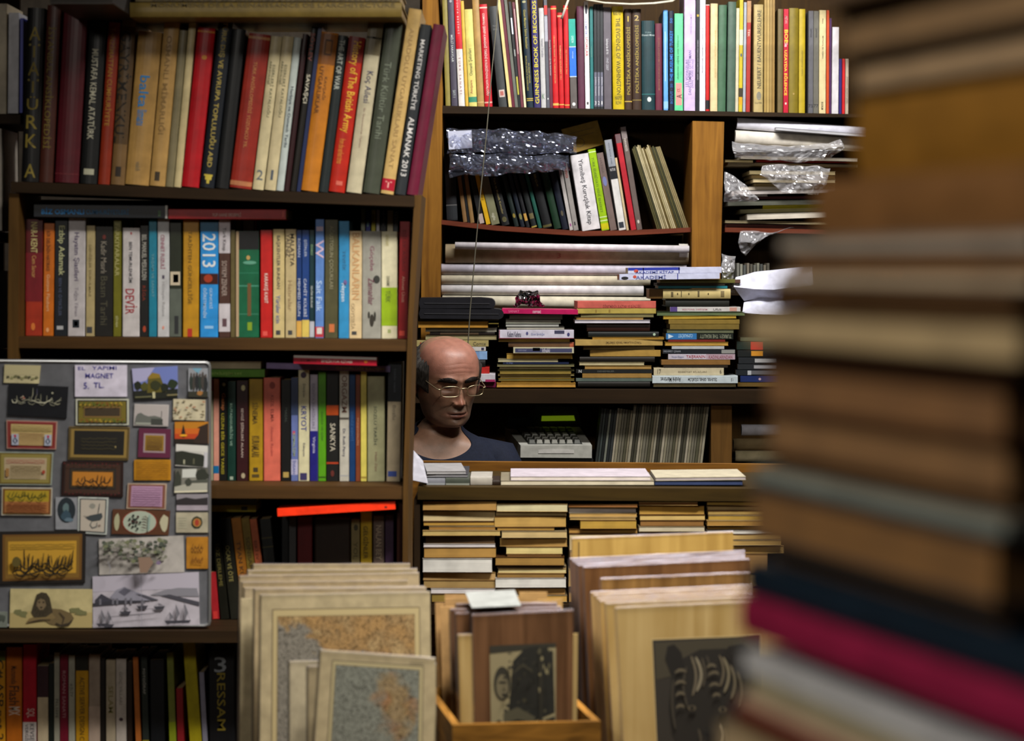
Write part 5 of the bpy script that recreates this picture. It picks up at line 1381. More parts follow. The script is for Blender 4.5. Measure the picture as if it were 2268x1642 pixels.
def d_landscape(A_):
    A_.rect(0, .0, 1, .55, 'b8b088')
    for i in range(9):
        A_.blob(.12 + i * .1, .68 + .05 * math.sin(i * 2), .07, .1, ['4c4c34', '8c8c60', '6c6c48'][i % 3], 8, .5, i)
magnet([(10, 808), (90, 810), (86, 850), (8, 848)], 'c4bc94', 'pale landscape card in the board corner', d_landscape)
def d_sign(A_):
    A_.txt('EL', .06, .2, .05, .16, '2c2890'); A_.txt('YAPIMI', .33, .8, .03, .15, '2c2890')
    A_.txt('MAGNET', .2, .74, .26, .42, '2c2890'); A_.txt('5.', .17, .27, .55, .75, '2c2890'); A_.txt('TL.', .36, .56, .55, .72, '2c2890')
magnet([(168, 809), (279, 809), (281, 812), (281, 875), (277, 879), (170, 879), (166, 875), (166, 812)][0:0] or [(166, 809), (281, 809), (281, 879), (166, 879)], 'd4d0e4', 'white handwritten price sign in blue ink', d_sign, name='price_sign', cat='sign', kind='paper', group='signs on the grey board')
def d_castle(A_):
    A_.rect(0, 0, 1, .55, '6c7cc0'); A_.poly([(0, 0), (.5, 0), (.3, .4), (0, .5)], 'a8a8d0')
    A_.rect(0, .72, 1, 1, '14180c')
    A_.poly([(.34, .3), (.44, .16), (.6, .22), (.64, .4), (.74, .8), (.3, .8)], '5c5414')
    A_.poly([(.34, .3), (.44, .16), (.6, .22), (.62, .34), (.36, .36)], '8c7424')
    for u, v, r_, c_ in ((.1, .55, .1, '141c0c'), (.25, .6, .1, '4c4c18'), (.5, .58, .14, '2c3010'), (.7, .66, .1, '141c0c'), (.88, .56, .13, '1c2c14')):
        A_.blob(u, v, r_, .17, c_, 12, .3, 3)
    A_.rect(.42, .78, .48, .98, 'c0bc94'); A_.rect(.02, .9, .4, .94, '6c6c4c'); A_.rect(.75, .88, 1, .93, '7c7450')
magnet([(292, 817), (393, 811), (394, 881), (298, 886)], '8c94c4', 'colour photo of a ruined castle under blue sky', d_castle)
def d_group(A_):
    A_.rect(0, 0, 1, 1, '8c9098'); A_.poly([(.2, 0), (.7, 0), (.5, .2)], '6c9cb4')
    for i in range(6):
        A_.blob(.15 + .15 * i, .5 + .06 * math.sin(i * 3), .11, .34, ['24302c', '3c3834', '1c2024'][i % 3], 10, .3, i)
        A_.blob(.15 + .15 * i, .22 + .06 * math.sin(i * 3), .05, .07, '4c4440', 8)
    A_.rect(0, .8, 1, 1, '2c2c20'); A_.blob(.6, .85, .2, .1, '9c6c34', 10, .4)
magnet(((417, 816), (460, 880)), '8c9098', 'faded photo of standing figures at the board edge', d_group)
def d_blackscript(A_):
    script(A_, .5, .1, .9, 'a8a890', .008, 4, .24, 8)
    A_.line([(.06, .48), (.08, .58), (.13, .58), (.15, .5)], .014, 'd0d0b8', 1.6); A_.line([(.2, .42), (.25, .36), (.28, .44), (.22, .47)], .014, 'c8b8a0', 1.6)
    A_.line([(.38, .46), (.5, .54), (.62, .54), (.72, .44), (.73, .38)], .012, 'd0d0b8', 1.6); A_.line([(.41, .08), (.41, .3), (.38, .46)], .009, 'a8a890', 1.6)
    A_.line([(.48, .1), (.48, .3)], .008, '6c6c90', 1.6); A_.blob(.74, .22, .015, .03, 'b8b8a0'); A_.line([(.78, .54), (.84, .58), (.88, .54)], .01, 'c0c0a0', 1.6)
    A_.line([(.24, .57), (.29, .57)], .012, 'b0b0a0', 1.6); A_.blob(.26, .41, .015, .025, 'a03028')
magnet([(20, 852), (151, 857), (147, 927), (17, 920)], '14161c', 'black magnet with thin white calligraphy', d_blackscript)
def d_ornament(A_):
    A_.frame([('1c1c1c', .03, .05), ('70641c', .05, .1), ('5c5028', .14, .28), ('8c6c34', .155, .3), ('3c3020', .165, .34)])
    for i in range(40):
        A_.blob(.07 + .86 * ((i * 37) % 40) / 40, [.16, .22, .8, .86][i % 4], .02, .04, ['4c6020', 'a8902c', '7c4c1c'][i % 3], 6)
magnet(((168, 884), (285, 942)), 'c4c8b8', 'green brown ornamental panel magnet below the price sign', d_ornament)
def d_mosque(A_):
    A_.rect(.02, .04, .98, .96, 'b0aaaa')
    A_.poly([(.05, .6), (.1, .45), (.2, .4), (.3, .5), (.42, .56), (.6, .52), (.8, .6), (.86, .95), (.02, .95)], '646864')
    A_.rect(.5, .66, .84, .94, '3c403c'); A_.rect(.79, .3, .81, .6, '6c6c6c'); A_.rect(.05, .85, .5, .95, '989c94')
magnet([(298, 895), (374, 897), (372, 945), (296, 943)], 'c0bcbc', 'grey engraving magnet of a domed shoreline', d_mosque)
def d_citymap(A_):
    for i in range(26):
        A_.blob(R.uniform(.05, .95), R.uniform(.08, .92), .06, .06, ['8c8468', 'a8a490', '74684c', 'a87c60'][i % 4], 7, .5, i)
magnet([(384, 884), (455, 886), (454, 932), (383, 930)], 'c8c0a4', 'cream magnet of a crowded old city view', d_citymap)
def d_redms(A_):
    A_.frame([('94343c', .02, .03), ('7c2a24', .03, .06), ('c0ac74', .09, .13)])
    A_.rows(.1, .9, .16, .4, 5, '9c8850', .01, .01, 2); A_.rows(.24, .76, .42, .85, 8, 'a88458', .01, .008, 3)
    for u in (.17, .83):
        A_.rect(u - .07, .48, u + .07, .87, 'a8b0c4'); A_.blob(u, .55, .025, .05, 'b0244c'); A_.line([(u, .6), (u - .04, .72), (u, .82)], .02, '24304c', 1.6); A_.line([(u, .6), (u + .04, .72), (u, .82)], .02, '24304c', 1.6)
magnet([(14, 931), (127, 934), (124, 996), (15, 994)], 'b09080', 'manuscript magnet in a red border with two tulips', d_redms)
def d_sunset(A_):
    A_.rect(0, 0, 1, .3, 'b87814'); A_.rect(0, .3, 1, .55, 'c86414'); A_.rect(0, .55, 1, .78, 'b84010'); A_.rect(0, .78, 1, 1, '1c140c')
    A_.poly([(.2, .5), (.26, .1), (.32, .5), (.3, .72), (.22, .72)], '24180c')
    A_.poly([(.55, .85), (.7, .6), (.75, .3), (.68, .25), (.85, .15), (1, .05), (1, 1), (.6, 1)], '2c1c14')
    A_.blob(.26, .62, .12, .05, 'e8a820')
magnet(((387, 935), (461, 983)), 'b87814', 'glowing orange sunset magnet with dark trees', d_sunset)
def d_goldframe(A_):
    A_.frame([('241c10', .01, .02), ('6c5828', .02, .05), ('8c7438', .04, .08)])
    A_.rect(.09, .12, .92, .85, '14120e')
    A_.rows(.2, .8, .3, .72, 4, '34301c', .016, .02, 5); A_.blob(.78, .6, .012, .03, '9c8c5c')
magnet([(153, 945), (287, 947), (284, 1020), (151, 1018)], '7c6838', 'black calligraphy magnet in a gilt frame', d_goldframe)
def d_purple(A_):
    A_.frame([('5c1c3c', .0, .0), ('9c8890', .16, .17), ('90701c', .21, .23)])
    A_.rows(.25, .75, .28, .74, 7, '6c4c24', .014, .012, 7)
magnet([(308, 949), (378, 951), (377, 1015), (305, 1013)], '5c1c3c', 'square manuscript magnet in a plum border', d_purple)
def d_greenms(A_):
    A_.frame([('6c5c20', .02, .03), ('8c8040', .05, .07), ('b09f80', .11, .17)])
    A_.rows(.14, .86, .22, .36, 3, 'a8705c', .01, .012, 8); A_.rows(.22, .8, .4, .8, 9, '94845c', .009, .008, 9); A_.blob(.84, .6, .03, .06, 'a03c28'); A_.rect(.14, .5, .2, .75, '9c7440')
magnet([(-4, 1001), (118, 1003), (114, 1075), (-4, 1074)], '94a098', 'manuscript magnet in a green gold border with a red dot', d_greenms)
def d_orangescript(A_):
    A_.frame([('241410', .03, .05), ('3c2418', .05, .08), ('1c1c1c', .12, .2), ('3c2c14', .14, .24), ('b87824', .17, .3)])
    script(A_, .6, .22, .8, '3c2408', .02, 3, .2)
    for i in range(30):
        A_.blob(.03 + .94 * ((i * 13) % 30) / 30, [.06, .94, .1, .9][i % 4], .014, .02, '5c1c20', 6)
magnet([(139, 1022), (273, 1024), (272, 1101), (136, 1098)], '2c1814', 'dark ornate magnet with an orange script panel', d_orangescript)
def d_oms(A_):
    A_.rows(.04, .96, .06, .94, 9, '8c5c10', .012, .012, 11)
magnet(((297, 1019), (378, 1064)), 'bc841c', 'borderless orange manuscript magnet', d_oms)
def d_house(A_):
    A_.rect(0, 0, 1, .3, 'd0d0cc'); A_.poly([(0, .35), (.2, .3), (.85, .42), (.9, .5), (.88, .98), (0, .95)], '24281f')
    A_.rect(.25, .7, .3, .9, 'a8a890'); A_.rect(.55, .62, .6, .88, '5c5c48'); A_.rect(.9, .3, 1, 1, 'c0c0c8')
magnet([(390, 984), (460, 988), (459, 1036), (388, 1032)], 'd0d0cc', 'black and white photo magnet of dark trees under pale sky', d_house)
def d_street(A_):
    A_.rect(.0, 0, 1, .3, '5c5c54'); A_.rect(.22, .02, .66, .38, 'c8ccc8'); A_.blob(.82, .3, .24, .3, '2c3028', 12, .3); A_.blob(.1, .55, .14, .5, '34382f', 12, .3)
    A_.poly([(0, .75), (.5, .6), (1, .62), (1, .96), (0, .96)], 'a8a89c'); A_.blob(.42, .58, .12, .2, '3c4038', 12, .3); A_.rect(0, .93, 1, 1, 'd8d4bc'); A_.poly([(.5, .5), (1, .48), (1, .6), (.5, .6)], '4c5048')
magnet([(388, 1039), (460, 1037), (459, 1090), (386, 1092)], '8c8c84', 'black and white photo magnet of a tree lined road', d_street)
def d_yellowms(A_):
    A_.frame([('8c7c20', .02, .04), ('6c3820', .03, .06), ('a89020', .06, .1)])
    A_.rect(.06, .5, .94, .9, 'a8703c'); script(A_, .34, .1, .9, '5c5810', .022, 5, .2, 12); A_.rows(.1, .9, .54, .88, 7, '7c4420', .014, .012, 12)
magnet([(4, 1080), (116, 1081), (114, 1143), (3, 1142)], 'b8b4ac', 'manuscript magnet half yellow and half rust', d_yellowms)
def d_lilac(A_):
    A_.frame([('7c4c3c', .03, .04), ('b08cac', .1, .1)])
    A_.rows(.12, .88, .14, .9, 9, '8c6484', .012, .01, 13)
magnet([(283, 1071), (369, 1072), (367, 1129), (280, 1127)], 'b8a490', 'lilac manuscript magnet in a thin brown border', d_lilac)
def d_oval(A_):
    A_.blob(.5, .4, .42, .4, '1c2830', 18); A_.blob(.48, .34, .16, .18, '5c7478', 12, .2); A_.blob(.5, .58, .3, .2, '344c5c', 12, .3); A_.blob(.6, .7, .24, .08, '5c7484', 10, .3)
magnet(((123, 1102), (171, 1173)), '9498a0', 'grey magnet with a dark oval portrait', d_oval)
def d_tughra(A_):
    A_.frame([('3c4448', .05, .04), ('b8b0a4', .09, .07)])
    A_.blob(.48, .24, .12, .08, '8c8c84', 12, .2); A_.poly([(.25, .56), (.4, .5), (.6, .46), (.8, .42), (.84, .52), (.76, .62), (.5, .66), (.35, .62)], '3c4448')
    A_.line([(.72, .16), (.7, .3), (.66, .5)], .014, '3c4448', .8); A_.line([(.5, .62), (.42, .76), (.5, .84), (.64, .8), (.66, .68)], .014, '4c5458', .8); A_.line([(.2, .52), (.4, .54)], .012, '5c5c5c', .8); A_.blob(.74, .76, .05, .03, '8c7c74', 8)
magnet([(173, 1101), (240, 1103), (236, 1185), (172, 1181)], 'c4ccc8', 'upright white magnet with a looping ink monogram', d_tughra)
def d_tile(A_):
    A_.rect(.0, 0, 1, 1, '543018'); A_.blob(.08, .5, .06, .4, 'a8a888', 10, .3); A_.blob(.91, .5, .08, .42, 'b8b498', 10, .3)
    A_.blob(.48, .5, .31, .48, '8c3424', 20); A_.blob(.48, .5, .29, .46, 'a8b4a4', 20)
    for i in range(16):
        t = i * .9
        A_.blob(.38 + .014 * i * math.cos(t) * .55, .5 + .022 * i * math.sin(t), .022, .055, ['1c2420', '3c1818', '24302c'][i % 3], 8)
    for i in range(5):
        A_.line([(.52, .3 + i * .1), (.58, .25 + i * .12), (.6, .34 + i * .1)], .018, '4c2420', 1.8)
    A_.rect(.63, .18, .66, .8, '8ca49c')
magnet([(250, 1128), (377, 1132), (373, 1186), (247, 1183)], '543018', 'brown tile magnet with a green leafy medallion', d_tile)
def d_smallbw(A_):
    A_.rect(0, .0, 1, .35, '8c8890'); A_.poly([(0, .35), (.3, .2), (.6, .3), (1, .2), (1, .66), (0, .66)], '282428')
magnet(((391, 1095), (460, 1131)), 'a8a0ac', 'small black and white photo magnet under the road photo', d_smallbw)
def d_emblem(A_):
    A_.blob(.66, .5, .2, .34, '242c1c', 16, .15); A_.blob(.66, .5, .13, .22, 'a87838', 12); A_.blob(.66, .5, .07, .17, 'a03824', 10); A_.rows(.06, .34, .2, .8, 5, '9ca490', .008, .01, 14)
magnet(((390, 1136), (460, 1180)), 'b0aa94', 'pale card magnet with a round wreath emblem', d_emblem)
def d_goldscript(A_):
    A_.frame([('140f0c', .0, .0), ('6c4a18', .04, .06), ('7c5c20', .07, .1), ('c0942c', .105, .19)])
    A_.rows(.12, .88, .24, .36, 3, '947420', .01, .008, 15); script(A_, .74, .15, .86, '241c0c', .016, 8, .36, 17); script(A_, .66, .2, .86, '2c2210', .014, 3, .22, 12); A_.line([(.16, .8), (.24, .85), (.4, .8), (.5, .76), (.6, .84), (.8, .78)], .014, '241c0c', 1.7)
    A_.blob(.2, .58, .05, .1, '5c5020', 12)
magnet([(-2, 1178), (190, 1176), (188, 1291), (-2, 1295)], '140f0c', 'large gold calligraphy magnet in a black frame', d_goldscript)
def d_tree(A_):
    for i in range(130):
        t = i / 130
        u = R.uniform(.05, .8)
        v = .08 + R.random() * (.66 - abs(u - .55) * .6)
        A_.blob(u, v, .036, .065, ['7c7e70', '5c6452', '949488', '747a5c', '84807c', '4c544a'][i % 6], 8, .5, i)
    A_.poly([(.46, .55), (.6, .55), (.64, .7), (.56, .98), (.48, .98)], '8c7464'); A_.line([(.12, .98), (.13, .8), (.1, .6)], .012, '8c8c94', 2); A_.blob(.7, .72, .03, .06, '7c6c8c', 8)
magnet([(219, 1195), (406, 1187), (408, 1268), (220, 1274)], 'b4b0ac', 'grey green tree drawing magnet', d_tree)
def d_smallorange(A_):
    script(A_, .36, .2, .8, '6c4410', .022, 2, .14, 4); script(A_, .72, .2, .8, '7c4c14', .02, 6, .14, 4)
magnet(((413, 1190), (460, 1260)), 'b47c28', 'small upright orange calligraphy magnet', d_smallorange)
def d_lion(A_):
    A_.poly([(0, .62), (.3, .56), (.6, .64), (1, .6), (1, 1), (0, 1)], 'b0a06c')
    for u, v, r_ in ((.1, .6, .08), (.16, .66, .08), (.78, .55, .1), (.86, .62, .1)):
        A_.blob(u, v, r_, .1, '74744c', 12, .5, 3)
    A_.poly([(.5, .5), (.62, .52), (.74, .62), (.78, .76), (.72, .9), (.6, .95), (.5, .92), (.4, .8)], '6c5c3c')
    A_.poly([(.24, .76), (.2, .86), (.2, .9), (.34, .84), (.5, .8), (.56, .74), (.5, .6)], '7c6a44')
    A_.poly([(.3, .3), (.32, .14), (.38, .08), (.44, .1), (.48, .22), (.5, .4), (.52, .6), (.44, .72), (.3, .74), (.26, .6)], '3c3424')
    A_.poly([(.33, .3), (.37, .24), (.42, .28), (.44, .42), (.4, .54), (.36, .54), (.32, .42)], '74644a')
    A_.blob(.355, .34, .012, .02, '1c1810'); A_.blob(.405, .34, .012, .02, '1c1810'); A_.poly([(.36, .46), (.4, .46), (.38, .5)], '1c1810')
    A_.line([(.6, .6), (.66, .74), (.64, .9)], .02, '44382a', 1.8); A_.line([(.56, .88), (.62, .95), (.72, .9), (.76, .8)], .03, '342c20', 1.8); A_.line([(.22, .86), (.36, .8), (.5, .78)], .015, '44382a', 1.8)
    for i in range(14):
        t = i / 14 * 2 * math.pi
        A_.line([(.39 + .06 * math.cos(t), .4 + .16 * math.sin(t)), (.39 + .1 * math.cos(t), .4 + .28 * math.sin(t))], .01, '2c261a', 1.8)
magnet([(23, 1305), (205, 1306), (204, 1391), (21, 1391)], 'c4b888', 'sepia magnet of a resting lion', d_lion)
def d_harbour(A_):
    A_.rect(0, 0, 1, .3, 'b4b0c0'); A_.poly([(.02, .46), (.08, .34), (.16, .44), (.24, .5), (.24, .56), (.02, .58)], '3c3c48')
    A_.poly([(.16, .42), (.22, .28), (.3, .22), (.38, .3), (.5, .4), (.62, .5), (.3, .52)], '8c8c9c'); A_.poly([(.24, .32), (.3, .24), (.36, .3), (.3, .4)], '5c5c6c')
    A_.poly([(.54, .4), (.66, .32), (.8, .28), (.98, .3), (1, .46), (.8, .44)], '84848f'); A_.poly([(.64, .42), (.72, .4), (1, .56), (1, .64)], '44444f')
    A_.poly([(0, .52), (.25, .48), (.45, .5), (.62, .5), (.4, .54), (0, .58)], '34343e'); A_.poly([(.4, .36), (.5, .4), (.62, .5), (.56, .5)], '50505c')
    for u in (.06, .18, .22, .3, .35):
        A_.rect(u, .44, u + .02, .56, '6c6c78')
    for u, v, h_ in ((.3, .74, .16), (.46, .64, .18), (.62, .66, .1), (.08, .96, .3), (.14, .98, .3), (.78, .94, .34), (.86, .94, .36), (.72, .94, .2)):
        A_.line([(u, v), (u, v - h_)], .008, '34343c', 2); A_.poly([(u - .05, v - .04), (u + .06, v - .04), (u + .04, v + .02), (u - .03, v + .02)], '3c3c46'); A_.poly([(u + .004, v - h_), (u + .035, v - h_ * .5), (u + .004, v - .05)], '74747e'); A_.line([(u - .045, v - .05), (u, v - h_ * .9), (u + .05, v - .05)], .005, '54545e', 2)
    A_.line([(.14, .8), (.4, .77), (.64, .74)], .008, '3c3c46', 2); A_.line([(.45, .67), (.6, .66)], .008, '3c3c46', 2); A_.rect(.455, .0, .459, 1, '8c8c9c')
magnet([(205, 1278), (440, 1268), (442, 1385), (206, 1391)], 'bcb8c4', 'wide grey engraving magnet of a harbour with sailing boats', d_harbour)
magnet(((-30, 1356), (16, 1390)), '7c847c', 'cut off grey green magnet at the picture corner', lambda A_: [A_.blob(.6 + .07 * i, .4, .06, .3, '4c544c', 8, .5, i) for i in range(5)])

# ------------------------------------------------------------------ map prints and mounted prints
bn = MB()
q0, q1 = P(505, 1700, 3.45), P(2100, 1700, 3.45)
bn.box((q0.x, 3.3, .56), (q1.x + .1, 4.12, .60), W_H)
for x in (q0.x, q1.x + .06):
    for y in (3.32, 4.06):
        bn.box((x, y, 0), (x + .04, y + .04, .56), W_V)
tag(bn.build('low_bench'), 'low wooden bench carrying the print boxes and map boards', 'bench')
def map_mat(key, c0, c1, c2, sea, seed, edge):
    m, nt, b = newmat(key)
    L = nt.links.new
    tc = N(nt, 'ShaderNodeTexCoord')
    mp = N(nt, 'ShaderNodeMapping')
    mp.inputs['Location'].default_value = (seed, seed * 2, 0)
    L(tc.outputs['Object'], mp.inputs[0])
    def nz(sc, det, dist=0.0):
        n_ = N(nt, 'ShaderNodeTexNoise')
        n_.inputs['Scale'].default_value, n_.inputs['Detail'].default_value, n_.inputs['Distortion'].default_value = sc, det, dist
        L(mp.outputs[0], n_.inputs['Vector'])
        return n_
    def ramp(src, stops):
        r_ = N(nt, 'ShaderNodeValToRGB')
        while len(r_.color_ramp.elements) < len(stops):
            r_.color_ramp.elements.new(.5)
        for e_, (p_, c_) in zip(r_.color_ramp.elements, stops):
            e_.position, e_.color = p_, rgb(c_)
        L(src, r_.inputs[0])
        return r_
    land = ramp(nz(34, 7).outputs[0], [(.36, c0), (.5, c1), (.62, c2)])
    def math_(op, a, b_):
        n_ = N(nt, 'ShaderNodeMath', operation=op)
        for k_, v in enumerate((a, b_)):
            if isinstance(v, (int, float)):
                n_.inputs[k_].default_value = v
            else:
                L(v, n_.inputs[k_])
        return n_.outputs[0]
    sp_ = N(nt, 'ShaderNodeSeparateXYZ')
    L(tc.outputs['Object'], sp_.inputs[0])
    wob = math_('MULTIPLY', math_('SUBTRACT', nz(22, 9, .4).outputs[0], .5), edge[4])
    if edge[0] == 'slope':      # sea towards the lower side
        f_ = math_('ADD', math_('MULTIPLY', math_('SUBTRACT', edge[2], sp_.outputs[2]), 2.4), math_('MULTIPLY', math_('SUBTRACT', edge[1], sp_.outputs[0]), 1.1))
    else:                       # sea all round a peninsula
        dx_, dz_ = math_('SUBTRACT', sp_.outputs[0], edge[1]), math_('SUBTRACT', sp_.outputs[2], edge[2])
        d_ = math_('SQRT', math_('ADD', math_('MULTIPLY', math_('MULTIPLY', dx_, dx_), 2.6), math_('MULTIPLY', dz_, dz_)), 0)
        f_ = math_('SUBTRACT', d_, edge[3])
    sea_ = ramp(math_('ADD', math_('ADD', f_, wob), .5), [(.485, '000'), (.515, 'fff')])
    mx = N(nt, 'ShaderNodeMixRGB')
    mx.inputs[2].default_value = rgb(sea)
    L(sea_.outputs[0], mx.inputs[0]); L(land.outputs[0], mx.inputs[1])
    spk = ramp(nz(260, 6, 1.6).outputs[0], [(.38, '4c4036'), (.52, 'fff')])
    m2 = N(nt, 'ShaderNodeMixRGB', blend_type='MULTIPLY')
    m2.inputs[0].default_value = .8
    L(mx.outputs[0], m2.inputs[1]); L(spk.outputs[0], m2.inputs[2])
    L(m2.outputs[0], b.inputs['Base Color'])
    b.inputs['Roughness'].default_value = .4
    return m
MAP1 = map_mat('map_land', 'ac8a5a', '9c8058', 'b49a6e', '88847a', 3.1, ('slope', -.24, .805, 0, .5))
MAP2 = map_mat('map_islands', 'a07a56', '98825c', 'a08c6a', '868a80', 9.4, ('isle', -.178, .765, .038, .16))
RIM = plastic(.1, 'b4b0bc', .26, .12)
def sheet_board(name, q, Y, base, label, group, art=None, rim=True, th=.003, kind='paper', m=None, cat='print'):
    pts = [P(x, y, Y) for x, y in q]
    b_ = MB()
    b_.prism([(p.x, p.z) for p in pts][::-1], Y, Y + th, m or mat(base, kind))
    if art:
        art(Art(b_, q, Y))
    o = tag(b_.build(name), label, cat, group)
    if rim:
        r_ = MB()
        t0, t1 = pts[0], pts[1]
        n_ = 14
        lo_, hi_ = [], []
        for i in range(n_ + 1):
            f_ = i / n_
            p = t0 * (1 - f_) + t1 * f_
            w_ = .0012 * noise.noise(p * 60)
            lo_.append(Vector((p.x, Y - .0022, p.z - .0016 + w_ * .5)))
            hi_.append(Vector((p.x, Y + th + .001, p.z + .0012 + w_)))
        r_.add(lo_ + hi_, [(i, i + 1, i + n_ + 2, i + n_ + 1) for i in range(n_)], RIM)
        l0, l1 = pts[0], pts[3]
        r_.add([Vector((l0.x - .003, Y + th, l0.z)), Vector((l0.x + .002, Y - .0015, l0.z)), Vector((l1.x + .002, Y - .0015, l1.z)), Vector((l1.x - .003, Y + th, l1.z))], [(0, 1, 2, 3)], RIM)
        r_.build('clear_sleeve', o, smooth=True)
    return o
BOT = 1.45 - .601
def brow(Y):
    return HZ + BOT * F / Y
GM = 'large map boards in the map crate'
def big_map(x0, x1, yt0, yt1, Y, base, label, art=None, x0b=None, x1b=None, **k):
    yb = brow(Y)
    return sheet_board('map_print', [(x0, yt0), (x1, yt1), (x1b or x1 + 6, yb), (x0b or x0 - 4, yb)], Y, base, label, GM, art, **k)
def art_map(mm, iu, iv):
    def f_(A_):
        A_.rect(iu, iv, 1 - iu * .86, 1.0, '6c6048'); A_.rect(iu + .005, iv + .005, 1 - iu * .86 - .005, 1, 'b8a87c')
        A_.rect(iu + .03, iv + .035, 1 - iu * .86 - .03, 1, '8c7c58'); A_.rect(iu + .034, iv + .04, 1 - iu * .86 - .034, 1, mm)
    return f_
MP = 'b4a684'
big_map(560, 908, 1250, 1249, 4.04, 'ac9c7c', 'map board standing last in the map crate')
big_map(548, 924, 1263, 1260, 4.0, 'b4a486', 'map board second from the back of the crate', lambda A_: A_.rect(.03, .01, .97, .02, '9c8c64'))
big_map(530, 928, 1276, 1269, 3.955, 'b09f80', 'map board third from the back of the crate')
big_map(536, 903, 1290, 1286, 3.915, 'a89674', 'map board fourth from the back of the crate')
big_map(541, 940, 1302, 1299, 3.875, 'b4a486', 'map board fifth from the back of the crate')
big_map(534, 800, 1326, 1326, 3.845, 'b8ab8a', 'plain cream map board standing lower and to one side', rim=False)
big_map(563, 944, 1305, 1302, 3.81, 'ac9b7a', 'map board right behind the speckled land map')
big_map(577, 952, 1318, 1311, 3.75, MP, 'large speckled land map in a cream border', art_map(MAP1, .07, .075))
GS = 'small map boards before the map crate'
def small_map(x0, x1, yt0, yt1, Y, base, label, art=None, x0b=None, x1b=None):
    yb = brow(Y)
    return sheet_board('map_print', [(x0, yt0), (x1, yt1), (x1b or x1, yb), (x0b or x0, yb)], Y, base, label, GS, art)
small_map(640, 800, 1465, 1462, 3.68, 'b0a68c', 'plain pale map board before the speckled land map')
small_map(681, 800, 1476, 1474, 3.64, '9a8d70', 'drab map board squeezed behind the island map')
small_map(716, 966, 1452, 1470, 3.6, 'aa9d7e', 'map board showing only an edge behind the island map')
small_map(709, 964, 1440, 1458, 3.56, MP, 'tilted island map with a blue grey sea in a thin ruled border', lambda A_: (A_.rect(.11, .055, .9, 1, '544c3c'), A_.rect(.116, .06, .894, 1, 'b4a880'), A_.rect(.14, .08, .868, 1, '7c7050'), A_.rect(.145, .083, .863, 1, MAP2), A_.rect(.78, .04, .9, .044, '54503c')), 684, 961)

# wooden box of mounted prints
bx = empty('wooden_box', (.03, 3.6, .601), 'open orange wooden box holding small mounted prints', 'box')
A0 = Vector((-.084, 3.45, 0)); du = Vector((math.cos(.17), math.sin(.17), 0)); dv = Vector((-math.sin(.17), math.cos(.17), 0))
ZT = 1.45 - 1008 / F * 3.45
def boxwall(name, u0, u1, v0, v1, z0, z1, m):
    b_ = MB()
    c8 = []
    for z in (z0, z1):
        for u, v in ((u0, v0), (u1, v0), (u1, v1), (u0, v1)):
            p = A0 + du * u + dv * v
            c8.append((p.x, p.y, z))
    b_.add(c8, [(3, 2, 1, 0), (4, 5, 6, 7), (0, 1, 5, 4), (1, 2, 6, 5), (2, 3, 7, 6), (3, 0, 4, 7)], m)
    b_.build(name, bx)
BW = wood('8a6024', 'x', '543810')
boxwall('front_panel', 0, .228, 0, .012, .601, ZT, BW)
boxwall('back_panel', 0, .228, .30, .312, .601, ZT, BW)
boxwall('side_panel', 0, .012, .0122, .2998, .601, ZT, wood('94682a', 'y', '5c3e14'))
boxwall('side_panel', .216, .228, .0122, .2998, .601, ZT, wood('94682a', 'y', '5c3e14'))
boxwall('bottom', .012, .216, .012, .3, .601, .609, BW)
MATW = wood('6c4c32', 'z', '442c18', .8)
PLYW = wood('b29a68', 'z', '90743e', .5)
DKW = wood('6c4c34', 'z', '48301e', .8)
GB = 'small mounted prints in the wooden box'
def box_print(x0, x1, yt0, yt1, Y, label, m, art=None, rim=True, name='mounted_print'):
    yb = HZ + (1.45 - .611) * F / Y
    return sheet_board(name, [(x0, yt0), (x1, yt1), (x1 - 4, yb), (x0 + 10, yb)], Y, None, label, GB, art, rim, .003, m=m)
def d_people(A_):
    A_.rect(.17, .16, .83, .98, '8a8060')
    A_.poly([(.17, .16), (.83, .16), (.83, .18), (.17, .2)], '2c2a20')
    # a seated pair in round hats, the photograph turned on its side
    A_.poly([(.36, .45), (.4, .24), (.52, .18), (.66, .17), (.8, .2), (.82, .5), (.6, .54), (.34, .54)], '1a1a14')
    A_.blob(.29, .35, .085, .085, '2c2a20', 18); A_.blob(.29, .365, .06, .06, '6c644c', 16); A_.rect(.26, .34, .33, .35, '1c1a14')
    A_.poly([(.26, .56), (.4, .53), (.62, .55), (.82, .52), (.83, .94), (.3, .94), (.26, .86)], '14140f')
    A_.blob(.25, .59, .05, .06, '2a261c', 14); A_.poly([(.24, .62), (.4, .56), (.42, .6), (.3, .66)], '7c7458')
    A_.rect(.66, .17, .7, .95, '26241a')
    rr = random.Random(4)
    for i in range(70):
        A_.blob(rr.uniform(.3, .62), rr.uniform(.2, .92), rr.uniform(.008, .03), rr.uniform(.006, .016), ['23221a', '2c2a20', '1a1912', '34311f'][i % 4], 8, .5, i)
    A_.poly([(.3, .5), (.44, .47), (.62, .52), (.62, .55), (.44, .53), (.3, .55)], '4a4634')
    A_.line([(.4, .3), (.5, .26), (.6, .3)], .006, '3c392a', 1.0); A_.line([(.38, .66), (.48, .62), (.6, .66)], .006, '3c392a', 1.0); A_.line([(.42, .78), (.52, .74), (.6, .8)], .006, '3c392a', 1.0)
    for i in range(60):
        A_.blob(rr.uniform(.66, .81), rr.uniform(.18, .96), rr.uniform(.006, .022), rr.uniform(.008, .02), ['807858', '4c4834', '1c1c14', '948c68'][i % 4], 7, .5, i)
    A_.poly([(.17, .9), (.34, .86), (.56, .93), (.56, .97), (.17, .97)], '5c5640'); A_.blob(.42, .93, .12, .025, '8c8464', 12, .4)
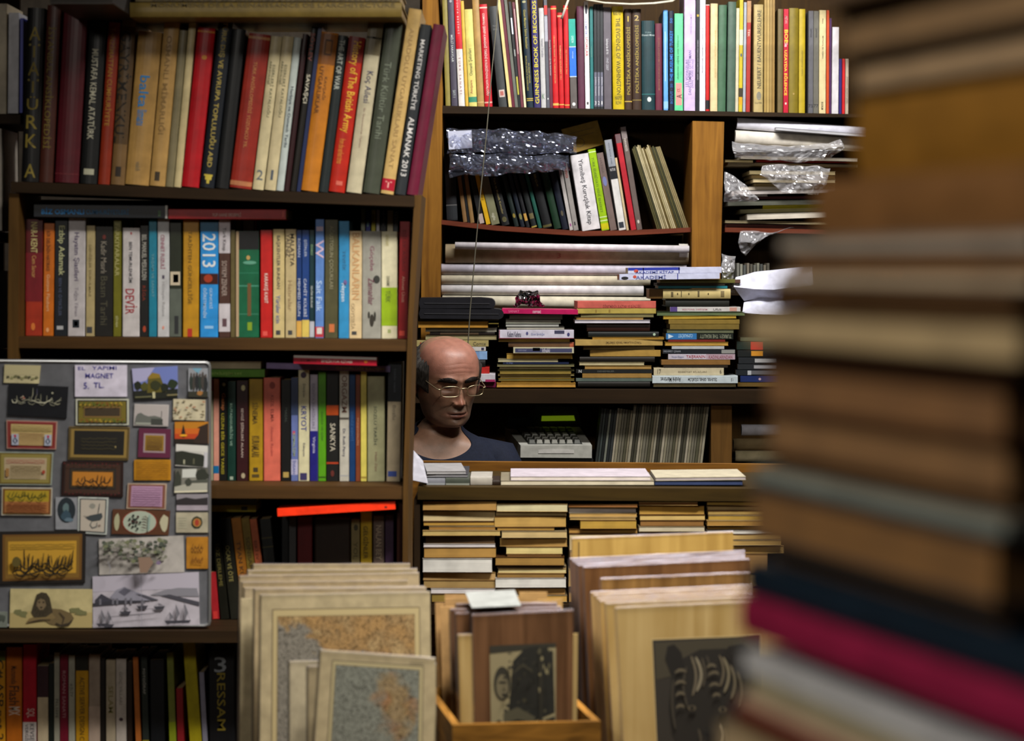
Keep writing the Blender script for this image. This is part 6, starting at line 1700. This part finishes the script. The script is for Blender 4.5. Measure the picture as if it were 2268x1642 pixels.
box_print(1010, 1234, 1338, 1336, 3.73, 'brown mounted print at the back of the wooden box', MATW)
box_print(997, 1243, 1350, 1345, 3.69, 'brown mounted print second from the back of the box', DKW)
box_print(1008, 1246, 1358, 1352, 3.66, 'brown mounted print in the middle of the box', MATW)
box_print(1013, 1060, 1406, 1405, 3.63, 'narrow light wood print standing lower in the box', PLYW)
box_print(1230, 1280, 1405, 1404, 3.568, 'narrow peach wood strip at the box end', PLYW, rim=False)
box_print(1045, 1270, 1362, 1351, 3.545, 'front brown mounted print of an old dark photograph', MATW, lambda A_: d_people(A_))
for i, (x0, x1, y, Y) in enumerate(((964, 984, 1336, 3.76), (975, 1006, 1344, 3.74), (985, 1036, 1326, 3.77), (985, 1060, 1318, 3.79))):
    box_print(x0, x1, y, y, Y, ['slim tan card at the box corner', 'slim tan card second from the box corner', 'pale tan card behind the box corner', 'tan card behind the grey print'][i], mat('b08c5c', 'paper'), rim=False, name='card')
box_print(1150, 1212, 1312, 1312, 3.78, 'peach tan card at the rear of the box', mat('b4905c', 'paper'), rim=False, name='card')
box_print(1190, 1246, 1329, 1327, 3.75, 'second peach tan card nearer the front', mat('b8945c', 'paper'), rim=False, name='card')
gp = tilted('card', [(1045, 1348, 3.64), (1154, 1343, 3.64), (1140, 1308, 3.74), (1030, 1313, 3.74)], mat('8c9090', 'paper'), 'grey photo print lying over the brown mounted prints', 'print')

# big mounted prints beside the tower
GW = 'large mounted prints behind the blurred tower'
def wood_print(x0, x1, yt0, yt1, Y, label, m, art=None, x0b=None, rim=True):
    yb = brow(Y)
    return sheet_board('mounted_print', [(x0, yt0), (x1, yt1), (x1, yb), (x0b or x0 + 24, yb)], Y, None, label, GW, art, rim, .003, m=m)
def d_tiger(A_):
    A_.rect(.175, .16, .735, 1, 'b8a270'); A_.rect(.18, .166, .728, 1, '2a2620')
    A_.poly([(.19, .18), (.72, .17), (.72, .34), (.5, .3), (.19, .36)], '3a3528')
    A_.poly([(.25, .5), (.27, .34), (.31, .27), (.42, .22), (.55, .22), (.64, .27), (.69, .4), (.68, .6), (.6, .76), (.45, .8), (.32, .74), (.26, .62)], '1b1813')
    A_.poly([(.24, .26), (.255, .2), (.29, .19), (.325, .23), (.34, .3), (.27, .34)], '14110d'); A_.poly([(.53, .25), (.57, .21), (.64, .2), (.69, .24), (.68, .36), (.6, .3)], '15120e')
    def arc(u, v0, v1, bow, col, wd=.007):
        A_.line([(u + bow * math.sin(math.pi * t / 8), v0 + (v1 - v0) * t / 8) for t in range(9)], wd, col)
    for u, v0, v1, bow, col in ((.375, .25, .44, .022, '5c5444'), (.398, .255, .42, .026, '7c7460'), (.43, .26, .4, .012, '3c362b'), (.455, .25, .36, .01, '342f26'), (.52, .25, .4, .02, '544c3c'), (.54, .26, .43, .026, '6c644f'), (.575, .3, .46, .022, '5c5442'), (.35, .3, .5, -.02, '342f26'), (.61, .33, .5, .02, '4c4536'), (.28, .36, .6, -.012, '332e25')):
        arc(u, v0, v1, bow, col)
    for u, v, w_ in ((.318, .32, .03), (.315, .375, .028), (.312, .43, .024), (.478, .3, .024), (.49, .335, .026), (.49, .39, .026), (.31, .49, .022), (.5, .44, .02)):
        A_.line([(u - w_, v + .008), (u - w_ * .3, v - .004), (u + w_ * .4, v - .004), (u + w_, v + .006)], .0075, '564e3d')
    for u, v in ((.37, .5), (.53, .51)):
        A_.blob(u, v, .022, .014, '4c4434', 10); A_.blob(u, v, .01, .01, '0a0908', 8)
    A_.poly([(.42, .62), (.5, .62), (.465, .67)], '0c0a08')
    for u, v0, v1, c_ in ((.43, .66, .78, '4c4436'), (.51, .58, .68, '847a64'), (.53, .6, .7, '5c5442'), (.4, .6, .72, '3c362b')):
        arc(u, v0, v1, .012, c_)
wood_print(1266, 1624, 1192, 1178, 4.06, 'light plywood mounted print at the back in loose plastic', wood('bc9c58', 'z', '947438', .5), lambda A_: A_.rect(.04, .02, .05, 1, '6c5428'), 1264)
for i, (x, y) in enumerate(((1262, 1238), (1268, 1243), (1274, 1248), (1280, 1252))):
    wood_print(x, 1650, y, y - 18, 4.02 - i * .035, ['dark brown mounted print, rearmost', 'dark brown mounted print, second', 'dark brown mounted print, third', 'dark brown mounted print, fourth'][i] + ' of the sleeved group beside the box', DKW, None, x + 14)
wood_print(1292, 1660, 1256, 1238, 3.87, 'dark brown mounted print with a wide plain face', wood('73502f', 'z', '50331a', .8), None, 1312)
wood_print(1330, 1660, 1282, 1268, 3.83, 'mid brown mounted print with pale top edge', wood('8c6a3c', 'z', '5c401e', .8), None, 1345)
for i, (x, y) in enumerate(((1308, 1312), (1315, 1318), (1322, 1325), (1328, 1331))):
    wood_print(x, 1665, y, y - 16, 3.79 - i * .03, ['pale sleeved mounted print, rearmost', 'pale sleeved mounted print, second', 'pale sleeved mounted print, third', 'pale sleeved mounted print, fourth'][i] + ' behind the tiger print', wood('b4965c', 'z', '8c6c38', .5), None, x + 22)
wood_print(1340, 1680, 1336, 1322, 3.66, 'plywood mounted print right behind the tiger print', PLYW, None, 1366)
wood_print(1363, 1800, 1346, 1326, 3.6, 'plywood mounted print of a dark striped tiger head', PLYW, d_tiger, 1388)

# ------------------------------------------------------------------ blurred tower of old books close to the camera
YT = 1.25
adir = Vector((.3, -.954, 0)).normalized()
nin = Vector((-adir.y, adir.x, 0))
TW = 'old books piled in the blurred tower'
def tower(x, y0, y1, cov, pg, desc, face='pages', L_=0.26, kind='h', d=.19, turn=0, dd=0):
    y0, y1 = y0, y1
    lo_, hi_ = P(x, y1, YT), P(x, y0, YT)
    w = (hi_.z - lo_.z) * .985
    a_ = Matrix.Rotation(math.radians(turn), 3, 'Z') @ adir
    n_ = Vector((-a_.y, a_.x, 0))
    o = Vector((lo_.x, YT, lo_.z)) + n_ * dd
    up = Vector((0, 0, 1))
    mw = M4(o + n_ * d, up, -n_, a_) if face == 'pages' else M4(o + a_ * L_, up, n_, -a_)
    return make_book(kind, w, L_, d, cov, mw, desc, TW, pages=pg, face=face)
T_ = tower
T_(1790, -30, 22, '4c3a28', '5c4630', 'dim brown book topping the blurred tower', L_=.3)
T_(1852, 22, 132, '2a1d12', '6e5434', 'dark covered book with brown page edges, second in the blurred tower', L_=.27)
T_(1884, 132, 212, '33271a', '8c7354', 'book with lighter tan page edges high in the blurred tower', L_=.27)
T_(1902, 213, 396, '7a541c', '7a541c', 'very thick ochre brown volume in the blurred tower', face='spine', L_=.25)
T_(1814, 397, 530, '6c4a28', '6c4a26', 'thick brown book jutting out under the ochre volume of the tower', face='spine', L_=.26)
T_(1724, 531, 557, '8c8478', '94887a', 'thin pale grey book over a brown one in the tower', L_=0.27, kind='p')
T_(1738, 558, 602, '4c3218', '6c4820', 'brown book between two thin pale ones in the tower', L_=.27)
T_(1720, 603, 628, '8c7e6c', 'a08e74', 'thin cream book over the blackish brown one in the tower', L_=0.27, kind='p')
T_(1716, 629, 689, '3c2814', '4a3018', 'blackish brown book above the widest pale pages of the tower', face='spine', L_=0.26)
T_(1654, 690, 758, '6c5438', '94805c', 'book with wide pale tan page edges amid the tower', L_=0.29, kind='p')
T_(1700, 759, 800, '2a1a0e', '3c2814', 'dark brown block standing for the shadowed gap under the wide pale pages of the tower', face='spine', L_=.27)  # shade between two books, built as a dark brown volume
T_(1684, 801, 904, '3c2412', '6a4824', 'brown paged book, upper of a matching pair in the tower', L_=0.26)
T_(1690, 905, 1004, '3c2412', '70502c', 'brown paged book, lower of a matching pair in the tower', L_=0.26)
T_(1706, 1005, 1034, '4c3820', '6a4c2a', 'thin brown book above the grey blue one in the tower', L_=.26)
T_(1672, 1035, 1066, '747870', '6c7070', 'thin grey blue book in the tower', face='spine', L_=0.27, kind='p')
T_(1650, 1067, 1192, '20262c', '6c4a20', 'thick brown paged book with dark blue boards in the tower', L_=0.27)
T_(1714, 1193, 1241, '5c4428', 'a0845c', 'cream paged book above the navy volume of the tower', L_=.25)
T_(1654, 1242, 1314, '0c1a26', '0c1a26', 'navy black hardback low in the tower', face='spine', L_=.32)
T_(1644, 1315, 1402, '7c1638', '7c1638', 'burgundy hardback under the navy one in the tower', face='spine', L_=.33)
T_(1760, 1403, 1436, '8c8c90', 'a4a4a8', 'pale grey paged book set back under the burgundy one', L_=0.27, kind='p')
T_(1642, 1437, 1480, '9c9ca0', 'a8a8a8', 'grey white paged book jutting out under the set back one', L_=.34, kind='p')
T_(1660, 1481, 1534, '6c6858', '8c8468', 'dull yellowish paged book near the tower foot', L_=.34, kind='p')
T_(1640, 1535, 1556, 'a88c74', 'b09478', 'thin rosy cream book near the tower foot', L_=.34, kind='p')
T_(1630, 1557, 1592, '541414', '541414', 'dark red hardback near the tower foot', face='spine', L_=.34)
T_(1588, 1593, 1690, '6c5c40', '948060', 'cream paged book at the tower foot', L_=.35, kind='p')
# ------------------------------------------------------------------ the bald man behind the counter
HS = .95
HO = P(989, 836, 5.5)
YAW, PITCH, RLL = math.radians(24), math.radians(13), math.radians(-2)
TAB = [  # z, half width, front, back, axis y, axis x
    (.100, .004, .004, .004, .004, 0), (.098, .026, .028, .03, .004, 0), (.0915, .045, .050, .054, .002, 0), (.079, .0605, .070, .076, 0, 0), (.059, .071, .084, .091, 0, 0),
    (.036, .0755, .0915, .098, 0, 0), (.012, .0755, .0925, .099, 0, 0), (-.01, .0735, .0885, .095, 0, 0), (-.034, .0705, .0865, .086, 0, 0),
    (-.056, .0655, .0865, .072, 0, 0), (-.076, .0605, .0865, .060, 0, 0), (-.094, .0545, .0855, .052, 0, 0), (-.106, .047, .080, .050, 0, 0),
    (-.114, .042, .066, .052, .004, 0), (-.120, .0455, .046, .052, .012, -.003), (-.130, .0535, .040, .050, .020, -.007), (-.140, .063, .042, .052, .026, -.011),
    (-.150, .082, .046, .056, .03, -.014), (-.160, .108, .052, .064, .034, -.016), (-.172, .138, .060, .074, .036, -.018), (-.190, .165, .070, .086, .038, -.018),
    (-.215, .184, .082, .096, .038, -.018), (-.25, .196, .092, .102, .036, -.018), (-.30, .200, .098, .106, .034, -.018), (-.38, .192, .102, .106, .034, -.018), (-.5, .176, .106, .104, .034, -.018), (-.62, .172, .11, .106, .034, -.018)]
def tab(z):
    for i in range(len(TAB) - 1):
        if TAB[i + 1][0] <= z <= TAB[i][0] + 1e-9:
            break
    p0, p1, p2, p3 = TAB[max(i - 1, 0)], TAB[i], TAB[i + 1], TAB[min(i + 2, len(TAB) - 1)]
    t = (p1[0] - z) / (p1[0] - p2[0])
    o = []
    for k in range(1, 6):
        m1 = (p2[k] - p0[k]) / (p0[0] - p2[0]) * (p1[0] - p2[0]) if p0 is not p1 else p2[k] - p1[k]
        m2 = (p3[k] - p1[k]) / (p1[0] - p3[0]) * (p1[0] - p2[0]) if p3 is not p2 else p2[k] - p1[k]
        o.append((2 * t ** 3 - 3 * t * t + 1) * p1[k] + (t ** 3 - 2 * t * t + t) * m1 + (3 * t * t - 2 * t ** 3) * p2[k] + (t ** 3 - t * t) * m2)
    return o
def G2(x, z, cx, cz, sx, sz):
    return math.exp(-((x - cx) / sx) ** 2 - ((z - cz) / sz) ** 2)
def relief(x, z):
    """how far the face stands out (+) or in (-) at x, z"""
    ax = abs(x)
    d = 0
    # nose: bridge, ridge, tip, wings
    if -.075 < z < .03:
        t = min(max((.008 - z) / .05, 0), 1)
        ridge = .005 + .019 * t ** 1.25
        fall = 1 / (1 + math.exp(-(z + .0475) / .0022))
        up = 1 / (1 + math.exp((z - .012) / .005))
        d += ridge * fall * up * math.exp(-(x / (.0075 + .0045 * t)) ** 2)
    d += .0095 * G2(ax, z, .0135, -.0425, .0058, .0062)
    d += .005 * G2(x, z, 0, -.0385, .009, .007)
    d -= .004 * G2(ax, z, .0085, -.0495, .004, .0025)
    # brow, sockets, lids
    d += .0065 * G2(ax, z, .030, .0195, .021, .0075)
    d += .003 * G2(x, z, 0, .016, .010, .008)
    d -= .0125 * G2(ax, z, .031, .002, .0135, .0105)
    d += .0085 * G2(ax, z, .0315, .0025, .0105, .0072)
    d -= .0025 * G2(ax, z, .031, .0105, .012, .0022)
    d -= .003 * G2(ax, z, .030, -.011, .013, .0028)
    d -= .0045 * G2(ax, z, .0125, -.002, .005, .009)
    # cheeks, folds, mouth, chin
    d += .0065 * G2(ax, z, .047, -.027, .015, .013)
    d -= .0045 * G2(ax, z, .045, -.060, .014, .016)
    s_ = .0185 + (-.044 - z) * .42
    if -.078 < z < -.04:
        d -= .0032 * math.exp(-((ax - s_) / .0032) ** 2) * min(1, (z + .078) / .01)
    d += .006 * G2(x, z, 0, -.066, .026, .016)
    d -= .0018 * G2(x, z, 0, -.0565, .0028, .006)
    d += .0035 * G2(x, z, 0, -.0665, .017, .0032)
    d -= .0055 * math.exp(-((z + .0715 - .0012 * math.cos(x * 200)) / .0016) ** 2) * math.exp(-(x / .021) ** 4)
    d += .0045 * G2(x, z, 0, -.0775, .014, .0036)
    d -= .004 * G2(x, z, 0, -.0855, .016, .0035)
    d -= .003 * G2(ax, z, .0235, -.0725, .003, .004)
    d += .0065 * G2(x, z, 0, -.0995, .015, .009)
    d += .0025 * G2(ax, z, .048, -.09, .012, .010)
    # forehead furrows, temples
    for zz in (.034, .044, .055):
        d -= .0007 * math.exp(-((z - zz - .003 * math.cos(x * 60)) / .0013) ** 2) * math.exp(-(x / .038) ** 4)
    d -= .001 * G2(ax, z, .0055, .018, .0016, .007)
    return d
def headpt(z, th):
    w, f_, b_, ay, ax = tab(z)
    sx, cx = math.sin(th), math.cos(th)
    e = 2.25
    r = (abs(sx) ** e + abs(cx) ** e) ** (-1 / e)
    x = w * sx * r
    y = -f_ * cx * r if cx > 0 else -b_ * cx * r
    if cx > 0 and z > -.125:
        y -= relief(x, z) * min(1, cx * 2.2) ** .7
    return Vector((x + ax, y + ay, z))
Rh = Matrix.Rotation(YAW, 3, 'Z') @ Matrix.Rotation(PITCH, 3, 'X') @ Matrix.Rotation(RLL, 3, 'Y')
Rb = Matrix.Rotation(math.radians(8), 3, 'Z')
def pose(p):
    t = min(max((p.z + .165) / (.165 - .108), 0), 1)
    t = t * t * (3 - 2 * t)
    a_, b_ = Rh @ p, Rb @ p
    return HO + (b_ * (1 - t) + a_ * t) * HS
def skin_material():
    m, nt, b = newmat('skin')
    L = nt.links.new
    at = N(nt, 'ShaderNodeAttribute')
    at.attribute_name = 'complexion'
    tc = N(nt, 'ShaderNodeTexCoord')
    nz = N(nt, 'ShaderNodeTexNoise')
    nz.inputs['Scale'].default_value, nz.inputs['Detail'].default_value = 55, 6
    L(tc.outputs['Object'], nz.inputs['Vector'])
    mr = N(nt, 'ShaderNodeMapRange')
    mr.inputs[1].default_value, mr.inputs[2].default_value = .3, .7
    mr.inputs[3].default_value, mr.inputs[4].default_value = .82, 1.14
    L(nz.outputs[0], mr.inputs[0])
    mx = N(nt, 'ShaderNodeVectorMath', operation='SCALE')
    L(at.outputs['Color'], mx.inputs[0]); L(mr.outputs[0], mx.inputs['Scale'])
    L(mx.outputs[0], b.inputs['Base Color'])
    b.inputs['Roughness'].default_value = .46
    b.inputs['Subsurface Weight'].default_value = .12
    b.inputs['Subsurface Radius'].default_value = (.012, .004, .002)
    b.inputs['Subsurface Scale'].default_value = .5
    bp = N(nt, 'ShaderNodeBump')
    bp.inputs['Strength'].default_value, bp.inputs['Distance'].default_value = .25, .001
    n2 = N(nt, 'ShaderNodeTexNoise')
    n2.inputs['Scale'].default_value, n2.inputs['Detail'].default_value = 420, 3
    L(tc.outputs['Object'], n2.inputs['Vector'])
    L(n2.outputs[0], bp.inputs['Height']); L(bp.outputs[0], b.inputs['Normal'])
    return m
def tone_at(p, cx):
    base = Vector(rgb('94705a')[:3])
    x, z = p.x, p.z
    def mix(c_, f_):
        nonlocal base
        base = base * (1 - f_) + Vector(rgb(c_)[:3]) * f_
    if z > -.13:
        if cx > -.1:
            mix('a2675a', .6 * max(0, min(1, (z - .0) / .04)))                    # ruddy brow and scalp
            mix('a86454', .5 * G2(x, z, 0, -.036, .014, .014))                   # nose
            st = max(0, min(1, (-.044 - z) / .012)) * max(0, 1 - G2(x, z, 0, -.074, .024, .0065))
            mix('54483f', .6 * st * (.75 + .25 * noise.noise(Vector((x * 500, z * 500, 0)))))   # stubble
            mix('8c8478', .5 * G2(x, z, 0, -.058, .020, .006))                    # grey moustache stubble
            mix('94584c', .85 * G2(x, z, 0, -.0735, .021, .0065) ** .7)           # lips
            mix('4a2c26', .7 * math.exp(-((z + .0715) / .0016) ** 2) * math.exp(-(x / .022) ** 4))
            mix('8c5c4c', .5 * G2(abs(x), z, .031, -.013, .014, .006))            # under the eyes
    return base
man = empty('person', (HO.x, HO.y + .03, .42), 'bald person in metal rimmed glasses and navy t-shirt looking down behind the front counter', 'person')
zs = [.100 - .0026 * i for i in range(4)] + [.0915 - .0021 * i for i in range(1, 106)]
while zs[-1] > -.25:
    zs.append(zs[-1] - .004)
zs += [-.28, -.32, -.38, -.46, -.54, -.62]
NT = 150
ths = []
for i in range(NT):
    t = -math.pi + 2 * math.pi * i / NT
    ths.append(t - .5 * math.sin(t))
vs, cols = [], []
for z in zs:
    for th in ths:
        p = headpt(z, th)
        cols.append(tone_at(p, math.cos(th)))
        vs.append(pose(p))
fs = []
for j in range(len(zs) - 1):
    for i in range(NT):
        k, k2 = j * NT + i, j * NT + (i + 1) % NT
        fs.append((k, k + NT, k2 + NT, k2))
fs.append(tuple(range(NT)))
fs.append(tuple(range(len(vs) - 1, len(vs) - NT - 1, -1)))
def ear(side):
    """ear shell: outer rim, hollow and lobe"""
    n0 = len(vs)
    nu, nv = 22, 9
    for i in range(nu):
        t = 2 * math.pi * i / nu
        ry, rz = .0165 + .003 * math.sin(t), .031
        if math.sin(t) < 0:
            ry *= .8 + .2 * (1 + math.sin(t))
        for j in range(nv):
            s_ = j / (nv - 1)
            rr = [.35, .8, 1.0, 1.02, .98, .86, .7, .45, .0][j]
            ox = [0, .005, .010, .014, .0165, .0145, .010, .0085, .0075][j]
            p = Vector((side * (.0715 + ox + .004 * math.cos(t)), .014 + ry * rr * -math.cos(t) + .006 * math.sin(t) * rr, -.020 + rz * rr * math.sin(t)))
            vs.append(pose(p))
            cols.append(Vector(rgb('94665a')[:3]))
    for i in range(nu):
        for j in range(nv - 1):
            a_, b_ = n0 + i * nv + j, n0 + ((i + 1) % nu) * nv + j
            fs.append((a_, b_, b_ + 1, a_ + 1))
ear(1); ear(-1)
def limb(pts, rs, seg=14, col='b8846a'):
    n0 = len(vs)
    tmp = MB()
    tmp.tube(pts, rs, None, seg)
    for v in tmp.v:
        vs.append(Vector(v)); cols.append(Vector(rgb(col)[:3]))
    for f_ in tmp.f:
        fs.append(tuple(n0 + i for i in f_))
for sd in (-1, 1):      # bare forearms resting towards the hidden desk edge
    sh = pose(Vector((sd * .150 - .018, .04, -.23)))
    el = sh + Rb @ Vector((sd * .075, -.045, -.22)); wr = el + Rb @ Vector((-sd * .05, -.2, .0))
    limb([sh, (sh + el) / 2, el, (el + wr) / 2, wr], [.04, .04, .038, .036, .026])
    for k in range(5):
        b0 = wr + Rb @ Vector(((k - 2) * .016 * (1 if k else 1.1), -.03 - .045 * (k != 0), -.004))
        limb([wr + Rb @ Vector(((k - 2) * .01, 0, 0)), b0, b0 + Rb @ Vector(((k - 2) * .003, -.03, -.004)), b0 + Rb @ Vector(((k - 2) * .003, -.05 - .008 * (k in (2, 3)), -.014))], [.014, .0095, .0085, .007], 8)
# hips and seated thighs out of sight behind the counter
hp = pose(Vector((-.018, .034, -.60)))
for sd in (-1, 1):
    h0 = hp + Rb @ Vector((sd * .09, .02, -.02)); kn = h0 + Rb @ Vector((sd * .03, -.33, -.02)); an = kn + Vector((0, .02, -.42))
    limb([h0, (h0 + kn) / 2, kn, (kn + an) / 2, an, an + Vector((0, -.18, -.03))], [.085, .075, .058, .05, .036, .03], 12, '2a2c34')
me = bpy.data.meshes.new('body')
me.from_pydata([tuple(v) for v in vs], [], fs)
me.materials.append(skin_material())
ca = me.color_attributes.new('complexion', 'FLOAT_COLOR', 'POINT')
for i, c_ in enumerate(cols):
    ca.data[i].color = (c_.x, c_.y, c_.z, 1)
me.polygons.foreach_set('use_smooth', [True] * len(me.polygons))
body = bpy.data.objects.new('body', me)
COL.objects.link(body)
body.parent = man
body.matrix_parent_inverse = Matrix.Translation(-man.location)
# t-shirt: shell outside the trunk below the neckline
def neckline(th):
    c_ = math.cos(th)
    return -.134 - .074 * max(0, c_) ** 3.6 + .006 * max(0, -c_)
sv, sf = [], []
rows_ = 44
for j in range(rows_ + 1):
    for th in ths:
        z0 = neckline(th)
        z = z0 + (-.60 - z0) * (j / rows_) ** 1.7
        p = headpt(z, th)
        w, f_, b_, ay, ax = tab(z)
        n_ = Vector((p.x - ax, p.y - ay, 0))
        n_.normalize()
        fold = .003 * noise.noise(Vector((p.x * 14, p.y * 14, z * 9))) + .0016 * noise.noise(Vector((p.x * 40, p.y * 30, z * 20)))
        o_ = .0055 + fold * min(1, j / 5)
        if j == 0:
            o_ = .001
        sv.append(pose(p + n_ * o_ + Vector((0, 0, .004 if j < 4 else .003))))
for j in range(rows_):
    for i in range(NT):
        k, k2 = j * NT + i, j * NT + (i + 1) % NT
        sf.append((k, k + NT, k2 + NT, k2))
sm = MB()
NAVY = mat('171d2e', 'cloth')
sm.add(sv, sf, NAVY)
for sd in (-1, 1):
    sh = pose(Vector((sd * .150 - .018, .04, -.212)))
    el = sh + Rb @ Vector((sd * .075, -.045, -.20))
    sm.tube([sh + Vector((-sd * .05, .01, .012)), sh, (sh * 2 + el) / 3, (sh + el) / 2, el], [.045, .058, .062, .062, .06], NAVY, 22, False)
ts = sm.build('t_shirt', man, smooth=True)
cl = MB()
cl.tube([pose(headpt(neckline(th) - .004, th) + Vector((headpt(neckline(th), th).x * .05, headpt(neckline(th), th).y * .05, .004))) for th in ths + ths[:1]], .0045, mat('10141f', 'cloth'), 8, False)
cl.build('collar', ts, ts.matrix_world.inverted(), smooth=True).matrix_parent_inverse = Matrix.Translation(-man.location)
# hair: fringe round sides and back
hm, nt, b = newmat('hair')
tc = N(nt, 'ShaderNodeTexCoord'); mp = N(nt, 'ShaderNodeMapping'); mp.inputs['Scale'].default_value = (420, 420, 40)
nz = N(nt, 'ShaderNodeTexNoise'); nz.inputs['Scale'].default_value = 1; nz.inputs['Detail'].default_value = 3
rp = N(nt, 'ShaderNodeValToRGB'); rp.color_ramp.elements[0].position, rp.color_ramp.elements[1].position = .35, .75
rp.color_ramp.elements[0].color, rp.color_ramp.elements[1].color = rgb('12100e'), rgb('4a4540')
nt.links.new(tc.outputs['Object'], mp.inputs[0]); nt.links.new(mp.outputs[0], nz.inputs['Vector']); nt.links.new(nz.outputs[0], rp.inputs[0]); nt.links.new(rp.outputs[0], b.inputs['Base Color'])
b.inputs['Roughness'].default_value = .7
hv, hf = [], []
NU, NV = 90, 30
for i in range(NU + 1):
    th = math.radians(59 + 242 * i / NU)
    back = max(0, -math.cos(th))
    top = .052 + .032 * back ** .7 + .004 * math.sin(i * 1.7)
    edge = min(1, min(i, NU - i) / 10)
    low_ = -.018 - .075 * back ** .8 - .012 * (1 - edge)
    if edge < .6:
        low_ = max(low_, -.035)
    for j in range(NV + 1):
        v = j / NV
        z = top + (low_ - top) * v
        p = headpt(z, th)
        n_ = Vector((p.x, p.y, p.z * .4)).normalized()
        o_ = (.016 * min(1, v * 3.2) ** .8 * min(1, (1 - v) * 6) ** .6) * edge - .0006
        o_ += .0022 * noise.noise(Vector((th * 26, z * 60, 1))) * edge * min(1, v * 4) + .0012 * noise.noise(Vector((th * 80, z * 90, 5))) * edge
        hv.append(pose(p + n_ * o_))
for i in range(NU):
    for j in range(NV):
        k = i * (NV + 1) + j
        hf.append((k, k + 1, k + NV + 2, k + NV + 1))
hb_ = MB(); hb_.add(hv, hf, hm); hb_.build('hair', man, smooth=True)
# front of the face at (x, z)
def facept(x, z, out=0.0):
    w, f_, b_, ay, ax = tab(z)
    e = 2.25
    y = -f_ * max(0, 1 - abs(x / w) ** e) ** (1 / e)
    return Vector((x, y - relief(x, z) - out, z))
BROWM = mat('1c1613', 'cloth')
for sd in (-1, 1):
    eb = MB()
    pts, rs = [], []
    for i in range(11):
        t = i / 10
        x = sd * (.011 + .041 * t)
        z = .0135 + .0075 * math.sin(t * 2.3) - .007 * t ** 3
        pts.append(pose(facept(x, z, .0005)))
        rs.append(.0062 * (math.sin(math.pi * (.16 + .76 * t))) ** .7)
    eb.tube(pts, rs, BROWM, 10)
    rr = random.Random(3)
    for i in range(70):
        t = rr.random()
        x = sd * (.010 + .043 * t)
        z = .0135 + .0075 * math.sin(t * 2.3) - .007 * t ** 3 + rr.uniform(-.004, .004)
        p = facept(x, z, .003)
        eb.tube([pose(p), pose(p + Vector((sd * .007, -.0025, .0035)))], [.0006, .0002], BROWM, 4)
    eb.build('eyebrow', man, smooth=True)
    ey = MB()
    for dz, r_ in ((-.0018, .0011), (.0085, .0006)):
        ey.tube([pose(facept(sd * (.0195 + .0235 * i / 10), dz - .0022 * math.sin(math.pi * i / 10) * (1 if dz < 0 else -1), .0003)) for i in range(11)], [r_ * (.5 + math.sin(math.pi * i / 10)) for i in range(11)], mat('3a2620', 'skin'), 6)
    ey.build('eyelid_line', man, smooth=True)
# glasses
gl = MB()
RIMM = mat('cdbd98', 'metal')
lens_sets = []
GY, GZ = -.116, -.0045
def lpt(sd, u, v):
    """u, v in -1..1 over a lens"""
    x = sd * (.0335 + .0235 * u)
    return Vector((x, GY + .010 * (abs(x) / .055) ** 2, GZ + .0135 * v - .0015 * (u > 0) * u))
for sd in (-1, 1):
    ring = []
    for i in range(28):
        t = 2 * math.pi * i / 28
        c_, s_ = math.cos(t), math.sin(t)
        r_ = (abs(c_) ** 3.2 + abs(s_) ** 3.2) ** (-1 / 3.2)
        ring.append((c_ * r_, s_ * r_ * (1 if s_ > 0 else .98)))
    lens_sets.append((sd, ring))
    gl.tube([pose(lpt(sd, u, v)) for u, v in ring + ring[:1]], .0009, RIMM, 6, False)
    hinge = lpt(sd, 1, .45)
    gl.tube([pose(hinge), pose(hinge + Vector((sd * .006, .002, 0))), pose(hinge + Vector((sd * .0085, .012, .001))), pose(Vector((sd * .0725, -.04, GZ + .010))), pose(Vector((sd * .0755, .004, GZ + .014))), pose(Vector((sd * .075, .02, GZ + .004)))], [.0015, .0016, .0012, .001, .001, .001], RIMM, 6)
    gl.tube([pose(lpt(sd, -.95, -.2)), pose(Vector((sd * .0085, GY + .008, GZ - .006)))], .0006, RIMM, 5)
gl.tube([pose(lpt(-1, -1, .35)), pose(Vector((-.005, GY - .002, GZ + .0085))), pose(Vector((.005, GY - .002, GZ + .0085))), pose(lpt(1, -1, .35))], .0011, RIMM, 6)
gf = gl.build('glasses', man, smooth=True)
GLM = plastic(.05, 'dfe4ea', .03, 3)
for sd, ring in lens_sets:
    lm = MB()
    lm.add([pose(lpt(sd, u * .98, v * .98)) for u, v in ring], [tuple(range(28))], GLM)
    lo_ = lm.build('lens', gf, None)
    lo_.matrix_parent_inverse = Matrix.Translation(-man.location)
# the chair he sits on, hidden behind the counter
